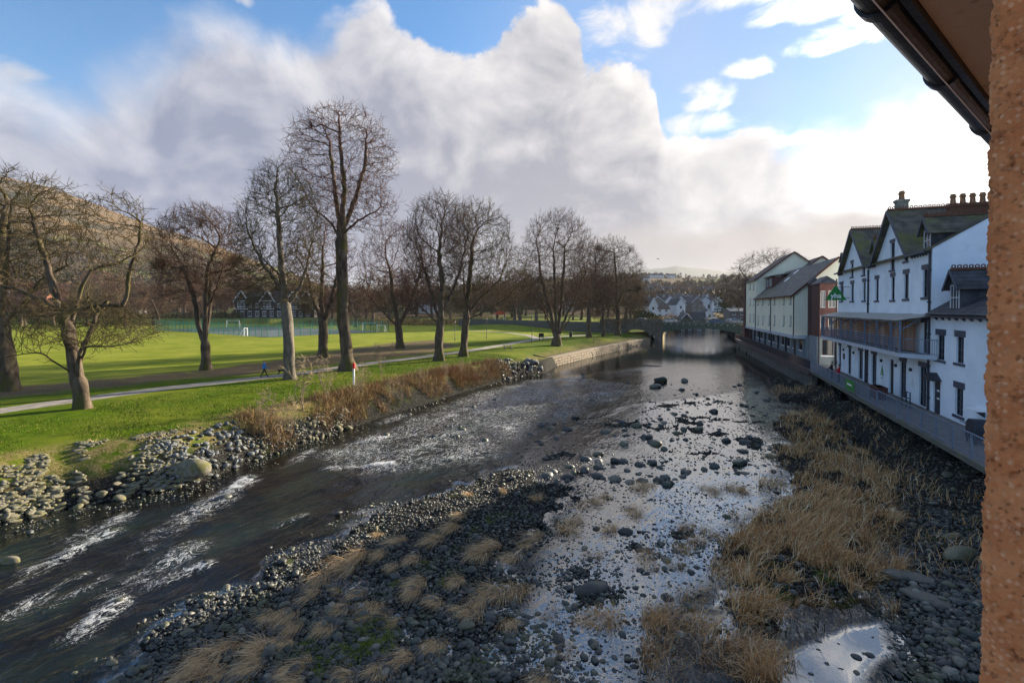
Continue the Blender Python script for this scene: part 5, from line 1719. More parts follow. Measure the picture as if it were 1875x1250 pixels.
def red_bays():
    for i, (pa, pb, u, lab) in enumerate(((1484, 1501, 79.0, 'narrow dark red clad bay with tall windows next to the cream gable'),
                                          (1501, 1534, 73.0, 'wider dark red clad bay half hidden by the yha sign'))):
        v0, zt = onu(pa, 519, u)
        v1, _ = onu(pb, 519, u)
        root, off = rroot('red_bay', v0, u, 2.1, lab, 'bay', 'red clad bays')
        put = lambda a, b, d: (a, u + d, b)
        zb = onu(pa, 616, u)[1]
        w = v1 - v0
        hs = []
        for f0, f1 in (((0.12, 0.72),) if i == 0 else ((0.06, 0.34), (0.5, 0.9))):
            for z0, z1 in ((zt - 3.0, zt - 0.9), (zb + 0.9, zb + 2.6)):
                hs.append((v0 + w * f0, v0 + w * f1, z0, z1))
        mb = MB(off)
        wall_holes(mb, [(v0, zb), (v1, zb), (v1, zt), (v0, zt)], hs, put, 0.12)
        mb.poly([(v0, u, zb), (v0, u + 5, zb), (v0, u + 5, zt), (v0, u, zt)])
        mb.poly([(v1, u, zb), (v1, u + 5, zb), (v1, u + 5, zt), (v1, u, zt)])
        mb.poly([(v0, u, zb), (v1, u, zb), (v1, u + 5, zb), (v0, u + 5, zb)])
        mb.build('wall', M['red_clad'], root)
        for h in hs:
            window(root, off, put, *h, depth=0.12, frame='sash_white', lintel=None, sill=None, bars=0, mull=1)
        r_ = MB(off)
        c = (v0 + v1) / 2
        e = 0.2
        za = zt + 1.0
        for P in ([(v0 - e, u - e, zt), (v1 + e, u - e, zt), (c, u + w / 2, za)], [(v0 - e, u - e, zt), (c, u + w / 2, za), (c, u + 5, za), (v0 - e, u + 5, zt)],
                  [(v1 + e, u - e, zt), (v1 + e, u + 5, zt), (c, u + 5, za), (c, u + w / 2, za)]):
            r_.poly(P)
        r_.poly([(v0 - e, u - e, zt), (v0 - e, u + 5, zt), (v1 + e, u + 5, zt), (v1 + e, u - e, zt)])
        r_.build('roof', M['dark_slate'], root)
        # grey ground floor below
        mb = MB(off)
        hs2 = [(v0 + w * 0.2, v0 + w * 0.8, 3.4, zb - 0.4)] if zb - 0.4 > 3.5 else []
        wall_holes(mb, [(v0 - 0.2, 2.0), (v1, 2.0), (v1, zb - 0.01), (v0 - 0.2, zb - 0.01)], hs2, lambda a, b, d: (a, u + 0.25 + d, b), 0.1)
        mb.poly([(v0 - 0.2, u + 0.25, 2.0), (v0 - 0.2, u + 5, 2.0), (v0 - 0.2, u + 5, zb - 0.01), (v0 - 0.2, u + 0.25, zb - 0.01)])
        mb.build('ground_floor_wall', M['grey_wall'], root)
        for h in hs2:
            window(root, off, lambda a, b, d: (a, u + 0.25 + d, b), *h, depth=0.1, frame='red_clad', lintel=None, sill='paint_white', bars=0, mull=1)
        for vv in (v0 - 0.05, v1 - 0.2):
            m2 = MB(off)
            m2.tube((vv, u - 0.02, 2.1), (vv, u - 0.02, zb), 0.09, None, 8)
            m2.build('column', M['dark_frame'], root)
red_bays()

# ------------------------------------------------------------------ bridge
UB = 148.5
def bridge():
    root, off = rroot('iron_bridge', 0, UB, 0, 'dark green iron arch bridge on stone abutments across the river', 'bridge')
    V0, V1 = -9.6, 10.2
    W_ = 8.0
    ztop = lambda v: 5.15 - 0.012 * (v + 10)
    arch = lambda v: 2.55 + 1.35 * (1 - ((v - 0.3) / 9.9) ** 2)
    n = 28
    for nm, a, b in (('near_rib', UB, UB + 0.35), ('far_rib', UB + W_ - 0.35, UB + W_)):
        mb = MB(off)
        for k in range(n):
            va, vb = V0 + (V1 - V0) * k / n, V0 + (V1 - V0) * (k + 1) / n
            mb.prism([(va, arch(va)), (vb, arch(vb)), (vb, ztop(vb)), (va, ztop(va))], a, b, 'y')
        mb.build('arch_rib', M['iron_green'], root)
    mb = MB(off)                                            # rib flanges
    for k in range(n):
        va, vb = V0 + (V1 - V0) * k / n, V0 + (V1 - V0) * (k + 1) / n
        mb.prism([(va, arch(va) - 0.05), (vb, arch(vb) - 0.05), (vb, arch(vb) + 0.16), (va, arch(va) + 0.16)], UB - 0.12, UB - 0.003, 'y')
    mb.build('arch_flange', M['iron_green'], root)
    mb = MB(off)
    mb.prism([(-26, ztop(-26) - 0.6), (V1 + 14, ztop(V1 + 14) - 0.6), (V1 + 14, ztop(V1 + 14) - 0.1), (-26, ztop(-26) - 0.1)], UB + 0.36, UB + W_ - 0.36, 'y')
    mb.build('deck', M['road'], root)
    mb = MB(off)                                            # cornice
    mb.prism([(V0, ztop(V0) - 0.02), (V1 + 6, ztop(V1 + 6) - 0.02), (V1 + 6, ztop(V1 + 6) + 0.16), (V0, ztop(V0) + 0.16)], UB - 0.2, UB + 0.36, 'y')
    mb.build('cornice', M['iron_green'], root)
    # parapet: rails, posts and lattice
    for nm, yy in (('near', UB + 0.05), ('far', UB + W_ - 0.2)):
        P = lambda v, dz: (v, yy, ztop(v) + 0.16 + dz)
        mb = MB(off)
        mb.bar(P(V0, 0.95), P(V1 + 6, 0.95), 0.14, 0.12)
        mb.bar(P(V0, 0.12), P(V1 + 6, 0.12), 0.10, 0.10)
        par = mb.build('parapet', M['iron_green'], root)
        for v in np.arange(V0, V1 + 6, 1.6):
            m2 = MB(off)
            m2.bar(P(v, 0.0), P(v, 1.0), 0.12, 0.12)
            m2.build('parapet_post', M['iron_green'], par)
        m2 = MB(off)
        for v in np.arange(V0, V1 + 5.6, 0.4):
            m2.bar(P(v, 0.15), P(v + 0.4, 0.92), 0.035, 0.04)
            m2.bar(P(v + 0.4, 0.15), P(v, 0.92), 0.03, 0.04)
        o = m2.build('lattice', M['iron_green'], par)
        o['kind'] = 'stuff'
        if nm == 'near':
            for v in np.arange(V0 + 0.8, V1, 1.6):
                m2 = MB(off)
                m2.box(v - 0.11, v + 0.11, yy - 0.30, yy - 0.27, ztop(v) - 0.30, ztop(v) - 0.12)
                m2.build('cornice_boss', M['sash_white'], root)
    # left abutment with the river face coloured gold as if sunlit, right abutment
    mb = MB(off)
    mb.box(V0 - 1.9, V0, UB - 0.4, UB + W_ + 0.4, -0.8, 5.0)
    mb.box(V0 - 2.1, V0 + 0.15, UB - 0.6, UB - 0.41, -0.8, 6.3)
    mb.build('abutment', M['wall_stone'], root)
    mb = MB(off)
    for k in range(10):
        for j in range(5):
            mb.box(V0 + 0.002, V0 + 0.05 + 0.02 * ((k + j) % 2), UB - 0.38 + k * 0.86, UB + 0.42 + k * 0.86, -0.5 + j * 0.62, 0.08 + j * 0.62)
    o = mb.build('abutment_facing', M['sunlit_stone'], root)
    mb = MB(off)
    mb.box(V1, V1 + 14, UB - 0.4, UB + W_ + 0.4, -0.8, 4.4)
    mb.build('abutment', M['wall_stone'], root)
    # land arch wall to the left, with a flood arch through it
    va, vb = onu(1143, 605, UB)[0], onu(1188, 605, UB)[0]
    zs = onu(1165, 612, UB)[1]
    pts = []
    VL = -27.0
    mb = MB(off)
    cx, hw, rise = (va + vb) / 2, (vb - va) / 2, 1.6
    zt = lambda v: 5.4 + 0.9
    N = 14
    for yy, flip in ((UB - 0.35, 1), (UB + W_, -1)):
        mb.poly([(VL, yy, 1.6), (cx - hw, yy, 1.6), (cx - hw, yy, 6.2), (VL, yy, 6.2)])
        mb.poly([(cx + hw, yy, 1.6), (V0 - 2.1, yy, 1.6), (V0 - 2.1, yy, 6.2), (cx + hw, yy, 6.2)])
        for k in range(N):
            a0, a1 = math.pi * k / N, math.pi * (k + 1) / N
            p0, p1 = (cx - hw * math.cos(a0), 1.7 + rise * math.sin(a0)), (cx - hw * math.cos(a1), 1.7 + rise * math.sin(a1))
            mb.poly([(p0[0], yy, p0[1]), (p1[0], yy, p1[1]), (p1[0], yy, 6.2), (p0[0], yy, 6.2)])
    for k in range(N):
        a0, a1 = math.pi * k / N, math.pi * (k + 1) / N
        p0, p1 = (cx - hw * math.cos(a0), 1.7 + rise * math.sin(a0)), (cx - hw * math.cos(a1), 1.7 + rise * math.sin(a1))
        mb.poly([(p0[0], UB - 0.35, p0[1]), (p1[0], UB - 0.35, p1[1]), (p1[0], UB + W_, p1[1]), (p0[0], UB + W_, p0[1])])
    mb.poly([(VL, UB - 0.35, 6.2), (V0 - 2.1, UB - 0.35, 6.2), (V0 - 2.1, UB + 0.1, 6.2), (VL, UB + 0.1, 6.2)])
    mb.build('approach_wall', M['wall_stone'], root)
bridge()
# stone flood wall on the left bank before the bridge
def flood_wall():
    Lp = [np.array(L_LINE[k]) for k in range(len(L_LINE))]
    pts = [at(1010, 672)[:2], at(1060, 659)[:2], at(1110, 646.5)[:2], at(1150, 637)[:2], at(1190, 629)[:2]]
    root = empty('flood_wall', (pts[0][0], pts[0][1], 0), 0, 'pale tan stone flood wall along the grass before the bridge', 'wall')
    off = (pts[0][0], pts[0][1], 0)
    mb = MB(off)
    cap = []
    for a, b in zip(pts[:-1], pts[1:]):
        e = (b - a) / np.linalg.norm(b - a)
        nn = np.array((-e[1], e[0]))
        a2, b2 = a + nn * 1.3, b + nn * 1.3
        for q in ([(*a, -0.5), (*b, -0.5), (*(b + nn * .45), 1.40), (*(a + nn * .45), 1.40)], [(*(a + nn * .45), 1.40), (*(b + nn * .45), 1.40), (*(b2), 1.46), (*(a2), 1.46)]):
            mb.poly(q)
    a, e = pts[0], (pts[1] - pts[0]) / np.linalg.norm(pts[1] - pts[0])
    nn = np.array((-e[1], e[0]))
    mb.poly([(*a, -0.5), (*(a + nn * 3.2), -0.5), (*(a + nn * 3.2), 1.9), (*(a + nn * .45), 1.40)])
    mb.build('core', M['tan_stone'], root)
    rg = np.random.default_rng(9)
    ms = []
    for k in range(5):
        V = np.sign(ICO2[0]) * np.abs(ICO2[0]) ** 0.5 + 0.06 * rg.normal(size=ICO2[0].shape)
        me = mesh_np('stone', V, ICO2[1], True)
        me.materials.append(M['tan_stone'])
        ms.append(me)
    cnt = 0
    for a, b in zip(pts[:-1], pts[1:]):
        L_ = np.linalg.norm(b - a)
        e = (b - a) / L_
        nn = np.array((-e[1], e[0]))
        for row in range(4):
            s = 0.0
            while s < L_ and cnt < 290:
                w = rg.uniform(0.9, 1.9)
                f = (row + 0.5) / 4
                c = a + e * (s + w / 2) + nn * (0.45 * f + 0.02)
                o = obj('stone', ms[rg.integers(5)], None, root)
                o.location = (c[0] - off[0], c[1] - off[1], -0.2 + 1.58 * f)
                o.scale = (w / 2 * 0.96, rg.uniform(0.06, 0.13), rg.uniform(0.15, 0.22))
                o.rotation_euler = (-0.17, 0, math.atan2(e[1], e[0]))
                cnt += 1
                s += w
flood_wall()
# ------------------------------------------------------------------ own building: window jamb, eaves and gutter
def worley(s, t, cell, seed):
    ix, iy = np.floor(s / cell), np.floor(t / cell)
    best = np.full(s.shape, 9.0)
    for dx in (-1, 0, 1):
        for dy in (-1, 0, 1):
            cx, cy = ix + dx, iy + dy
            px, py = (cx + _hash(cx, cy, seed)) * cell, (cy + _hash(cx, cy, seed + 1)) * cell
            r = 0.55 + 0.9 * _hash(cx, cy, seed + 2)
            best = np.minimum(best, np.hypot(s - px, t - py) / cell / r)
    return best
def own_house():
    m = mk('roughcast', (0.66, 0.235, 0.085), 0.9, (0.74, 0.32, 0.13), 0.12, 14.0, 0.35, 300, third=(0.33, 0.12, 0.045), tscale=40.0, tpos=(0.56, 0.72))
    T = NT(m.node_tree)                                     # pebble tones; dark and pale spots also imitate shaded pits and lit bumps
    bs = m.node_tree.nodes['Principled BSDF']
    old = bs.inputs['Base Color'].links[0].from_socket
    vo = T.n('ShaderNodeTexVoronoi', {}, {'Vector': T.n('ShaderNodeTexCoord').outputs['Object'], 'Scale': 120.0})
    sp = T.n('ShaderNodeSeparateColor', {}, {0: vo.outputs['Color']}).outputs
    cc = T.mix(T.m('MULTIPLY', T.m('MULTIPLY', T.sm(sp[0], 0.35, 0.9), T.sm(vo.outputs['Distance'], 0.6, 0.2)), 0.65), old, (0.17, 0.062, 0.022))
    cc = T.mix(T.m('MULTIPLY', T.sm(sp[1], 0.5, 1.0), T.sm(vo.outputs['Distance'], 0.6, 0.2)), cc, (0.80, 0.44, 0.24))
    T.link(cc, bs.inputs['Base Color'])
    root = empty('roughcast_house', (0, 0, 0), math.atan2(0.629, 0.777), 'orange roughcast house wall with brown soffit and black gutter', 'building')
    eo, dj = 0.150, 1.085                                   # outer wall face and jamb along the wall
    # profile along s: outer face (coming in from +x), rounded arris, jamb face going inwards
    rr = 0.02
    prof, nor = [], []
    st = 0.0036
    for x in np.arange(dj + 0.22, dj + rr, -st):
        prof.append((x, eo)); nor.append((0, 1))
    for t in np.linspace(math.pi / 2, math.pi, 10)[1:-1]:
        prof.append((dj + rr + rr * math.cos(t), eo - rr + rr * math.sin(t))); nor.append((math.cos(t), math.sin(t)))
    for y in np.arange(eo - rr, eo - 0.36, -st):
        prof.append((dj, y)); nor.append((-1, 0))
    prof, nor = np.array(prof), np.array(nor)
    s = np.concatenate([[0], np.cumsum(np.hypot(*np.diff(prof, axis=0).T))])
    zz = np.arange(CAMZ - 0.85, CAMZ + 1.045, st)
    S, Z = np.meshgrid(s, zz)
    w = worley(S, Z, 0.0085, 3)
    w2 = worley(S + 3, Z, 0.006, 8)
    h = np.clip(1 - w * 1.0, 0, 1) ** 0.5 * 0.0135 - 0.004 + np.clip(1 - w2, 0, 1) * 0.0018 + (fbm(S, Z, 25, 3, 5) - 0.5) * 0.008
    PX = prof[:, 0][None] + nor[:, 0][None] * h
    PYy = prof[:, 1][None] + nor[:, 1][None] * h
    V = np.stack([PX, PYy, Z], -1)
    nr, nc = S.shape
    idx = np.arange(nr * nc).reshape(nr, nc)
    f = np.stack([idx[:-1, :-1], idx[1:, :-1], idx[1:, 1:], idx[:-1, 1:]], -1).reshape(-1, 4)
    obj('window_jamb', mesh_np('window_jamb', V.reshape(-1, 3), f, True), m, root)
    mb = MB()
    mb.box(dj + 0.22, dj + 7.0, -0.35, eo - 0.004, 0.0, CAMZ + 1.045)
    mb.box(-7.0, -0.45, -0.35, eo, 0.0, CAMZ + 1.045)
    mb.box(-0.45, dj + 0.22, -0.35, eo, 0.0, CAMZ - 0.86)
    mb.build('wall', m, root)
    zs = CAMZ + 1.05
    mb = MB()
    mb.box(-7, dj + 7, -0.4, 0.50, zs, zs + 0.02)
    mb.build('soffit', M['soffit'], root)
    mb = MB()
    mb.box(-7, dj + 7, 0.502, 0.525, zs - 0.03, zs + 0.20)
    mb.build('fascia', M['gutter'], root)
    # half round gutter
    mb = MB()
    c, r = (0.592, zs + 0.03), 0.062
    ts = np.linspace(math.pi, 2 * math.pi, 13)
    out = [(c[0] + r * math.cos(t), c[1] + r * math.sin(t)) for t in ts]
    inn = [(c[0] + (r - .006) * math.cos(t), c[1] + (r - .006) * math.sin(t)) for t in ts]
    prof = out + inn[::-1]
    for k in range(len(prof)):
        p, q = prof[k], prof[(k + 1) % len(prof)]
        mb.poly([(-7, p[0], p[1]), (dj + 7, p[0], p[1]), (dj + 7, q[0], q[1]), (-7, q[0], q[1])])
    g = mb.build('gutter', M['gutter'], root, 0, True)
    for x in (0.05, 1.06, 1.38, 2.1, 3.0, 4.0):
        m2 = MB()
        out2 = [(c[0] + (r + .012) * math.cos(t), c[1] + (r + .012) * math.sin(t)) for t in ts]
        pr = out2 + [(c[0] + (r + .001) * math.cos(t), c[1] + (r + .001) * math.sin(t)) for t in ts][::-1]
        m2.prism(pr, x, x + 0.05, 'x')
        m2.build('gutter_bracket', M['gutter'], g)
    mb = MB()
    mb.tube((-7, 0.572, zs - 0.043), (dj + 7, 0.572, zs - 0.043), 0.0028, None, 6)
    mb.build('pale_rod', M['paint_white'], root)  # thin white rod added as the pale line along the gutter
    mb = MB()
    roof_plane(mb, (-7, 0.60, zs + 0.13), (dj + 7, 0.60, zs + 0.13), (dj + 7, -4.5, zs + 3.1), (-7, -4.5, zs + 3.1), 0.3)
    mb.build('roof', M['dark_slate'], root)
own_house()

# ------------------------------------------------------------------ bare winter trees
def bark_mat(name, a, b, moss, mossamt=(0.5, 0.65)):
    return mk(name, a, 0.95, b, 0.3, 3.0, 0.8, 14, spec=0.1, third=moss, tscale=0.7, tpos=mossamt, stretch=(1, 1, 0.35))
M['bark'] = bark_mat('bark', (0.070, 0.052, 0.038), (0.14, 0.11, 0.08), (0.085, 0.080, 0.022))
M['bark_pale'] = bark_mat('bark_pale', (0.11, 0.095, 0.075), (0.20, 0.175, 0.14), (0.10, 0.095, 0.04), (0.55, 0.72))
M['twig'] = mk('twig', (0.070, 0.045, 0.032), 0.95, (0.115, 0.072, 0.048), 0.2, 1.0, 0.0, spec=0.05)
M['twig_red'] = mk('twig_red', (0.085, 0.044, 0.035), 0.95, (0.125, 0.066, 0.048), 0.2, 1.0, 0.0, spec=0.05)
M['twig_olive'] = mk('twig_olive', (0.064, 0.052, 0.027), 0.95, (0.105, 0.084, 0.042), 0.2, 1.0, 0.0, spec=0.05)
M['twig_pale'] = mk('twig_pale', (0.26, 0.20, 0.13), 0.95, (0.33, 0.26, 0.17), 0.2, 1.0, 0.0, spec=0.05)

def prisms(P, Q, r0, r1, n):
    P, Q = np.asarray(P), np.asarray(Q)
    d = Q - P
    L_ = np.linalg.norm(d, axis=1, keepdims=True)
    d = d / np.maximum(L_, 1e-9)
    ref = np.where(np.abs(d[:, 2:3]) < 0.9, np.array([[0, 0, 1.0]]), np.array([[1.0, 0, 0]]))
    a = np.cross(d, ref)
    a /= np.linalg.norm(a, axis=1, keepdims=True)
    b = np.cross(d, a)
    t = np.arange(n) * 2 * math.pi / n
    ring = a[:, None] * np.cos(t)[None, :, None] + b[:, None] * np.sin(t)[None, :, None]
    V = np.concatenate([P[:, None] + ring * np.asarray(r0)[:, None, None], Q[:, None] + ring * np.asarray(r1)[:, None, None]], 1)
    k = np.arange(n)
    F0 = np.stack([k, (k + 1) % n, n + (k + 1) % n, n + k], -1)
    Fc = F0[None] + (np.arange(len(P)) * 2 * n)[:, None, None]
    return V.reshape(-1, 3), Fc.reshape(-1, 4)

def grow(seed, stems, attract, step, infl, kill, iters=90, wob=0.25, trop=0.05):
    """space colonisation: stems = list of polylines (first is rooted at 0, others start on it); returns nodes, parents"""
    rg = np.random.default_rng(seed)
    pos, par = [], []
    for k, st in enumerate(stems):
        st = np.asarray(st, float)
        s = np.concatenate([[0], np.cumsum(np.linalg.norm(np.diff(st, axis=0), axis=1))])
        m_ = max(2, int(s[-1] / step))
        q = np.stack([np.interp(np.linspace(0, s[-1], m_ + 1), s, st[:, c]) for c in range(3)], -1)
        if k == 0:
            last = -1
            start = 0
        else:
            d = np.linalg.norm(np.array(pos) - q[0], axis=1)
            last = int(np.argmin(d))
            start = 1
        for j in range(start, len(q)):
            pos.append(q[j] + (rg.normal(size=3) * step * 0.07 if j > 1 else 0))
            par.append(last)
            last = len(pos) - 1
    pos = np.array(pos)
    par = list(par)
    A = attract.copy()
    D = np.linalg.norm(A[:, None] - pos[None], axis=2)
    near = D.argmin(1)
    dist = D.min(1)
    alive = dist > kill
    A, near, dist = A[alive], near[alive], dist[alive]
    for it in range(iters):
        if len(A) == 0:
            break
        act = dist < infl
        if not act.any():
            act = dist < dist.min() + step
        dirs = np.zeros((len(pos), 3))
        v = A[act] - pos[near[act]]
        v /= np.linalg.norm(v, axis=1, keepdims=True)
        np.add.at(dirs, near[act], v)
        idx = np.unique(near[act])
        d = dirs[idx]
        d /= np.maximum(np.linalg.norm(d, axis=1, keepdims=True), 1e-6)
        d += rg.normal(size=d.shape) * wob + np.array((0, 0, trop))
        d /= np.linalg.norm(d, axis=1, keepdims=True)
        new = pos[idx] + d * step
        base = len(pos)
        pos = np.concatenate([pos, new])
        par += list(idx)
        Dn = np.linalg.norm(A[:, None] - new[None], axis=2)
        j = Dn.argmin(1)
        dn = Dn[np.arange(len(A)), j]
        b = dn < dist
        near = np.where(b, base + j, near)
        dist = np.where(b, dn, dist)
        alive = dist > kill
        A, near, dist = A[alive], near[alive], dist[alive]
    return pos, np.array(par)

def ellipsoid_pts(rg, n, shapes):
    out = []
    w = np.array([s[3] * s[4] * s[5] for s in shapes], float)
    w /= w.sum()
    for s, f in zip(shapes, w):
        m_ = max(8, int(n * f))
        d = rg.normal(size=(m_, 3))
        d /= np.linalg.norm(d, axis=1, keepdims=True)
        r = rg.uniform(0.25, 1, m_) ** (1 / 2.6)
        p = d * r[:, None] * np.array(s[3:6]) + np.array(s[:3])
        if len(s) > 6:
            p = p[p[:, 2] > s[6]]
        out.append(p)
    return np.concatenate(out)

def tree_meshes(seed, stems, shapes, natt, Rt, step=0.9, q=0.62, twigs=4, tl=(0.7, 1.5), rtip=0.016, flare=1.5, droop=0.0, infl=None, twr=0.018, wob=0.25, side=3, fine=0.46):
    rg = np.random.default_rng(seed)
    att = ellipsoid_pts(rg, int(natt * 5.5 * (0.46 / fine) ** 2), shapes)
    step = step * fine
    pos, par = grow(seed, stems, att, step, infl or step * 11, step * 1.15, iters=170, wob=wob * 0.55)
    cntc = np.zeros(len(pos))
    for _ in range(2):                                      # smooth the zigzag out of the limbs
        acc = np.zeros_like(pos)
        cntc = np.zeros(len(pos))
        ii = np.arange(1, len(pos))
        np.add.at(acc, par[ii], pos[ii])
        np.add.at(cntc, par[ii], 1)
        hasc = (cntc > 0) & (par >= 0)
        k_ = np.where(hasc)[0]
        pos[k_] = 0.5 * pos[k_] + 0.25 * pos[par[k_]] + 0.25 * acc[k_] / cntc[k_][:, None]
    n = len(pos)
    tips = np.zeros(n)
    ch = np.zeros(n, int)
    for i in range(n - 1, 0, -1):
        if ch[i] == 0:
            tips[i] = 1
        if par[i] >= 0:
            tips[par[i]] += tips[i]
            ch[par[i]] += 1
    r = np.maximum(Rt * (tips / max(tips[0], 1)) ** q, rtip)
    z0 = pos[:, 2] - pos[0, 2]
    r = r * (1 + (flare - 1) * np.exp(-np.clip(z0, 0, None) / (Rt * 1.3)))
    e = np.arange(1, n)
    p, c = pos[par[e]], pos[e]
    best = np.full(n, -1)
    bt = np.zeros(n)
    for i in range(1, n):
        if tips[i] > bt[par[i]]:
            bt[par[i]], best[par[i]] = tips[i], i
    for i in range(1, n):                                   # no sudden steps in thickness along a stem
        if best[par[i]] == i and r[i] < r[par[i]] * 0.86:
            r[i] = r[par[i]] * 0.86
    main = best[par[e]] == e
    # one frame per joint so that neighbouring pieces share their rings
    din = np.zeros((n, 3))
    din[e] = (c - p) / np.maximum(np.linalg.norm(c - p, axis=1, keepdims=True), 1e-9)
    din[0] = (0, 0, 1)
    hb = best >= 0
    dout = din.copy()
    dout[hb] = din[best[hb]]
    tan = din + dout
    tan /= np.maximum(np.linalg.norm(tan, axis=1, keepdims=True), 1e-9)
    tan[0] = (0, 0, 1)
    t0 = np.where(main[:, None], tan[par[e]], din[e])
    rp, rc = r[par[e]], r[e]
    rp = np.where(main, rp, np.minimum(rp * 0.8, rc * 1.5 + 0.01))
    big = rc > Rt * 0.22
    mid = (~big) & (rc > 0.045)
    small = (~big) & ~mid
    def skinned(m_, ns, lump):
        ref = np.array((0.31, 0.93, 0.17))
        out = []
        th = np.arange(ns) * 2 * math.pi / ns
        for P_, T_, R_ in ((p[m_], t0[m_], rp[m_]), (c[m_], tan[e][m_], rc[m_])):
            a_ = np.cross(T_, ref)
            a_ /= np.maximum(np.linalg.norm(a_, axis=1, keepdims=True), 1e-6)
            b_ = np.cross(T_, a_)
            k_ = np.ones((len(P_), ns))
            if lump:
                zz_ = P_[:, 2:3]
                k_ = 1 + lump * (np.sin(3 * th[None] + zz_ * 0.9 + seed) * 0.5 + np.sin(5 * th[None] - zz_ * 1.7) * 0.35 + np.sin(2 * th[None] + zz_ * 2.3 + P_[:, :1]) * 0.5)
            ring = a_[:, None] * np.cos(th)[None, :, None] + b_[:, None] * np.sin(th)[None, :, None]
            out.append(P_[:, None] + ring * (R_[:, None] * k_)[..., None])
        V_ = np.concatenate(out, 1)
        k = np.arange(ns)
        F0 = np.stack([k, (k + 1) % ns, ns + (k + 1) % ns, ns + k], -1)
        return V_.reshape(-1, 3), (F0[None] + (np.arange(int(m_.sum())) * 2 * ns)[:, None, None]).reshape(-1, 4)
    Vt, Ft = skinned(big, 14, 0.13)
    parts = []
    for m_, ns in ((mid, 5), (small, 3)):
        if m_.any():
            parts.append(skinned(m_, ns, 0))
    # twigs
    dirn = np.zeros((n, 3))
    dirn[e] = (c - p) / np.linalg.norm(c - p, axis=1, keepdims=True)
    src = np.where((r < max(0.07, Rt * 0.10)) & (np.arange(n) > 3))[0]
    src = np.repeat(src, max(1, twigs // 2))
    m_ = len(src)
    d = dirn[src] * 0.8 + rg.normal(size=(m_, 3)) * 0.48 + np.array((0, 0, 0.16 - droop))
    d /= np.linalg.norm(d, axis=1, keepdims=True)
    L_ = rg.uniform(*tl, m_) * 0.8
    o = pos[src] - dirn[src] * rg.uniform(0, step, m_)[:, None]
    e1 = o + d * L_[:, None]
    parts.append(prisms(o, e1, np.full(m_, twr), np.full(m_, twr * 0.4), 3))
    # twiglets: slim slivers
    so = np.concatenate([o + (e1 - o) * rg.uniform(0.25, 0.95, m_)[:, None] for _ in range(side)])
    sd = np.concatenate([d] * side) * 0.75 + rg.normal(size=(m_ * side, 3)) * 0.5 + np.array((0, 0, 0.1 - droop))
    sd /= np.linalg.norm(sd, axis=1, keepdims=True)
    sl_ = rg.uniform(0.3, 0.7, m_ * side) * np.mean(tl)
    sidev = np.cross(sd, rg.normal(size=sd.shape))
    sidev /= np.linalg.norm(sidev, axis=1, keepdims=True)
    tv = np.stack([so - sidev * twr * 0.7, so + sidev * twr * 0.7, so + sd * sl_[:, None]], 1).reshape(-1, 3)
    tf = np.arange(len(tv)).reshape(-1, 3)
    V, Fq, k = [], [], 0
    for v_, f_ in parts:
        V.append(v_)
        Fq.append(f_ + k)
        k += len(v_)
    V.append(tv)
    crown = mesh_np('crown', np.concatenate(V), [np.concatenate(Fq), tf + k], True)
    trunk = mesh_np('trunk', Vt, Ft, True)
    print('TREE', seed, n, len(trunk.loop_triangles) if False else len(crown.polygons))
    return trunk, crown
NTREE = [0]
def plant(base, label, tm, group, bark='bark', twig='twig', rz=0.0, sc_=1.0, name='bare_tree', cat='tree'):
    root = empty(name, base, rz, label, cat, group)
    root.scale = (sc_, sc_, sc_)
    tr, cr = tm
    for nm, me, mt in (('trunk', tr, bark), ('crown', cr, twig)):
        if len(me.materials) == 0:
            me.materials.append(M[mt])
        obj(nm, me, None, root)
    return root
def base_at(px, py, z=2.15):
    return tuple(at(px, py, z))
def S(px, py, bx, by):
    """helper: pixel offset from a base pixel -> metres to the right and up at that tree's distance"""
    Y = at(bx, by, 2.2)[1]
    return (px - bx) / F * Y, (by - py) / F * Y
def park_tree(bx, by, label, stems_px, shapes_px, natt, Rt, seed, twig='twig', bark='bark', depth=0.85, **kw):
    """stems and crown ellipses given where the photo shows them, as pixels at the tree's own distance"""
    st = []
    rg = np.random.default_rng(seed + 500)
    for s in stems_px:
        line = []
        for k, q in enumerate(s):
            x, z = S(q[0], q[1], bx, by)
            y = q[2] if len(q) > 2 else 0.0
            line.append((x, y, z))
        st.append(line)
    sh = []
    for cx, cy, rx, ry in shapes_px:
        x, z = S(cx, cy, bx, by)
        a, b = rx / F * at(bx, by, 2.2)[1], ry / F * at(bx, by, 2.2)[1]
        sh.append((x, 0.0, z, a * 1.08, a * depth, b * 1.0))
    tm = tree_meshes(seed, st, sh, natt, Rt, **kw)
    return plant(base_at(bx, by), label, tm, 'bare trees of the riverside park', bark, twig)
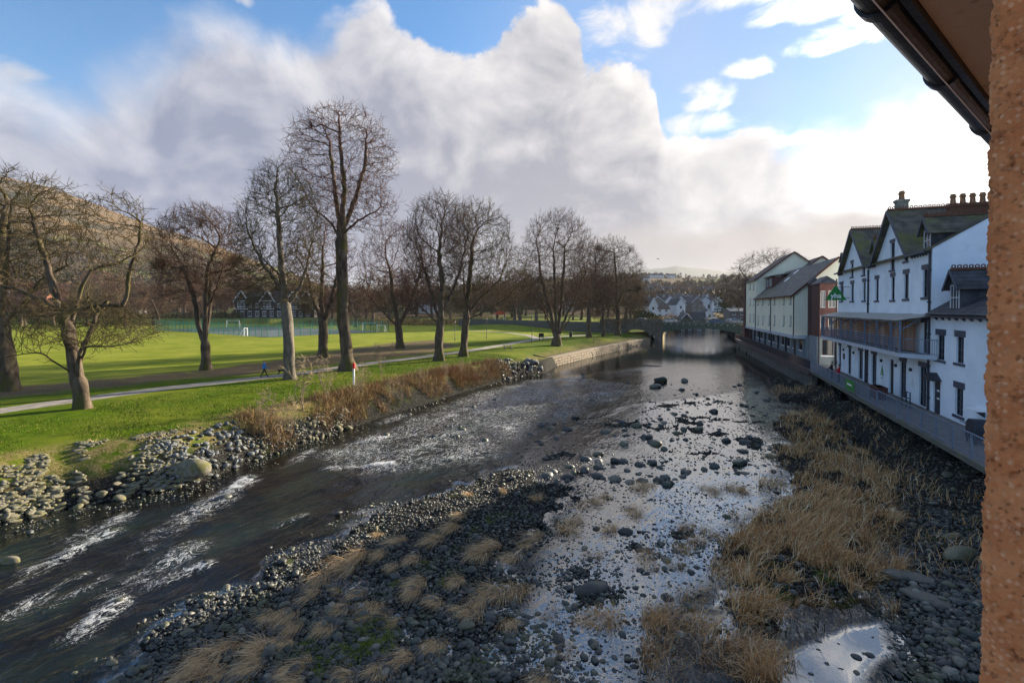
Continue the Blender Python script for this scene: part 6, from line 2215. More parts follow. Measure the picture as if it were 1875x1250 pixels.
# nearest, gnarled pollard with twisted limbs
park_tree(150, 749, 'gnarled twin trunked tree with twisted drooping limbs beside the path at left',
          [[(150, 749), (150, 715), (143, 690), (136, 660), (131, 620), (122, 585), (110, 560)],
           [(146, 700), (152, 665, -0.4), (166, 635, -0.6), (178, 600, -0.5), (184, 570, -0.2)],
           [(118, 575), (150, 560, 0.5), (215, 555, 0.8), (222, 520, 0.9), (225, 480, 1.0), (240, 440, 1.0), (252, 400, 0.6)],
           [(130, 600), (132, 520, 1.0), (145, 490, 1.2), (190, 478, 1.4), (235, 460, 1.0), (270, 425, .8)],
           [(112, 562), (60, 530, -0.8), (20, 520, -1.0), (-20, 490, -1.0)],
           [(180, 580), (195, 540, -1.5), (225, 548, -2.2), (240, 575, -2.4)],
           [(182, 575), (170, 545, 1.5), (140, 555, 2.2), (120, 590, 2.4)],
           [(144, 690), (110, 640, -1.5), (60, 650, -2.2), (30, 665, -2.4)],
           [(150, 660), (190, 632, -1.4), (250, 630, -2.0), (300, 620, -2.6)],
           [(110, 560), (90, 480), (70, 420), (60, 370)]],
          [(215, 430, 62, 88), (90, 400, 70, 80), (30, 520, 70, 60), (150, 590, 110, 45), (240, 600, 60, 30)], 900, 0.47, 3, twig='twig_olive', droop=0.10, step=0.7, twigs=3, tl=(0.5, 1.2), flare=1.25, wob=0.45)
park_tree(16, 716, 'massive dark trunked tree cut by the left picture edge',
          [[(16, 716), (14, 680), (8, 630), (0, 580), (-20, 530), (-60, 470)], [(4, 600), (25, 560, .8), (60, 505, 1.2), (100, 480, 1.5)], [(2, 590), (40, 480, -1), (55, 400, -1.5)],
           [(-10, 550), (-30, 450, 1.5), (-20, 360, 1.8)]],
          [(10, 410, 100, 112), (-110, 420, 120, 120), (85, 480, 60, 60)], 850, 0.64, 5, twig='twig_olive', step=0.85, twigs=3, tl=(0.6, 1.3), wob=0.4, q=0.62)
park_tree(377, 678, 'spreading fan crowned tree forked low near the court fence',
          [[(377, 678), (377, 650), (376, 625)], [(376, 628), (360, 600, .5), (350, 545, .8), (325, 480, 1)], [(376, 630), (382, 560, -.5), (390, 490, -.8), (415, 440, -1)],
           [(377, 625), (372, 560, 1.5), (365, 480, 2)], [(382, 560), (420, 520, -2), (440, 470, -2.5)]],
          [(368, 455, 84, 84), (330, 510, 45, 45), (420, 510, 40, 50)], 1100, 0.47, 7, step=1.0, twigs=4, tl=(0.8, 1.6), twig='twig')
park_tree(530, 695, 'tall straight pale trunked tree left of the tallest tree',
          [[(530, 695), (530, 640), (528, 590), (522, 545), (518, 500), (512, 430), (510, 370)], [(524, 560), (548, 520, .8), (560, 460, 1.2)], [(520, 530), (490, 480, -1), (470, 430, -1.2)], [(520, 540), (500, 500, 1.6), (465, 470, 2)]],
          [(515, 430, 76, 132), (510, 330, 40, 42), (470, 520, 50, 50), (560, 500, 40, 60)], 1200, 0.50, 9, bark='bark_pale', step=1.0, twigs=4, tl=(0.8, 1.5), twig='twig_olive', flare=1.35)
park_tree(592, 655, 'stocky ivy grey trunk between the two tallest trees',
          [[(592, 655), (592, 620), (592, 585), (588, 550)], [(592, 590), (570, 550, 1), (555, 500, 1.5)], [(592, 590), (612, 550, -1), (625, 500, -1.5)], [(588, 560), (590, 480, .5)]],
          [(590, 480, 68, 85), (590, 540, 60, 40)], 900, 0.62, 11, step=1.1, twigs=3, tl=(0.8, 1.6), twig='twig_red')
park_tree(638, 679, 'tallest tree with long bare trunk and high rounded crown',
          [[(638, 679), (634, 640), (628, 580), (627, 520), (627, 460), (626, 410)], [(627, 415), (612, 360, .8), (604, 300, 1.2), (598, 250, 1.2)], [(627, 415), (636, 350, -.6), (634, 290, -1), (628, 230, -1)],
           [(627, 420), (650, 360, .6), (666, 300, .6), (670, 250, .5)], [(627, 430), (660, 405, -1), (700, 385, -1)], [(627, 440), (600, 400, 1), (560, 370, 1)]],
          [(625, 290, 96, 102), (640, 375, 85, 55)], 1500, 0.62, 13, step=1.05, twigs=3, tl=(0.9, 1.7), twig='twig_red', flare=1.8)
park_tree(732, 638, 'low forked tree standing back beyond the worn ground',
          [[(732, 638), (732, 615), (728, 590)], [(730, 600), (700, 570, .5), (672, 540, 1)], [(730, 598), (722, 540, -1), (716, 490, -1)], [(730, 598), (752, 550, 1), (768, 500, 1)]],
          [(727, 482, 68, 78), (690, 530, 40, 45), (765, 530, 40, 50)], 1000, 0.60, 15, step=1.3, twigs=4, tl=(1.0, 1.9), twig='twig_red', twr=0.017)
park_tree(804, 661, 'left of two close park trees by the path with a forked crown',
          [[(804, 661), (804, 630), (806, 600), (808, 570)], [(806, 590), (790, 540, .5), (775, 490, 1)], [(806, 590), (812, 520, -.8), (806, 460, -1)], [(808, 575), (830, 530, 1), (845, 480, 1)], [(806, 595), (770, 560, -1), (750, 535, -1)]],
          [(806, 440, 66, 90), (775, 520, 48, 48), (840, 420, 36, 60)], 1200, 0.55, 17, step=1.1, twigs=4, tl=(0.9, 1.7), twig='twig')
park_tree(849, 653, 'right of two close park trees by the path, wide crown',
          [[(849, 653), (850, 620), (852, 590), (856, 560)], [(854, 580), (880, 545, .8), (915, 510, 1)], [(855, 570), (862, 500, -.8), (868, 440, -1)], [(853, 585), (890, 570, -1), (930, 545, -1.2)], [(856, 560), (845, 500, 1.5)]],
          [(878, 450, 62, 86), (925, 500, 48, 62), (850, 520, 50, 45)], 1300, 0.52, 19, step=1.15, twigs=4, tl=(0.9, 1.8), twig='twig_olive')
park_tree(1019, 632, 'many stemmed fan shaped tree on the lawn near the flood wall',
          [[(1019, 632), (1019, 615)], [(1018, 618), (1008, 570, .5), (990, 500, 1), (985, 450, 1)], [(1019, 616), (1016, 540, -.8), (1012, 450, -1)], [(1020, 616), (1030, 540, .6), (1035, 450, 1)], [(1021, 617), (1045, 560, -1), (1070, 500, -1.4)],
           [(1018, 620), (995, 570, -1), (970, 530, -1.4)], [(1020, 620), (1050, 575, 1), (1085, 540, 1)]],
          [(1021, 455, 62, 74), (1021, 510, 72, 68)], 1500, 0.75, 21, step=1.25, twigs=4, tl=(1.0, 1.9), twr=0.017, twig='twig')
park_tree(1078, 618, 'reddish slim tree behind the fan shaped tree',
          [[(1078, 618), (1078, 580), (1080, 540)], [(1079, 560), (1090, 500, 1)], [(1079, 560), (1068, 510, -1)]],
          [(1082, 510, 40, 78)], 700, 0.55, 23, step=1.4, twigs=4, tl=(1.1, 2.0), twig='twig_red', twr=0.02)
park_tree(1131, 614, 'dark upright tree by the end of the bridge wall',
          [[(1131, 614), (1131, 570), (1128, 510), (1124, 460)], [(1130, 560), (1150, 510, 1)], [(1130, 550), (1105, 500, -1)]],
          [(1130, 520, 50, 84), (1118, 465, 30, 36), (1152, 540, 30, 55)], 1100, 0.6, 25, step=1.4, twigs=4, tl=(1.1, 2.0), twig='twig_olive', twr=0.021)
park_tree(1105, 616, 'slender tree between the fan shaped tree and the bridge wall',
          [[(1105, 616), (1105, 570), (1103, 520)], [(1104, 550), (1092, 490, 1)]],
          [(1103, 520, 36, 76)], 550, 0.4, 27, step=1.5, twigs=4, tl=(1.1, 2.0), twig='twig', twr=0.02)
# wide tree behind the cream flats
def back_tree():
    p = at_y(1400, 560, 175.0)
    z0 = 4.2
    k = 175.0 / F
    st = [[(0, 0, 0), (0, 0, 7)], [(0, 0, 6), (-4, 1, 13), (-8, 2, 19)], [(0, 0, 6.5), (1, -1, 14), (2, -2, 21)], [(0, 0, 6), (6, 1, 13), (10, 2, 18)], [(0, 0, 5.5), (-7, 0, 9), (-13, 0, 12)]]
    tm = tree_meshes(31, st, [(2, 0, 16, 14, 11, 9.5), (-9, 0, 11, 8, 8, 7), (10, 0, 15, 9, 8, 8)], 1700, 0.8, step=1.5, twigs=4, tl=(1.1, 2.1), twr=0.026, fine=0.62)
    plant((p[0], p[1], z0), 'wide bare tree rising behind the cream flats', tm, None, 'bark', 'twig')
back_tree()

# generic background trees: three meshes, copied
def generic(seed, h, w, Rt, natt, stepp, twr):
    rg = np.random.default_rng(seed)
    hw = w / 2
    st = [[(0, 0, 0), (rg.normal() * .2, rg.normal() * .2, h * 0.3)]]
    for k in range(5):
        a = k * 1.256 + rg.uniform(0, 1)
        st.append([(0, 0, h * (0.2 + 0.03 * k)), (math.cos(a) * hw * .35, math.sin(a) * hw * .35, h * .48), (math.cos(a) * hw * .6, math.sin(a) * hw * .6, h * .68)])
    return tree_meshes(seed, st, [(0, 0, h * 0.60, hw, hw, h * 0.38)], natt, Rt, step=stepp, twigs=4, tl=(1.0, 2.2), twr=twr, side=2, fine=0.6)
GEN = [generic(201, 15, 11, 0.4, 420, 1.3, 0.045), generic(202, 17, 12, 0.45, 420, 1.4, 0.045), generic(203, 12, 11, 0.35, 380, 1.2, 0.045)]
for tm, tw in zip(GEN, ('twig_olive', 'twig_red', 'twig')):
    tm[0].materials.append(M['bark'])
    tm[1].materials.append(M[tw])
def belt():
    rg = np.random.default_rng(77)
    k = 0
    rows = [(-60, 960, 50, (190, 290), (0.9, 1.6), 'brown bare tree of the belt behind the playing field', 'trees behind the playing field'),
            (-40, 420, 16, (300, 420), (0.9, 1.4), 'bare tree on the lower slope of the fell', 'trees on the lower fell slope'),
            (880, 1175, 22, (185, 300), (0.85, 1.35), 'bare tree beyond the park wall', 'trees beyond the park wall'),
            (1180, 1345, 12, (330, 520), (0.6, 1.0), 'bare tree among the town roofs', 'trees among the town roofs')]
    for x0, x1, n, (y0, y1), (s0, s1), lab, grp in rows:
        for i in range(n):
            px = x0 + (x1 - x0) * (i + rg.uniform(0.1, 0.9)) / n
            Y = rg.uniform(y0, y1)
            X = (px - CX) / F * Y
            if 395 < px < 600 and Y < 255:
                Y = rg.uniform(250, 300)
                X = (px - CX) / F * Y
            plant((X, Y, gz(X, Y) - 0.1), lab, GEN[rg.integers(3)], grp, 'bark', 'twig', rg.uniform(0, 6.28), rg.uniform(s0, s1))
belt()
# small saplings along the river side of the path
def saplings():
    spots = [(487, 800, 3.4), (510, 806, 2.6), (532, 800, 3.0), (556, 752, 4.2), (600, 740, 3.2), (588, 705, 3.0), (655, 735, 2.4), (665, 720, 2.8), (698, 690, 2.5), (715, 740, 2.6), (735, 735, 2.3), (770, 715, 2.4), (815, 700, 2.4), (690, 660, 2.6), (720, 655, 2.4), (845, 690, 2.2)]
    vs = []
    for k in range(4):
        rg = np.random.default_rng(400 + k)
        st = [[(0, 0, 0), (rg.normal() * .1, rg.normal() * .1, 1.2), (rg.normal() * .2, rg.normal() * .2, 2.6)]]
        st += [[(0, 0, 0.05), (rg.normal() * .25, rg.normal() * .25, 1.0), (rg.normal() * .45, rg.normal() * .45, 2.2)] for _ in range(3)]
        tm = tree_meshes(400 + k, st, [(0, 0, 1.9, 0.6, 0.6, 1.0)], 60, 0.03, step=0.22, twigs=1, tl=(0.2, 0.5), rtip=0.011, twr=0.010, side=1, flare=1.0, fine=0.7)
        for m_ in tm:
            m_.materials.append(M['twig_pale'])
        vs.append(tm)
    for i, (px, py, h) in enumerate(spots):
        p = on_ground(px, py)
        plant((p[0], p[1], p[2] - 0.05), 'thin pale leafless sapling in the bank scrub', vs[i % 4], 'saplings in the bank scrub', 'bark', 'twig', i * 1.3, h / 2.9, 'sapling', 'sapling')
saplings()
# ------------------------------------------------------------------ dry grass, scrub
def blade_mat(name, a, b, c=None):
    m = bpy.data.materials.new(name)
    m.use_nodes = True
    T = NT(m.node_tree)
    bs = m.node_tree.nodes['Principled BSDF']
    t = T.n('ShaderNodeAttribute', {'attribute_name': 'tint'}).outputs['Fac']
    col = T.mix(t, a, b)
    if c:
        col = T.mix(T.sm(t, 0.82, 0.9), col, c)
    T.link(col, bs.inputs['Base Color'])
    bs.inputs['Roughness'].default_value = 0.85
    bs.inputs['Specular IOR Level'].default_value = 0.1
    return m
M['straw'] = blade_mat('straw', (0.40, 0.25, 0.12), (0.78, 0.58, 0.34))
M['straw_brown'] = blade_mat('straw_brown', (0.36, 0.185, 0.07), (0.80, 0.52, 0.25), (0.78, 0.66, 0.45))
M['green_blade'] = blade_mat('green_blade', (0.08, 0.12, 0.014), (0.19, 0.22, 0.04))
M['scrub'] = blade_mat('scrub', (0.15, 0.08, 0.04), (0.42, 0.28, 0.15), (0.26, 0.24, 0.07))
M['rust'] = blade_mat('rust', (0.15, 0.045, 0.016), (0.30, 0.12, 0.045))
M['ivy'] = blade_mat('evergreen_leaf', (0.018, 0.032, 0.008), (0.055, 0.075, 0.018))
M['bright_leaf'] = blade_mat('hedge_leaf', (0.07, 0.085, 0.012), (0.16, 0.15, 0.03))
M['lawn_blade'] = blade_mat('lawn_blade', (0.042, 0.090, 0.004), (0.115, 0.165, 0.012), (0.22, 0.18, 0.05))
def blades(P, D, Ln, W_, bend, seed, segs=3):
    """curved tapering blades: P roots, D unit start directions, Ln lengths, bend = direction the tips fall to"""
    rg = np.random.default_rng(seed)
    n = len(P)
    side = np.cross(D, np.array((0, 0, 1.0))) + rg.normal(size=(n, 3)) * 0.2
    side /= np.maximum(np.linalg.norm(side, axis=1, keepdims=True), 1e-6)
    pts = [P]
    d = D.copy()
    for k in range(segs):
        pts.append(pts[-1] + d * (Ln / segs)[:, None])
        d = d + bend * (0.9 if k else 0.5)
        d /= np.linalg.norm(d, axis=1, keepdims=True)
    V = []
    for k in range(segs):
        w = W_ * (1 - 0.75 * k / segs)
        V += [pts[k] - side * w[:, None], pts[k] + side * w[:, None]]
    V.append(pts[segs])
    V = np.stack(V, 1)                                      # n, 2*segs+1
    nv = V.shape[1]
    fq = np.array([[2 * k, 2 * k + 1, 2 * k + 3, 2 * k + 2] for k in range(segs - 1)])
    ft = np.array([[2 * segs - 2, 2 * segs - 1, 2 * segs]])
    o = (np.arange(n) * nv)[:, None, None]
    return V.reshape(-1, 3), (fq[None] + o).reshape(-1, 4), (ft[None] + o).reshape(-1, 3), np.repeat(rg.uniform(0, 1, n), nv)
def blade_mesh(name, *args, mat=None, **kw):
    V, q, t, ti = blades(*args, **kw)
    me = mesh_np(name, V, [q, t], False)
    attr(me, 'tint', ti)
    if mat:
        me.materials.append(M[mat])
    return me
def tuft_mesh(seed, n, rad, h, lean, spread, mat, w=0.006):
    rg = np.random.default_rng(seed)
    a = rg.uniform(0, 6.283, n)
    r = rad * np.sqrt(rg.uniform(0, 1, n))
    P = np.stack([r * np.cos(a), r * np.sin(a), np.full(n, -0.03)], -1)
    D = np.stack([np.cos(a) * spread + lean, np.sin(a) * spread, np.full(n, 1.0)], -1) + rg.normal(size=(n, 3)) * 0.48
    D[:, 2] = np.abs(D[:, 2])
    D /= np.linalg.norm(D, axis=1, keepdims=True)
    bend = np.stack([np.full(n, lean * 0.9) + np.cos(a) * spread * 0.3, np.sin(a) * spread * 0.4, -rg.uniform(0.2, 1.1, n)], -1) + rg.normal(size=(n, 3)) * 0.35
    return blade_mesh('tuft', P, D, h * rg.uniform(0.5, 1.15, n), np.full(n, w) * rg.uniform(0.7, 1.3, n), bend, seed + 1, mat=mat)
FLOWX = math.atan2(math.sin(FLOW), math.cos(FLOW))
TUFT_L = [tuft_mesh(600 + k, 260, 0.30, 0.95, 1.1, 0.35, 'straw') for k in range(5)]          # flattened by the floods
TUFT_U = [tuft_mesh(620 + k, 240, 0.28, 0.85, 0.35, 0.55, 'straw_brown') for k in range(5)]
TUFT_G = [tuft_mesh(640 + k, 200, 0.35, 0.35, 0.8, 0.6, 'green_blade') for k in range(3)]
def put_tuft(name, me, px, py, s, rz, label, group, cat='grass tuft', sz=1.0):
    p = at(px, py, 0.12)
    z = max(gz(p[0], p[1]), -0.05)
    o = obj(name, me, None, None, (p[0], p[1], z), (0, 0, rz))
    k_ = 0.8 + 0.5 * ((px * 7 + py * 3) % 11) / 10
    o.scale = (s * k_ * 1.1, s / k_, s * sz * (0.55 + 0.35 * ((px * 3 + py) % 7) / 6))
    return tag(o, label, cat, group)
def bar_tufts():
    rg = np.random.default_rng(31)
    lie = [(430, 1180, .8), (520, 1170, .8), (600, 1150, .7), (745, 1200, .8), (700, 1220, .8), (840, 1060, .8), (930, 1130, .8), (760, 1020, .8), (690, 975, .6), (860, 905, .6), (920, 900, .6), (590, 1050, 1.1), (640, 1030, 1.2), (660, 1015, 1.1), (700, 1010, .8), (735, 990, .8), (720, 1035, .6), (800, 985, 1.0), (830, 965, 1.0), (845, 945, .8), (770, 1065, .9), (760, 1085, .7), (880, 1010, 1.1), (905, 1000, 1.1),
           (940, 1010, 1.0), (985, 975, 1.0), (965, 990, .9), (910, 1075, 1.2), (945, 1070, 1.1), (880, 1085, .9), (870, 1120, 1.0), (850, 1115, .8), (800, 1100, .7), (575, 1085, .8), (530, 1120, .9), (500, 1125, .8), (545, 1140, .7), (630, 1110, .8),
           (680, 1105, .8), (700, 1120, .8), (480, 1190, .9), (470, 1215, .9), (390, 1200, 1.1), (370, 1225, 1.0), (410, 1220, .8), (560, 1215, .8), (545, 1240, .8), (640, 1235, .7), (790, 1180, .8), (800, 1170, .7), (1000, 1230, .9), (1015, 1240, .9), (660, 1080, .7), (615, 1075, .6), (730, 1130, .6)]
    for i, (px, py, s) in enumerate(lie):
        put_tuft('dry_grass_tuft', TUFT_L[i % 5], px, py, s * 0.92, FLOW + rg.normal() * 0.35 + (0.0), 'pale dry grass tuft laid flat by floods on the near gravel bar', 'flattened tufts on the near gravel bar')
    up = [(1040, 965, 1.0), (1055, 950, .9), (1090, 1010, .7), (1085, 1120, .9), (1105, 1130, 1.0), (1125, 1125, .9), (1010, 1115, .7), (1035, 1180, .7), (1185, 1010, .9), (1190, 1030, .8), (1260, 960, .9), (1275, 985, .9), (1295, 970, .9), (1310, 895, 1.0), (1340, 890, 1.1),
          (1290, 890, .9), (1360, 895, .9), (1175, 890, 1.0), (1190, 885, .8), (1070, 920, .8), (1090, 915, .8), (1110, 905, .7), (1150, 925, .8), (1165, 935, .9), (1120, 965, .8), (1250, 1000, .8), (985, 915, .7), (1240, 1030, .7), (1200, 1110, .6), (1190, 1130, .6)]
    for i, (px, py, s) in enumerate(up):
        put_tuft('dry_grass_tuft', TUFT_U[i % 5], px, py, s * 0.92, FLOW + rg.normal() * 0.8, 'brown dry grass tuft standing in the stony shallows', 'brown tufts in the shallows')
    gr = [(690, 1150, 1.3), (660, 1165, 1.2), (640, 1185, 1.3), (700, 1170, 1.1), (620, 1195, 1.0), (595, 1215, .9), (870, 970, .9), (900, 950, 0.8), (735, 1065, .8), (820, 1060, .8), (900, 1195, 1.1), (870, 1215, 1.1), (610, 1075, .7), (570, 1180, .9), (660, 1140, 1.1), (715, 1145, .9), (780, 1030, .7), (1390, 1100, 1.2), (1420, 1080, 1.1), (1540, 1090, 1.2), (1520, 1060, 1.0), (1350, 1000, .8), (1450, 1110, 1.0)]
    for i, (px, py, s) in enumerate(gr):
        put_tuft('green_grass_patch', TUFT_G[i % 3], px, py, s, FLOW + rg.normal() * 0.5, 'low mossy green grass patch among the river stones', 'green patches among the stones', 'grass patch', 0.8)
bar_tufts()
def reed_bed():
    rg = np.random.default_rng(41)
    allV, allq, allt, allti, k = [], [], [], [], 0
    n = 26000
    px = rg.uniform(1180, 1660, n * 3)
    py = 735 + 530 * rg.uniform(0, 1, n * 3) ** 1.0
    d = np.stack([(px - CX) / F, np.ones(n * 3), (HOR - py) / F], -1)
    t = -(CAMZ - 0.2) / d[:, 2]
    X, Y = d[:, 0] * t, d[:, 1] * t
    cl = fbm(X, Y, 1.1, 3, 91)
    sd = sd_poly(X, Y, POLY_GRASS)
    edge = -sd + (fbm(X, Y, 0.6, 3, 95) - 0.5) * 3.0
    ok = (edge > 0) & (rg.uniform(0, 1, n * 3) < sstep(cl, 0.36, 0.56) * 1.0)
    X, Y, cl = X[ok][:n], Y[ok][:n], cl[ok][:n]
    m_ = len(X)
    z = ground_z(X, Y)
    # lay direction changes slowly over the bed
    th = FLOW + (fbm(X, Y, 0.35, 2, 97) - 0.5) * 5.0
    tall = np.clip((fbm(X, Y, 0.45, 2, 99) - 0.3) * 2.2, 0.3, 1.3)
    lean = np.stack([np.cos(th), np.sin(th), np.zeros(m_)], -1)
    D = lean * rg.uniform(0.0, 0.5, m_)[:, None] + np.array((0, 0, 1.0)) + rg.normal(size=(m_, 3)) * 0.38
    D[:, 2] = np.abs(D[:, 2])
    D /= np.linalg.norm(D, axis=1, keepdims=True)
    bend = lean * 0.4 + rg.normal(size=(m_, 3)) * 0.35 + np.array((0, 0, -0.35))
    me = blade_mesh('reed_bed', np.stack([X, Y, z - 0.03], -1), D, rg.uniform(0.5, 1.15, m_) * (0.45 + 0.75 * tall), 0.0045 + 0.00042 * Y, bend, 43, mat='straw_brown')
    tag(obj('reed_bed', me), 'tangled brown dry grass covering the gravel right of the shallows', None, None, 'stuff')
    # thin brown growth on the shaded right shore
    n = 5000
    u, v = rg.uniform(20, 66, n), rg.uniform(7.0, 12.0, n)
    X, Y = xy(u, v)
    cl = fbm(X, Y, 0.5, 3, 111)
    ok = cl > 0.52
    X, Y = X[ok], Y[ok]
    m_ = len(X)
    D = rg.normal(size=(m_, 3)) * 0.4 + np.array((0, 0, 1.0))
    D /= np.linalg.norm(D, axis=1, keepdims=True)
    me = blade_mesh('shore_grass', np.stack([X, Y, ground_z(X, Y) - 0.02], -1), D, rg.uniform(0.3, 0.8, m_), np.full(m_, 0.012), rg.normal(size=(m_, 3)) * 0.3 + np.array((0, 0, -0.5)), 45, mat='straw_brown')
    tag(obj('shore_grass', me), 'sparse brown growth on the shaded shore under the walkway', None, None, 'stuff')
reed_bed()
def bank_scrub():
    rg = np.random.default_rng(51)
    # tangled brown stems on the steep left bank
    for nm, lab, n, (u0, u1), (d0, d1), hh, mat, seed in (('bank_scrub', 'tangled brown bramble scrub on the steep left bank', 17000, (24.5, 63.5), (0.15, 3.1), (0.45, 1.35), 'scrub', 60),
                                                          ('rusty_scrub', 'rust coloured bramble scrub near the tipped boulders', 5000, (48, 64), (0.5, 2.8), (0.4, 1.0), 'rust', 61),
                                                          ('bank_grass', 'yellowed long grass along the top of the left bank', 9000, (8, 62), (2.0, 5.0), (0.12, 0.38), 'straw', 62)):
        X, Y, dd, aa = bank_points(u0, u1, d0, d1, n, seed)
        cl = fbm(X, Y, 0.45, 3, seed)
        ok = cl > (0.42 if nm != 'bank_grass' else 0.52)
        if nm == 'bank_grass':
            uu = uv(X, Y)[0]
            ok &= dd < np.interp(uu, [8, 20, 30, 62], [5.0, 4.0, 3.4, 3.2]) - rg.uniform(0, 1.2, n)
            ok &= dd > np.interp(uu, [8, 18, 24, 62], [3.6, 3.0, 2.0, 2.0])
        X, Y = X[ok], Y[ok]
        m_ = len(X)
        D = rg.normal(size=(m_, 3)) * 0.5 + np.array((0.15, -0.15, 0.8))
        D[:, 2] = np.abs(D[:, 2])
        D /= np.linalg.norm(D, axis=1, keepdims=True)
        bend = rg.normal(size=(m_, 3)) * 0.45 + np.array((0, 0, -0.45))
        me = blade_mesh(nm, np.stack([X, Y, ground_z(X, Y) - 0.03], -1), D, rg.uniform(*hh, m_), np.full(m_, 0.014) * rg.uniform(0.6, 1.6, m_), bend, seed + 5, mat=mat)
        tag(obj(nm, me), lab, None, None, 'stuff')
    # green cushions on the bank
    X, Y, dd, aa = bank_points(34, 62, 0.3, 1.6, 5000, 68)
    ok = fbm(X, Y, 0.5, 2, 169) > 0.60
    X, Y = X[ok], Y[ok]
    m_ = len(X)
    D = rg.normal(size=(m_, 3)) * 0.6 + np.array((0, 0, 0.8))
    D /= np.linalg.norm(D, axis=1, keepdims=True)
    me = blade_mesh('bank_greenery', np.stack([X, Y, ground_z(X, Y)], -1), D, rg.uniform(0.2, 0.45, m_), np.full(m_, 0.022), rg.normal(size=(m_, 3)) * 0.4 + np.array((0, 0, -0.4)), 69, mat='bright_leaf')
    tag(obj('bank_greenery', me), 'green leafy growth low on the left bank', None, None, 'stuff')
    # rough lawn grass between path and bank
    X, Y, dd, aa = bank_points(2, 70, 2.6, 16, 42000, 70)
    uu = uv(X, Y)[0]
    ok = (dd > np.interp(uu, [2, 18, 24, 70], [4.6, 3.6, 2.4, 2.2]))
    pth = np.abs(sd_line(X, Y, PATH))
    ok &= pth > 1.5
    X, Y, dd = X[ok], Y[ok], dd[ok]
    m_ = len(X)
    D = rg.normal(size=(m_, 3)) * 0.45 + np.array((0, 0, 1.0))
    D[:, 2] = np.abs(D[:, 2])
    D /= np.linalg.norm(D, axis=1, keepdims=True)
    me = blade_mesh('lawn_grass', np.stack([X, Y, ground_z(X, Y) - 0.01], -1), D, rg.uniform(0.06, 0.17, m_), np.full(m_, 0.018), rg.normal(size=(m_, 3)) * 0.4 + np.array((0, 0, -0.3)), 73, segs=2, mat='lawn_blade')
    tag(obj('lawn_grass', me), 'short green grass between the path and the river bank', None, None, 'stuff')
bank_scrub()
# ivy and moss growth on the dark right wall, leafy evergreens
def leaf_cloud(name, centers, radii, n, size, mat, seed):
    rg = np.random.default_rng(seed)
    centers, radii = np.array(centers, float), np.array(radii, float)
    w = radii[:, 0] * radii[:, 1] + radii[:, 2] * radii[:, 0]
    k = rg.choice(len(centers), n, p=w / w.sum())
    d = rg.normal(size=(n, 3))
    d /= np.linalg.norm(d, axis=1, keepdims=True)
    P = centers[k] + d * radii[k] * (rg.uniform(0.3, 1.05, n) ** 0.5)[:, None]
    P[:, 2] = np.maximum(P[:, 2], 0.02)
    a = rg.normal(size=(n, 3))
    a /= np.linalg.norm(a, axis=1, keepdims=True)
    b = np.cross(a, rg.normal(size=(n, 3)))
    b /= np.linalg.norm(b, axis=1, keepdims=True)
    s = size * rg.uniform(0.6, 1.4, n)[:, None]
    V = np.stack([P - a * s, P + b * s * 0.5, P + a * s, P - b * s * 0.5], 1).reshape(-1, 3)
    me = mesh_np(name, V, np.arange(4 * n).reshape(-1, 4))
    attr(me, 'tint', np.repeat(np.clip(rg.uniform(0, 1, n), 0, 1), 4))
    me.materials.append(M[mat])
    return me
def shrub(name, loc, rads, n, size, mat, seed, label, group=None, cat='shrub', trunk=True):
    rg = np.random.default_rng(seed)
    root = empty(name, loc, 0, label, cat, group)
    cs, rs = [], []
    for k in range(9):
        f = rg.normal(size=3) * 0.38
        cs.append((f[0] * rads[0], f[1] * rads[1], rads[2] * (1.0 + f[2] * 0.8)))
        rs.append(np.array(rads) * rg.uniform(0.35, 0.7))
    obj('foliage', leaf_cloud('foliage', cs, rs, n, size, mat, seed), None, root)
    mb = MB()
    for k in range(4):
        a = k * 1.6 + rg.uniform(0, 1)
        mb.tube((0, 0, -0.1), (math.cos(a) * rads[0] * .4, math.sin(a) * rads[1] * .4, rads[2] * 1.1), 0.06 * rads[2] ** .5, 0.02, 5)
    mb.build('stem', M['bark'], root)
    return root

# ------------------------------------------------------------------ park things
def marker_post():
    p = at(648, 706, 2.15)
    p[2] = gz(p[0], p[1])
    root = empty('marker_post', tuple(p), 0, 'white post with a red top cap on the grass by the bank', 'post')
    mb = MB()
    mb.tube((0, 0, -0.1), (0, 0, 1.55), 0.085, 0.085, 12)
    mb.build('pole', M['paint_white'], root)
    mb = MB()
    mb.tube((0, 0, 1.53), (0, 0, 1.98), 0.13, 0.13, 12)
    mb.tube((0, 0, 1.98), (0, 0, 2.05), 0.13, 0.05, 12)
    mb.build('cap', M['paint_red'], root)
marker_post()
def bench(px, py, rz, label):
    p = at(px, py, 2.2)
    root = empty('park_bench', tuple(p), rz, label, 'bench', 'park benches')
    me = MB(); me.box(-0.8, 0.8, 0, 0.12, 0.43, 0.47); slat = me.mesh('slat'); slat.materials.append(M['timber_dark'])
    for k in range(3):
        o = obj('seat_slat', slat, None, root); o.location = (0, k * 0.15, 0)
    for k in range(3):
        o = obj('back_slat', slat, None, root); o.location = (0, 0.47 + 0.03 * k, 0.15 + k * 0.14)
        o.rotation_euler = (0, 0, 0)
    for x in (-0.65, 0.65):
        m2 = MB()
        m2.box(x - .04, x + .04, 0.0, 0.07, 0, 0.43)
        m2.box(x - .04, x + .04, 0.40, 0.47, 0, 0.92)
        m2.box(x - .04, x + .04, 0.0, 0.47, 0.38, 0.425)
        m2.build('leg_frame', M['timber_dark'], root)
M['timber_dark'] = mk('timber_dark', (0.06, 0.04, 0.028), 0.8, var=0.25, bump=0.1)
bench(932, 641, 2.6, 'dark wooden bench on the small paved spur beside the path')
bench(1093, 628, 2.9, 'low dark bench on the lawn near the flood wall')
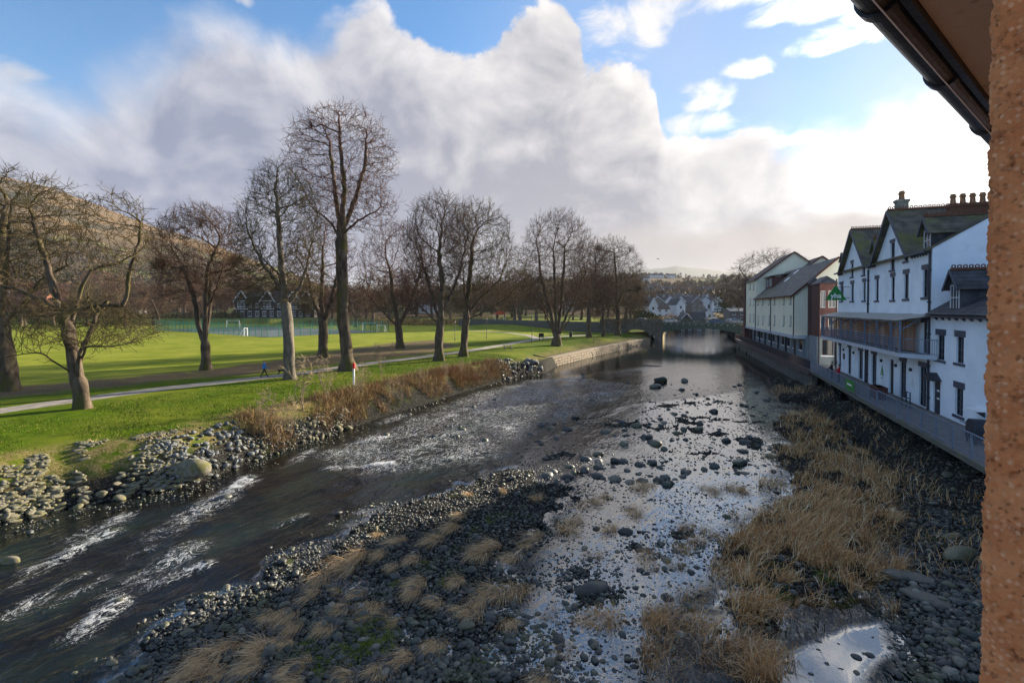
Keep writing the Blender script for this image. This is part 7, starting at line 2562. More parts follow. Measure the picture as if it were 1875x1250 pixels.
def sign_board(px, py, label):
    p = at(px, py, 2.2)
    root = empty('notice_sign', tuple(p), 0.3, label, 'sign')
    for x in (-0.45, 0.45):
        m2 = MB(); m2.box(x - .05, x + .05, -.05, .05, 0, 1.5); m2.build('post', M['timber_dark'], root)
    m2 = MB(); m2.box(-0.6, 0.6, -.07, -.052, 0.75, 1.6); m2.build('board', M['black_timber'], root)
sign_board(991, 623, 'dark notice board on two legs at the path junction')
def post(px, py, h, label, r=0.06, head=False):
    p = at(px, py, 2.2)
    root = empty('lamp_post', tuple(p), 0, label, 'post', 'slim posts in the park')
    m2 = MB(); m2.tube((0, 0, 0), (0, 0, h), r, r * .7, 8); m2.build('shaft', M['dark_frame'], root)
    m2 = MB(); m2.tube((0, 0, h), (0, 0, h + .3), r * 2.2, r * 1.4, 8); m2.build('head', M['dark_frame'], root)
    m2 = MB(); m2.tube((0, 0, 0), (0, 0, .5), r * 1.7, r * 1.6, 8); m2.build('base', M['dark_frame'], root)
for px, py, h, lab in ((974, 628, 5.0, 'slim dark lamp post beside the notice board'), (891, 619, 4.5, 'dark post left of the path junction lawn'), (833, 624, 4.0, 'dark post on the lawn behind the two close trees')):
    post(px, py, h, lab)
def litter_bin(px, py):
    p = at(px, py, 2.2)
    root = empty('litter_bin', tuple(p), 0, 'dark litter bin on the far lawn right of the fan shaped tree', 'bin')
    m2 = MB(); m2.tube((0, 0, 0), (0, 0, 0.95), 0.36, 0.36, 12); m2.build('drum', M['black_timber'], root)
    m2 = MB(); m2.tube((0, 0, 1.0), (0, 0, 1.25), 0.42, 0.25, 12); m2.build('lid', M['dark_frame'], root)
    for a in range(4):
        m2 = MB(); m2.tube((.33 * math.cos(a * 1.57), .33 * math.sin(a * 1.57), .93), (.33 * math.cos(a * 1.57), .33 * math.sin(a * 1.57), 1.03), .03, None, 5); m2.build('strut', M['dark_frame'], root)
litter_bin(1045, 617)

# sports court with green mesh fence and goals
def court():
    C = [at(p[0], p[1], 2.2) for p in COURT_PX]
    A, B_, D_, E_ = C[0][:2], C[1][:2], None, C[3][:2]
    e1, e2 = B_ - A, E_ - A
    D_ = B_ + e2
    mb = MB()
    mb.poly([(*A, 2.215), (*B_, 2.215), (*D_, 2.215), (*E_, 2.215)])
    o = mb.build('sports_court', M['tarmac'])
    tag(o, 'blue grey tarmac sports court', None, None, 'structure')
    for i, (p, q, lab) in enumerate(((A, B_, 'green mesh court fence, left run towards the field'), (A, E_, 'green mesh court fence, right run towards the trees'), (B_, D_, 'green mesh court fence, far left end'), (E_, D_, 'green mesh court fence, far long side'))):
        L_ = np.linalg.norm(q - p)
        root = empty('court_fence', (p[0], p[1], 2.2), math.atan2(q[1] - p[1], q[0] - p[0]), lab, 'fence')
        H = 3.1 if i < 2 else 3.4
        n = max(3, int(L_ / 2.9))
        for k in range(n + 1):
            m2 = MB(); m2.box(L_ * k / n - .07, L_ * k / n + .07, -.07, .07, 0, H + 0.05); m2.build('post', M['fence_green'], root)
        m2 = MB()
        for z in np.arange(0.1, H + .01, 0.30):
            m2.bar((0, 0, z), (L_, 0, z), 0.022, 0.022)
        for x in np.arange(0.15, L_, 0.20 if i < 2 else 0.35):
            m2.bar((x, 0.01, 0.05), (x, 0.01, H), 0.016, 0.016)
        o = m2.build('mesh_panels', M['fence_green'], root)
        o['kind'] = 'stuff'
    def goal(px, py, w, h, rz, lab):
        p = at(px, py, 2.2)
        root = empty('goal_frame', tuple(p), rz, lab, 'goal', 'white goal frames')
        for x in (0, w):
            m2 = MB(); m2.box(x - .05, x + .05, -.05, .05, 0, h); m2.build('upright', M['paint_white'], root)
        m2 = MB(); m2.box(-.05, w + .05, -.05, .05, h + .002, h + .10); m2.build('crossbar', M['paint_white'], root)
        for x in (0, w):
            m2 = MB(); m2.tube((x, 0.1, h), (x, 1.6, 0), 0.05, None, 6); m2.build('stay', M['paint_white'], root)
    goal(415, 600, 4.4, 2.6, 0.1, 'white goal frame inside the court left of the pale trunk')
    goal(447, 615.5, 1.0, 2.0, 1.2, 'small white goal seen end on at the near court fence')
    goal(664, 605, 4.6, 2.4, -0.1, 'white goal frame at the right end of the court')
    goal(690, 608, 2.6, 2.0, -0.2, 'small white goal at the right court corner')
court()

# park boundary wall with planted bank behind
def park_wall():
    p0, p1 = at_y(840, 602, 200), np.array((*xy(UB, -26.9), 0))
    a, b = p0[:2], p1[:2]
    L_ = np.linalg.norm(b - a)
    root = empty('park_wall', (a[0], a[1], 2.0), math.atan2(b[1] - a[1], b[0] - a[0]), 'long dark stone wall closing the park from the road', 'wall')
    mb = MB(); mb.box(0, L_, 0, 0.6, 0, 3.0); mb.build('core', M['wall_stone'], root)
    mb = MB()
    for k in range(int(L_ / 0.8)):
        mb.box(k * .8, k * .8 + .72, -.05, .65, 3.003, 3.22 + 0.05 * (k % 3))
    mb.build('coping', M['wall_stone'], root)
    rg = np.random.default_rng(3)
    ms = []
    for k in range(4):
        V = np.sign(ICO2[0]) * np.abs(ICO2[0]) ** 0.5 + 0.06 * rg.normal(size=ICO2[0].shape)
        me = mesh_np('stone', V, ICO2[1], True); me.materials.append(M['wall_stone']); ms.append(me)
    c = 0
    for row in range(5):
        x = 0
        while x < L_ and c < 280:
            w = rg.uniform(0.9, 1.9)
            o = obj('stone', ms[rg.integers(4)], None, root, (x + w / 2, -0.01, 0.35 + row * 0.58)); o.scale = (w / 2 * .95, .10, .27)
            x += w; c += 1
park_wall()
def hedges():
    rg = np.random.default_rng(8)
    for i, (x0, x1, Y, h, lab) in enumerate(((-60, 290, 235, 3.4, 'dark clipped hedge along the far left edge of the field'), (570, 860, 215, 3.0, 'dark hedge closing the field behind the court'), (290, 440, 240, 3.0, 'hedge behind the court fence at left'))):
        a, b = (x0 - CX) / F * Y, (x1 - CX) / F * Y
        cs, rs = [], []
        for x in np.arange(a, b, 1.6):
            cs.append((x - a, rg.uniform(-.4, .4), h * 0.45)); rs.append((1.5, 1.2, h * rg.uniform(0.42, 0.62)))
        root = empty('hedge', (a, Y, gz((a + b) / 2, Y) - .1), 0, lab, 'hedge')
        obj('foliage', leaf_cloud('foliage', cs, rs, int((b - a) * 90), 0.32, 'scrub' if i == 1 else 'ivy', 90 + i), None, root)
    ev = [(560, 560, 245, (5, 5, 6), 'dark evergreen tree standing behind the half timbered hall', 'ivy'), (715, 560, 260, (6, 5, 7.5), 'broad evergreen beyond the field between bare trunks', 'ivy'),
          (655, 560, 250, (4, 4, 6), 'smaller evergreen beyond the right of the court', 'ivy'), (945, 575, 215, (3, 3, 4), 'dark round evergreen above the park wall', 'ivy'),
          (1332, 570, 215, (5.5, 4, 5.0), 'big dark green hedge tree right of the bridge end', 'ivy'), (1318, 575, 225, (3, 3, 4.0), 'yellow green shrub top beside the bridge end', 'bright_leaf'),
          (1226, 573, 230, (3.0, 3, 3.3), 'rounded orange brown bush in front of the town gables', 'scrub'), (1200, 585, 172, (5, 2, 1.3), 'low shrubs on the left bridge approach', 'scrub'), (1180, 580, 172, (6, 2, 2.6), 'dark scrub over the flood arch', 'ivy'),
          (230, 545, 300, (4, 4, 2.6), 'yellow flowering bush below the bungalow', 'bright_leaf'), (60, 560, 262, (7, 5, 6), 'dark rhododendron mass at the left field edge', 'ivy'), (160, 560, 268, (8, 5, 5), 'brown shrub mass at the left field edge', 'scrub')]
    for i, (px, py, Y, r, lab, mt) in enumerate(ev):
        X = (px - CX) / F * Y
        shrub('evergreen_shrub' if mt == 'ivy' else 'shrub', (X, Y, gz(X, Y)), r, int(900 * r[0] * r[2] / 12) + 500, 0.30, mt, 300 + i, lab)
hedges()

# ------------------------------------------------------------------ houses
def house(px, Y, w, d, h, hr, rz, wall, roof, label, group=None, gable=True, wins=2, name='house', chim=True, z=None, floors=2, timber=False):
    X = (px - CX) / F * Y
    zz = gz(X, Y) - 0.3 if z is None else z
    root = empty(name, (X, Y, zz), rz, label, 'house', group)
    mb = MB()
    hw, hd = w / 2, d / 2
    # ridge along y when the gable faces the viewer, else along x
    holes = []
    for fl in range(floors):
        for k in range(wins):
            cx = -hw + w * (k + 0.5) / wins
            ww = min(0.65, w / wins * 0.3)
            z0 = h * (fl + 0.32) / floors
            holes.append((cx - ww, cx + ww, z0, z0 + h / floors * 0.45))
    put = lambda a, b, dd: (a, -hd + dd, b)
    if gable:
        wall_holes(mb, [(-hw, 0), (hw, 0), (hw, h), (0, h + hr - .1), (-hw, h)], holes, put, 0.12)
        mb.poly([(-hw, hd, 0), (hw, hd, 0), (hw, hd, h), (0, hd, h + hr - .1), (-hw, hd, h)])
    else:
        wall_holes(mb, [(-hw, 0), (hw, 0), (hw, h), (-hw, h)], holes, put, 0.12)
        mb.poly([(-hw, hd, 0), (hw, hd, 0), (hw, hd, h), (-hw, hd, h)])
    for x in (-hw, hw):
        pts = [(x, -hd, 0), (x, hd, 0), (x, hd, h)]
        if not gable:
            pts.append((x, 0, h + hr - .1))
        mb.poly(pts + [(x, -hd, h)])
    mb.build('wall', M[wall], root)
    o = 0.35
    rf = MB()
    if gable:
        s = hr / hw
        for e in (-1, 1):
            roof_plane(rf, (e * (hw + o), -hd - .4, h - o * s), (e * (hw + o), hd + .4, h - o * s), (0, hd + .4, h + hr), (0, -hd - .4, h + hr), 0.6)
    else:
        s = hr / hd
        for e in (-1, 1):
            roof_plane(rf, (-hw - .3, e * (hd + o), h - o * s), (hw + .3, e * (hd + o), h - o * s), (hw + .3, 0, h + hr), (-hw - .3, 0, h + hr), 0.6)
    r = rf.build('roof', M[roof], root)
    if gable:
        bb = MB()
        for e in (-1, 1):
            bb.bar((e * (hw + o), -hd - .43, h - o * hr / hw), (0, -hd - .43, h + hr), 0.06, 0.3)
        bb.build('bargeboard', M['sash_white'], r)
    if chim:
        m2 = MB(); m2.box(-.5, .5, hd * .3 - .4, hd * .3 + .4, h + hr * .6, h + hr + 1.1)
        c = m2.build('chimney', M['chimney_stone'], root)
        m2 = MB(); m2.tube((-.2, hd * .3, h + hr + 1.1), (-.2, hd * .3, h + hr + 1.6), .15, .12, 6); m2.tube((.2, hd * .3, h + hr + 1.1), (.2, hd * .3, h + hr + 1.6), .15, .12, 6)
        m2.build('chimney_pots', M['pot'], c)
    for hl in holes:
        window(root, (0, 0, 0), put, *hl, depth=0.12, frame='sash_white', lintel=None, sill='sash_white', bars=1, mull=0, ext=0.1, fw=0.09)
    return root
M['offwhite'] = mk('offwhite', (0.66, 0.66, 0.66), 0.85, var=0.06, scale=0.5, bump=0.1)
M['stone_grey'] = mk('stone_grey', (0.14, 0.125, 0.11), 0.9, (0.20, 0.18, 0.16), 0.2, 2.0, 0.3)
M['beige'] = mk('beige', (0.48, 0.40, 0.30), 0.85, var=0.08, scale=0.6, bump=0.1)
def town():
    W, S_ = 'offwhite', 'dark_slate'
    specs = [(1190, 245, 4.2, 7, 6.0, 3.6, 0.2, W, S_, 'narrow white gabled house at the left bridge end', True, 1),
             (1209, 250, 6.5, 7, 4.2, 2.6, 0.1, W, 'brown_slate', 'low white house with a brown roof behind the silver car', False, 2),
             (1238, 255, 5.0, 8, 6.2, 3.0, 0.3, W, S_, 'white gabled house left of the black timbered gable', True, 1),
             (1252, 225, 6.0, 8, 4.6, 3.4, -0.05, 'black_timber', S_, 'black timbered gable house with white window panels above the bridge', True, 2),
             (1266, 232, 3.6, 5, 4.0, 2.4, -0.05, W, S_, 'small white gable attached right of the black timbered house', True, 1),
             (1278, 225, 5.5, 7, 5.2, 3.2, -0.2, 'stone_grey', S_, 'grey stone house between white gables in town', False, 1),
             (1291, 245, 6.0, 7, 6.6, 3.2, 0.1, W, S_, 'white gable rising behind the stone house', True, 1),
             (1301, 222, 5.5, 6, 5.2, 0.9, 0.05, 'beige', 'stone_grey', 'beige flat roofed house right of the stone house', False, 1),
             (1345, 195, 6.0, 6, 4.2, 1.0, 0.0, 'stone_grey', 'canopy', 'low grey building with white roof edges beside the bridge end', False, 2)]
    for px, Y, w, d, h, hr, rz, wl, rf, lab, gb, wn in specs:
        house(px, Y, w, d, h, hr, rz, wl, rf, lab, 'houses by the bridge', gb, wn)
    rg = np.random.default_rng(5)
    k = 0
    for px, Y in ((1203, 300), (1214, 310), (1226, 300), (1237, 320), (1247, 305), (1258, 315), (1268, 300), (1279, 318), (1289, 305), (1300, 312), (1312, 300), (1220, 350), (1243, 355), (1266, 350), (1290, 352)):
        house(px, Y, rg.uniform(6, 9), 8, rg.uniform(4.5, 5.5), rg.uniform(3, 3.8), rg.uniform(-.4, .4), W if k % 3 else 'stone_grey', S_, 'white or grey terraced house in the slate roofed town beyond the bridge', 'terraced houses beyond the bridge', k % 2 == 0, 2, floors=1 if k % 4 == 0 else 2)
        k += 1
    for px, py in ((1184, 535), (1196, 531), (1203, 534), (1214, 534), (1222, 535), (1233, 534), (1246, 535), (1259, 534), (1268, 536), (1284, 535), (1295, 534), (1197, 527), (1262, 529)):
        p = on_ground(px, py + 3)
        house(px, p[1], rg.uniform(9, 14), 8, rg.uniform(4.5, 5.5), 2.8, rg.uniform(-.3, .3), W, S_, 'white house in the row half way up the wooded hillside', 'white hillside houses', False, 3, chim=False, floors=1, z=p[2] - .5)
    for px, py in ((1192, 507), (1200, 506.5), (1207, 507), (1228, 507), (1180, 513)):
        p = on_ground(px, py + 1.5)
        house(px, p[1], 14, 9, 5, 3, rg.uniform(-.3, .3), W, S_, 'tiny white house near the top of the wooded hill', 'white hilltop houses', False, 2, chim=False, floors=1, z=p[2] - .5)
    # among the trees at the left
    house(60, 285, 16, 10, 9, 5, 0.25, 'brick', S_, 'red brick house behind the left field hedge', None, False, 4)
    house(12, 300, 14, 10, 9, 5, 0.1, 'brick', S_, 'red brick house at the left picture edge', None, True, 3)
    house(228, 330, 22, 9, 3.6, 3, 0.1, W, 'brown_slate', 'white bungalow among trees below the fell', None, False, 5, floors=1)
    house(300, 420, 12, 9, 5, 3, -0.2, W, S_, 'small pale house on the slope behind the fan crowned tree', None, False, 3)
    house(45, 420, 12, 9, 5, 3, 0.2, W, S_, 'white house up the slope at far left', None, True, 2)
    house(790, 300, 14, 9, 5.5, 4, 0.1, W, S_, 'pale house glimpsed between the park trees', None, False, 3)
    house(980, 330, 12, 9, 5.5, 4, -0.1, 'stone_grey', S_, 'grey house behind the fan shaped tree', None, False, 3)
    house(1040, 300, 9, 8, 5.5, 3.5, 0.2, W, S_, 'white house seen through the slim reddish tree', None, True, 2)
town()
def hall():
    Y = 250
    X = (505 - CX) / F * Y
    z = gz(X, Y) - .2
    root = empty('timbered_hall', (X, Y, z), 0.12, 'black and white half timbered hall with three gables behind the court', 'building')
    off = (0, 0, 0)
    hs = []
    put = lambda a, b, d: (a, d, b)
    xs = [-15.5, -3.5, 8.5]
    mb = MB()
    for x in np.arange(-17, 17, 3.4):
        hs += [(x + .6, x + 2.4, 0.9, 3.2), (x + .6, x + 2.4, 5.2, 7.0)]
    wall_holes(mb, [(-18, 0), (18, 0), (18, 8.5), (-18, 8.5)], hs, put, .12)
    mb.poly([(-18, 0, 0), (-18, 10, 0), (-18, 10, 8.5), (-18, 5, 13.3), (-18, 0, 8.5)])
    mb.poly([(18, 0, 0), (18, 10, 0), (18, 10, 8.5), (18, 5, 13.3), (18, 0, 8.5)])
    mb.build('wall', M['black_timber'], root)
    for h in hs:
        window(root, off, put, *h, depth=.12, frame='paint_white', lintel='paint_white', sill='paint_white', bars=1, mull=1, lh=.2, ext=.05, fw=.10)
    rf = MB()
    for a, b in ((-.6, 5), (10.6, 5)):
        roof_plane(rf, (-18.4, a, 8.1), (18.4, a, 8.1), (18.4, b, 13.5), (-18.4, b, 13.5), .5)
    rf.build('roof', M['dark_slate'], root)
    for x in xs + [14.5]:
        mb = MB()
        w = 3.0
        mb.box(x - w, x + w, -1.2, 3, 4.3, 8.7)
        mb.prism([(x - w, 8.7), (x + w, 8.7), (x, 12.9)], -1.2, 5, 'y')
        g = mb.build('gable_bay', M['black_timber'], root)
        m2 = MB()
        for e in (-1, 1):
            m2.bar((x + e * (w + .7), -1.6, 7.7), (x, -1.6, 13.3), .10, .55)
        m2.box(x - w, x + w, -1.26, -1.203, 8.3, 8.55)
        m2.box(x - w, x + w, -1.26, -1.203, 4.3, 4.55)
        for q in np.linspace(-w + .15, w - .15, 5):
            m2.box(x + q - .10, x + q + .10, -1.26, -1.203, 4.56, 5.4)
        m2.build('white_timbering', M['paint_white'], g)
        r2 = MB()
        for e in (-1, 1):
            roof_plane(r2, (x + e * (w + .7), -1.55, 7.75), (x + e * (w + .7), 5, 7.75), (x, 5, 13.2), (x, -1.55, 13.2), .5)
        r2.build('gable_roof', M['dark_slate'], g)
        window(g, off, lambda a, b, d: (a, -1.2 + d, b), x - 1.7, x + 1.7, 5.5, 7.6, depth=-.02, frame='paint_white', lintel=None, sill='paint_white', bars=1, mull=4, fw=.12, flat=True)
hall()
# far woods on the slopes: too many to count
def far_woods():
    rg = np.random.default_rng(15)
    n = 26000
    px = rg.uniform(-80, 1420, n)
    Y = np.exp(rg.uniform(math.log(310), math.log(1250), n))
    X = (px - CX) / F * Y
    z, p = ground_z(X, Y, True)
    dens = sstep(fbm(X, Y, 0.010, 4, 131), 0.42, 0.56)
    dens *= np.where(p['zA'] > p['zB'], sstep(z, 190, 110), 1.0)
    # keep house rows clear
    ok = rg.uniform(0, 1, n) < dens
    X, Y, z = X[ok], Y[ok], z[ok]
    m_ = min(len(X), 5200)
    X, Y, z = X[:m_], Y[:m_], z[:m_]
    h = rg.uniform(6, 12, m_)
    per = 22
    P = np.repeat(np.stack([X, Y, z], -1), per, 0)
    H = np.repeat(h, per)
    d = rg.normal(size=(m_ * per, 3))
    d /= np.linalg.norm(d, axis=1, keepdims=True)
    c = P + np.stack([np.zeros(m_ * per), np.zeros(m_ * per), H * 0.30], -1)
    tip = c + d * np.stack([H * .42, H * .42, H * .55], -1) * rg.uniform(0.7, 1.1, m_ * per)[:, None]
    tip[:, 2] = np.maximum(tip[:, 2], P[:, 2] + 0.3)
    sd = np.cross(d, rg.normal(size=d.shape))
    sd /= np.linalg.norm(sd, axis=1, keepdims=True)
    w = (H * 0.085)[:, None]
    V = np.stack([c + (tip - c) * 0.3 - sd * w * .3, c + (tip - c) * .3 + sd * w * .3, tip + sd * w, tip - sd * w], 1).reshape(-1, 3)
    me = mesh_np('far_woods', V, np.arange(len(V)).reshape(-1, 4))
    kind = np.where(rg.uniform(0, 1, m_) < 0.12, 0.95, rg.uniform(0, 0.8, m_))
    attr(me, 'tint', np.repeat(kind, per * 4))
    M['far_twig'] = blade_mat('far_twig', (0.060, 0.040, 0.024), (0.135, 0.088, 0.050), (0.030, 0.040, 0.018))
    me.materials.append(M['far_twig'])
    tag(obj('far_woods', me), 'brown leafless woods on the far slopes', None, None, 'stuff')
far_woods()

# ------------------------------------------------------------------ people, dog, bird, cars
def skin_body(name, joints, edges, parent, zones, root='pelvis', sub=2):
    """joints: name -> (x, y, z, rx, ry); one continuous skinned surface; zones(z, point) -> material slot"""
    names = list(joints)
    me = bpy.data.meshes.new(name)
    me.from_pydata([joints[n][:3] for n in names], [(names.index(a), names.index(b)) for a, b in edges], [])
    o = bpy.data.objects.new(name, me)
    COL.objects.link(o)
    o.modifiers.new('skin', 'SKIN')
    for i, n in enumerate(names):
        v = me.skin_vertices[0].data[i]
        v.radius = joints[n][3:5]
        v.use_root = n == root
    s = o.modifiers.new('sub', 'SUBSURF')
    s.levels = s.render_levels = sub
    dg = bpy.context.evaluated_depsgraph_get()
    dg.update()
    m2 = bpy.data.meshes.new_from_object(o.evaluated_get(dg))
    bpy.data.objects.remove(o)
    mats, fn = zones
    for m_ in mats:
        m2.materials.append(M[m_])
    for p in m2.polygons:
        p.use_smooth = True
        p.material_index = fn(p.center)
    return obj(name, m2, None, parent)
def person(loc, rz, label, jacket, trousers, pose, H=1.72, hair='hair', group=None):
    root = empty('person', loc, rz, label, 'person', group)
    k = H / 1.72
    J = {'pelvis': (0, 0, .93, .15, .11), 'waist': (0, 0, 1.08, .14, .10), 'chest': (0, .02, 1.30, .17, .115), 'neck0': (0, .0, 1.43, .09, .08), 'neck': (0, .0, 1.49, .052, .055), 'head0': (0, .015, 1.56, .075, .085), 'head': (0, .01, 1.64, .078, .092), 'crown': (0, 0, 1.69, .05, .055)}
    E = [('pelvis', 'waist'), ('waist', 'chest'), ('chest', 'neck0'), ('neck0', 'neck'), ('neck', 'head0'), ('head0', 'head'), ('head', 'crown')]
    for s, n in ((-1, 'l'), (1, 'r')):
        w = pose.get(n + 'leg', 0.0)
        sw = pose.get(n + 'arm', 0.0)
        hip, knee, ank = (s * .09, 0, .88), (s * .10, w * .5 + .03 * abs(w), .49), (s * .10, w * 1.0 - (0.12 if w < 0 else 0), .09 + (0.05 if w < 0 else 0))
        if pose.get('sit'):
            knee, ank = (s * .12, .44, .52 + 0.0), (s * .12, .46, .10)
        J[n + 'hip'] = (*hip, .098, .10); J[n + 'knee'] = (*knee, .064, .068); J[n + 'ank'] = (*ank, .043, .048); J[n + 'toe'] = (ank[0], ank[1] + .17, max(.035, ank[2] - .06), .042, .032)
        E += [('pelvis', n + 'hip'), (n + 'hip', n + 'knee'), (n + 'knee', n + 'ank'), (n + 'ank', n + 'toe')]
        sh = (s * .20, .0, 1.385)
        el = (s * .25, sw * .5 - .03, 1.12)
        wr = (s * .24, sw * 1.0 + .06, .92 + abs(sw) * .25)
        J[n + 'sh'] = (*sh, .072, .07); J[n + 'el'] = (*el, .052, .052); J[n + 'wr'] = (*wr, .036, .036); J[n + 'hand'] = (wr[0], wr[1] + .03, wr[2] - .09, .030, .042)
        E += [('chest', n + 'sh'), (n + 'sh', n + 'el'), (n + 'el', n + 'wr'), (n + 'wr', n + 'hand')]
        for q, (dx, dy, dz) in enumerate(((-.02, .03, -.17), (0, .035, -.185), (.02, .03, -.18), (.035, .02, -.16), (-.045 * s, .06, -.13))):
            J[n + 'f%d' % q] = (wr[0] + dx * .6, wr[1] + dy + (q - 1.5) * .018, wr[2] + dz, .010, .010)
            E.append((n + 'hand', n + 'f%d' % q))
    J = {a: tuple(c * k for c in b) for a, b in J.items()}
    def zone(c):
        z = c[2] / k
        if z > 1.47: return 2
        if z > 0.90 or abs(c[0]) > .185 * k: return 0 if z > .86 else 2
        return 1
    body = skin_body('body', J, E, root, ((jacket, trousers, 'skin'), zone), sub=1)
    # hair cap with face features in front
    V, Fc = ICO2
    hv = V * np.array((.090, .105, .105)) * k + np.array((0, -.012, 1.665)) * k
    keep = np.array([not (np.mean(V[f], 0)[1] > 0.35 and np.mean(V[f], 0)[2] < 0.45) and np.mean(V[f], 0)[2] > -0.6 for f in Fc])
    obj('hair', mesh_np('hair', hv, Fc[keep], True), M[hair], root)
    m2 = MB()
    m2.prism([(-.015 * k, 1.60 * k), (.015 * k, 1.60 * k), (0, 1.65 * k)], .085 * k, .12 * k, 'y')
    m2.build('nose', M['skin'], root)
    for s in (-1, 1):
        m2 = MB(); m2.box(s * .035 * k - .01, s * .035 * k + .01, .088 * k, .098 * k, 1.648 * k, 1.660 * k); m2.build('eye', M['black_timber'], root)
    return root
def people():
    p = at(484, 691, 2.21)
    person(tuple(p), R(-62), 'walker in a bright blue jacket and dark trousers on the path', 'fabric_blue', 'fabric_dark', {'lleg': .30, 'rleg': -.26, 'larm': -.2, 'rarm': .25}, 1.74)
    v = 12.5
    for px, lab, jk, H in ((1523.5, 'person in a dark navy coat beside the far railing', 'fabric_dark', 1.70), (1536.5, 'person in a red and dark jacket leaning at the far railing', 'fabric_red', 1.68)):
        u, z = onv(px, 660, v)
        person((*xy(u, v), 2.2), R(70), lab, jk, 'fabric_dark', {'larm': .3, 'rarm': .28}, H, 'fur')
people()
def dog():
    p = at(516, 686, 2.2)
    root = empty('dog', tuple(p), R(-70), 'black dog trotting along the path ahead of the walker', 'dog')
    J = {'chest': (0, .22, .46, .10, .13), 'mid': (0, 0, .47, .09, .10), 'pelvis': (0, -.24, .47, .085, .10), 'neck': (0, .36, .56, .07, .075), 'head': (0, .46, .66, .07, .07), 'muzzle': (0, .60, .63, .035, .035), 'nose': (0, .65, .62, .022, .022),
         'tail1': (0, -.38, .56, .028, .028), 'tail2': (0, -.48, .72, .022, .022), 'tail3': (0, -.46, .84, .014, .014), 'earl': (-.07, .44, .74, .025, .016), 'earr': (.07, .44, .74, .025, .016)}
    E = [('pelvis', 'mid'), ('mid', 'chest'), ('chest', 'neck'), ('neck', 'head'), ('head', 'muzzle'), ('muzzle', 'nose'), ('pelvis', 'tail1'), ('tail1', 'tail2'), ('tail2', 'tail3'), ('head', 'earl'), ('head', 'earr')]
    for s, n in ((-1, 'l'), (1, 'r')):
        f = .07 * s
        J[n + 'sh'] = (s * .07, .24, .36, .055, .065); J[n + 'wr'] = (s * .075, .24 + f, .19, .030, .032); J[n + 'pf'] = (s * .075, .25 + f * 1.4, .03, .03, .026)
        J[n + 'st'] = (s * .075, -.20, .34, .06, .075); J[n + 'hk'] = (s * .08, -.33 - f * .6, .20, .028, .032); J[n + 'ph'] = (s * .08, -.29 - f * .8, .03, .03, .026)
        E += [('chest', n + 'sh'), (n + 'sh', n + 'wr'), (n + 'wr', n + 'pf'), ('pelvis', n + 'st'), (n + 'st', n + 'hk'), (n + 'hk', n + 'ph')]
    skin_body('body', J, E, root, (('fur',), lambda c: 0), sub=2)
dog()
def bird():
    p = at_y(1205, 474, 70.0)
    root = empty('bird', tuple(p), 0.5, 'small dark bird flying above the far hill', 'bird')
    V = ICO2[0] * np.array((.05, .16, .05))
    obj('body', mesh_np('body', V, ICO2[1], True), M['fur'], root)
    for s in (-1, 1):
        m2 = MB()
        P = [(s * .03, .06, .02), (s * .16, .08, .07), (s * .30, -.02, .04), (s * .15, -.05, .06), (s * .03, -.07, .02)]
        m2.poly(P); m2.poly([(a, b, c - .008) for a, b, c in reversed(P)])
        m2.build('wing', M['fur'], root)
bird()
def car(px, v_off, u, z, rz, paint, label, L_=4.3):
    v, _ = onu(px, 584, u)
    root = empty('car', (*xy(u, v), z), -ANG + rz, label, 'car', 'cars on the bridge road')
    W_ = 1.76
    hw = W_ / 2
    # side outline x along length
    low = [(-2.1, .30), (2.1, .30), (2.15, .55), (2.05, .80), (1.1, .95), (-1.75, 1.0), (-2.12, .92), (-2.15, .5)]
    up = [(1.15, .94), (.35, 1.42), (-1.25, 1.46), (-1.95, .99)]
    def loft(prof, ins, z_in):
        m2 = MB()
        n = len(prof)
        A = [(x, -hw + ins * (0 if zz < z_in else 1) * (zz - z_in) / .5, zz) for x, zz in prof]
        B2 = [(x, -y, zz) for x, y, zz in A]
        m2.poly(A); m2.poly(list(reversed(B2)))
        for i in range(n):
            j = (i + 1) % n
            m2.poly([A[i], B2[i], B2[j], A[j]])
        return m2
    loft(low, 0.0, .9).build('body', M[paint], root, .05, True)
    cab = loft(up, .17, .93).build('cabin', M[paint], root, .04, True)
    m2 = MB()
    ins = lambda zz: -hw + .17 * (zz - .93) / .5 - .012
    for s in (-1, 1):
        for P in ([(.95, 1.0), (.30, 1.36), (-.35, 1.38), (-.35, 1.0)], [(-.43, 1.0), (-.43, 1.38), (-1.2, 1.40), (-1.65, 1.03)]):
            q = [(x, s * ins(zz), zz) for x, zz in P]
            m2.poly(q)
    m2.poly([(1.12, -.62, 1.0), (1.12, .62, 1.0), (.44, .55, 1.385), (.44, -.55, 1.385)])
    m2.poly([(-1.91, -.62, 1.05), (-1.91, .62, 1.05), (-1.36, .55, 1.42), (-1.36, -.55, 1.42)])
    m2.build('windows', M['glass'], cab)
    for x in (-1.35, 1.35):
        for s in (-1, 1):
            m2 = MB(); m2.tube((x, s * (hw - .2), .31), (x, s * (hw + .01), .31), .31, None, 16)
            t = m2.build('wheel', M['tyre'], root)
            m2 = MB(); m2.tube((x, s * (hw + .008), .31), (x, s * (hw + .022), .31), .19, None, 12); m2.build('rim', M['car_silver'], t)
    for s in (-1, 1):
        m2 = MB(); m2.box(2.08, 2.16, s * .6 - .18, s * .6 + .18, .62, .76); m2.build('headlight', M['paint_white'], root)
        m2 = MB(); m2.box(-2.17, -2.10, s * .62 - .12, s * .62 + .12, .66, .86); m2.build('tail_light', M['paint_red'], root)
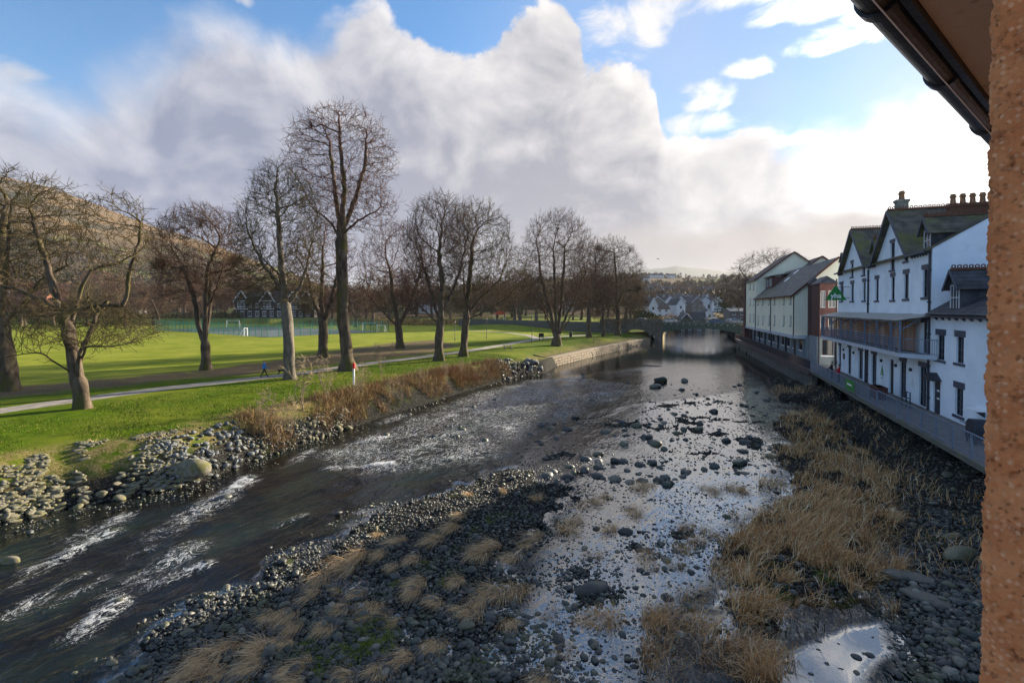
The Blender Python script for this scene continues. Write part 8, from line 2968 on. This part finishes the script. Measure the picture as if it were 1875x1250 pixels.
for px, u, rz, paint, lab in ((1225, UB + 5.6, math.pi, 'car_silver', 'silver hatchback crossing the bridge near its left end'), (1313, UB + 2.4, 0.0, 'car_blue', 'pale blue car crossing the bridge near its right end'),
                              (1172, UB + 5.6, math.pi, 'car_silver', 'light car half hidden by scrub left of the bridge'), (1344, UB + 6.0, 0.6, 'car_silver', 'white car waiting at the right end of the bridge')):
    car(px, 0, u, 5.06, rz, paint, lab)
def stall():
    p = at_y(915, 580, 215)
    root = empty('orange_tent', (p[0], p[1], gz(p[0], p[1])), 0.2, 'small orange red tent roof above the park wall', 'tent')
    zt = 3.4
    m2 = MB()
    for a in range(4):
        t0, t1 = a * 1.5708 + .785, (a + 1) * 1.5708 + .785
        m2.poly([(3 * math.cos(t0), 3 * math.sin(t0), zt), (3 * math.cos(t1), 3 * math.sin(t1), zt), (0, 0, zt + 1.3)])
        m2.poly([(3 * math.cos(t0), 3 * math.sin(t0), zt), (3 * math.cos(t1), 3 * math.sin(t1), zt), (3 * math.cos(t1), 3 * math.sin(t1), zt - .5), (3 * math.cos(t0), 3 * math.sin(t0), zt - .5)])
    m2.build('canopy', M['orange_cloth'], root)
    for a in range(4):
        t0 = a * 1.5708 + .785
        m2 = MB(); m2.tube((2.95 * math.cos(t0), 2.95 * math.sin(t0), 0), (2.95 * math.cos(t0), 2.95 * math.sin(t0), zt), .05, None, 6); m2.build('pole', M['paint_white'], root)
stall()

# ------------------------------------------------------------------ haze
def haze():
    mb = MB()
    mb.box(-7500, 7500, -300, 7200, -3.0, 350.0)
    m = bpy.data.materials.new('haze')
    m.use_nodes = True
    T = NT(m.node_tree)
    m.node_tree.nodes.remove(m.node_tree.nodes['Principled BSDF'])
    pv = T.n('ShaderNodeVolumePrincipled', {}, {'Color': (0.93, 0.94, 1.0, 1), 'Density': 0.00007, 'Anisotropy': 0.0})
    T.link(pv.outputs[0], m.node_tree.nodes['Material Output'].inputs['Volume'])
    o = mb.build('haze', m)
    tag(o, 'pale winter haze over the valley', None, None, 'stuff')
haze()
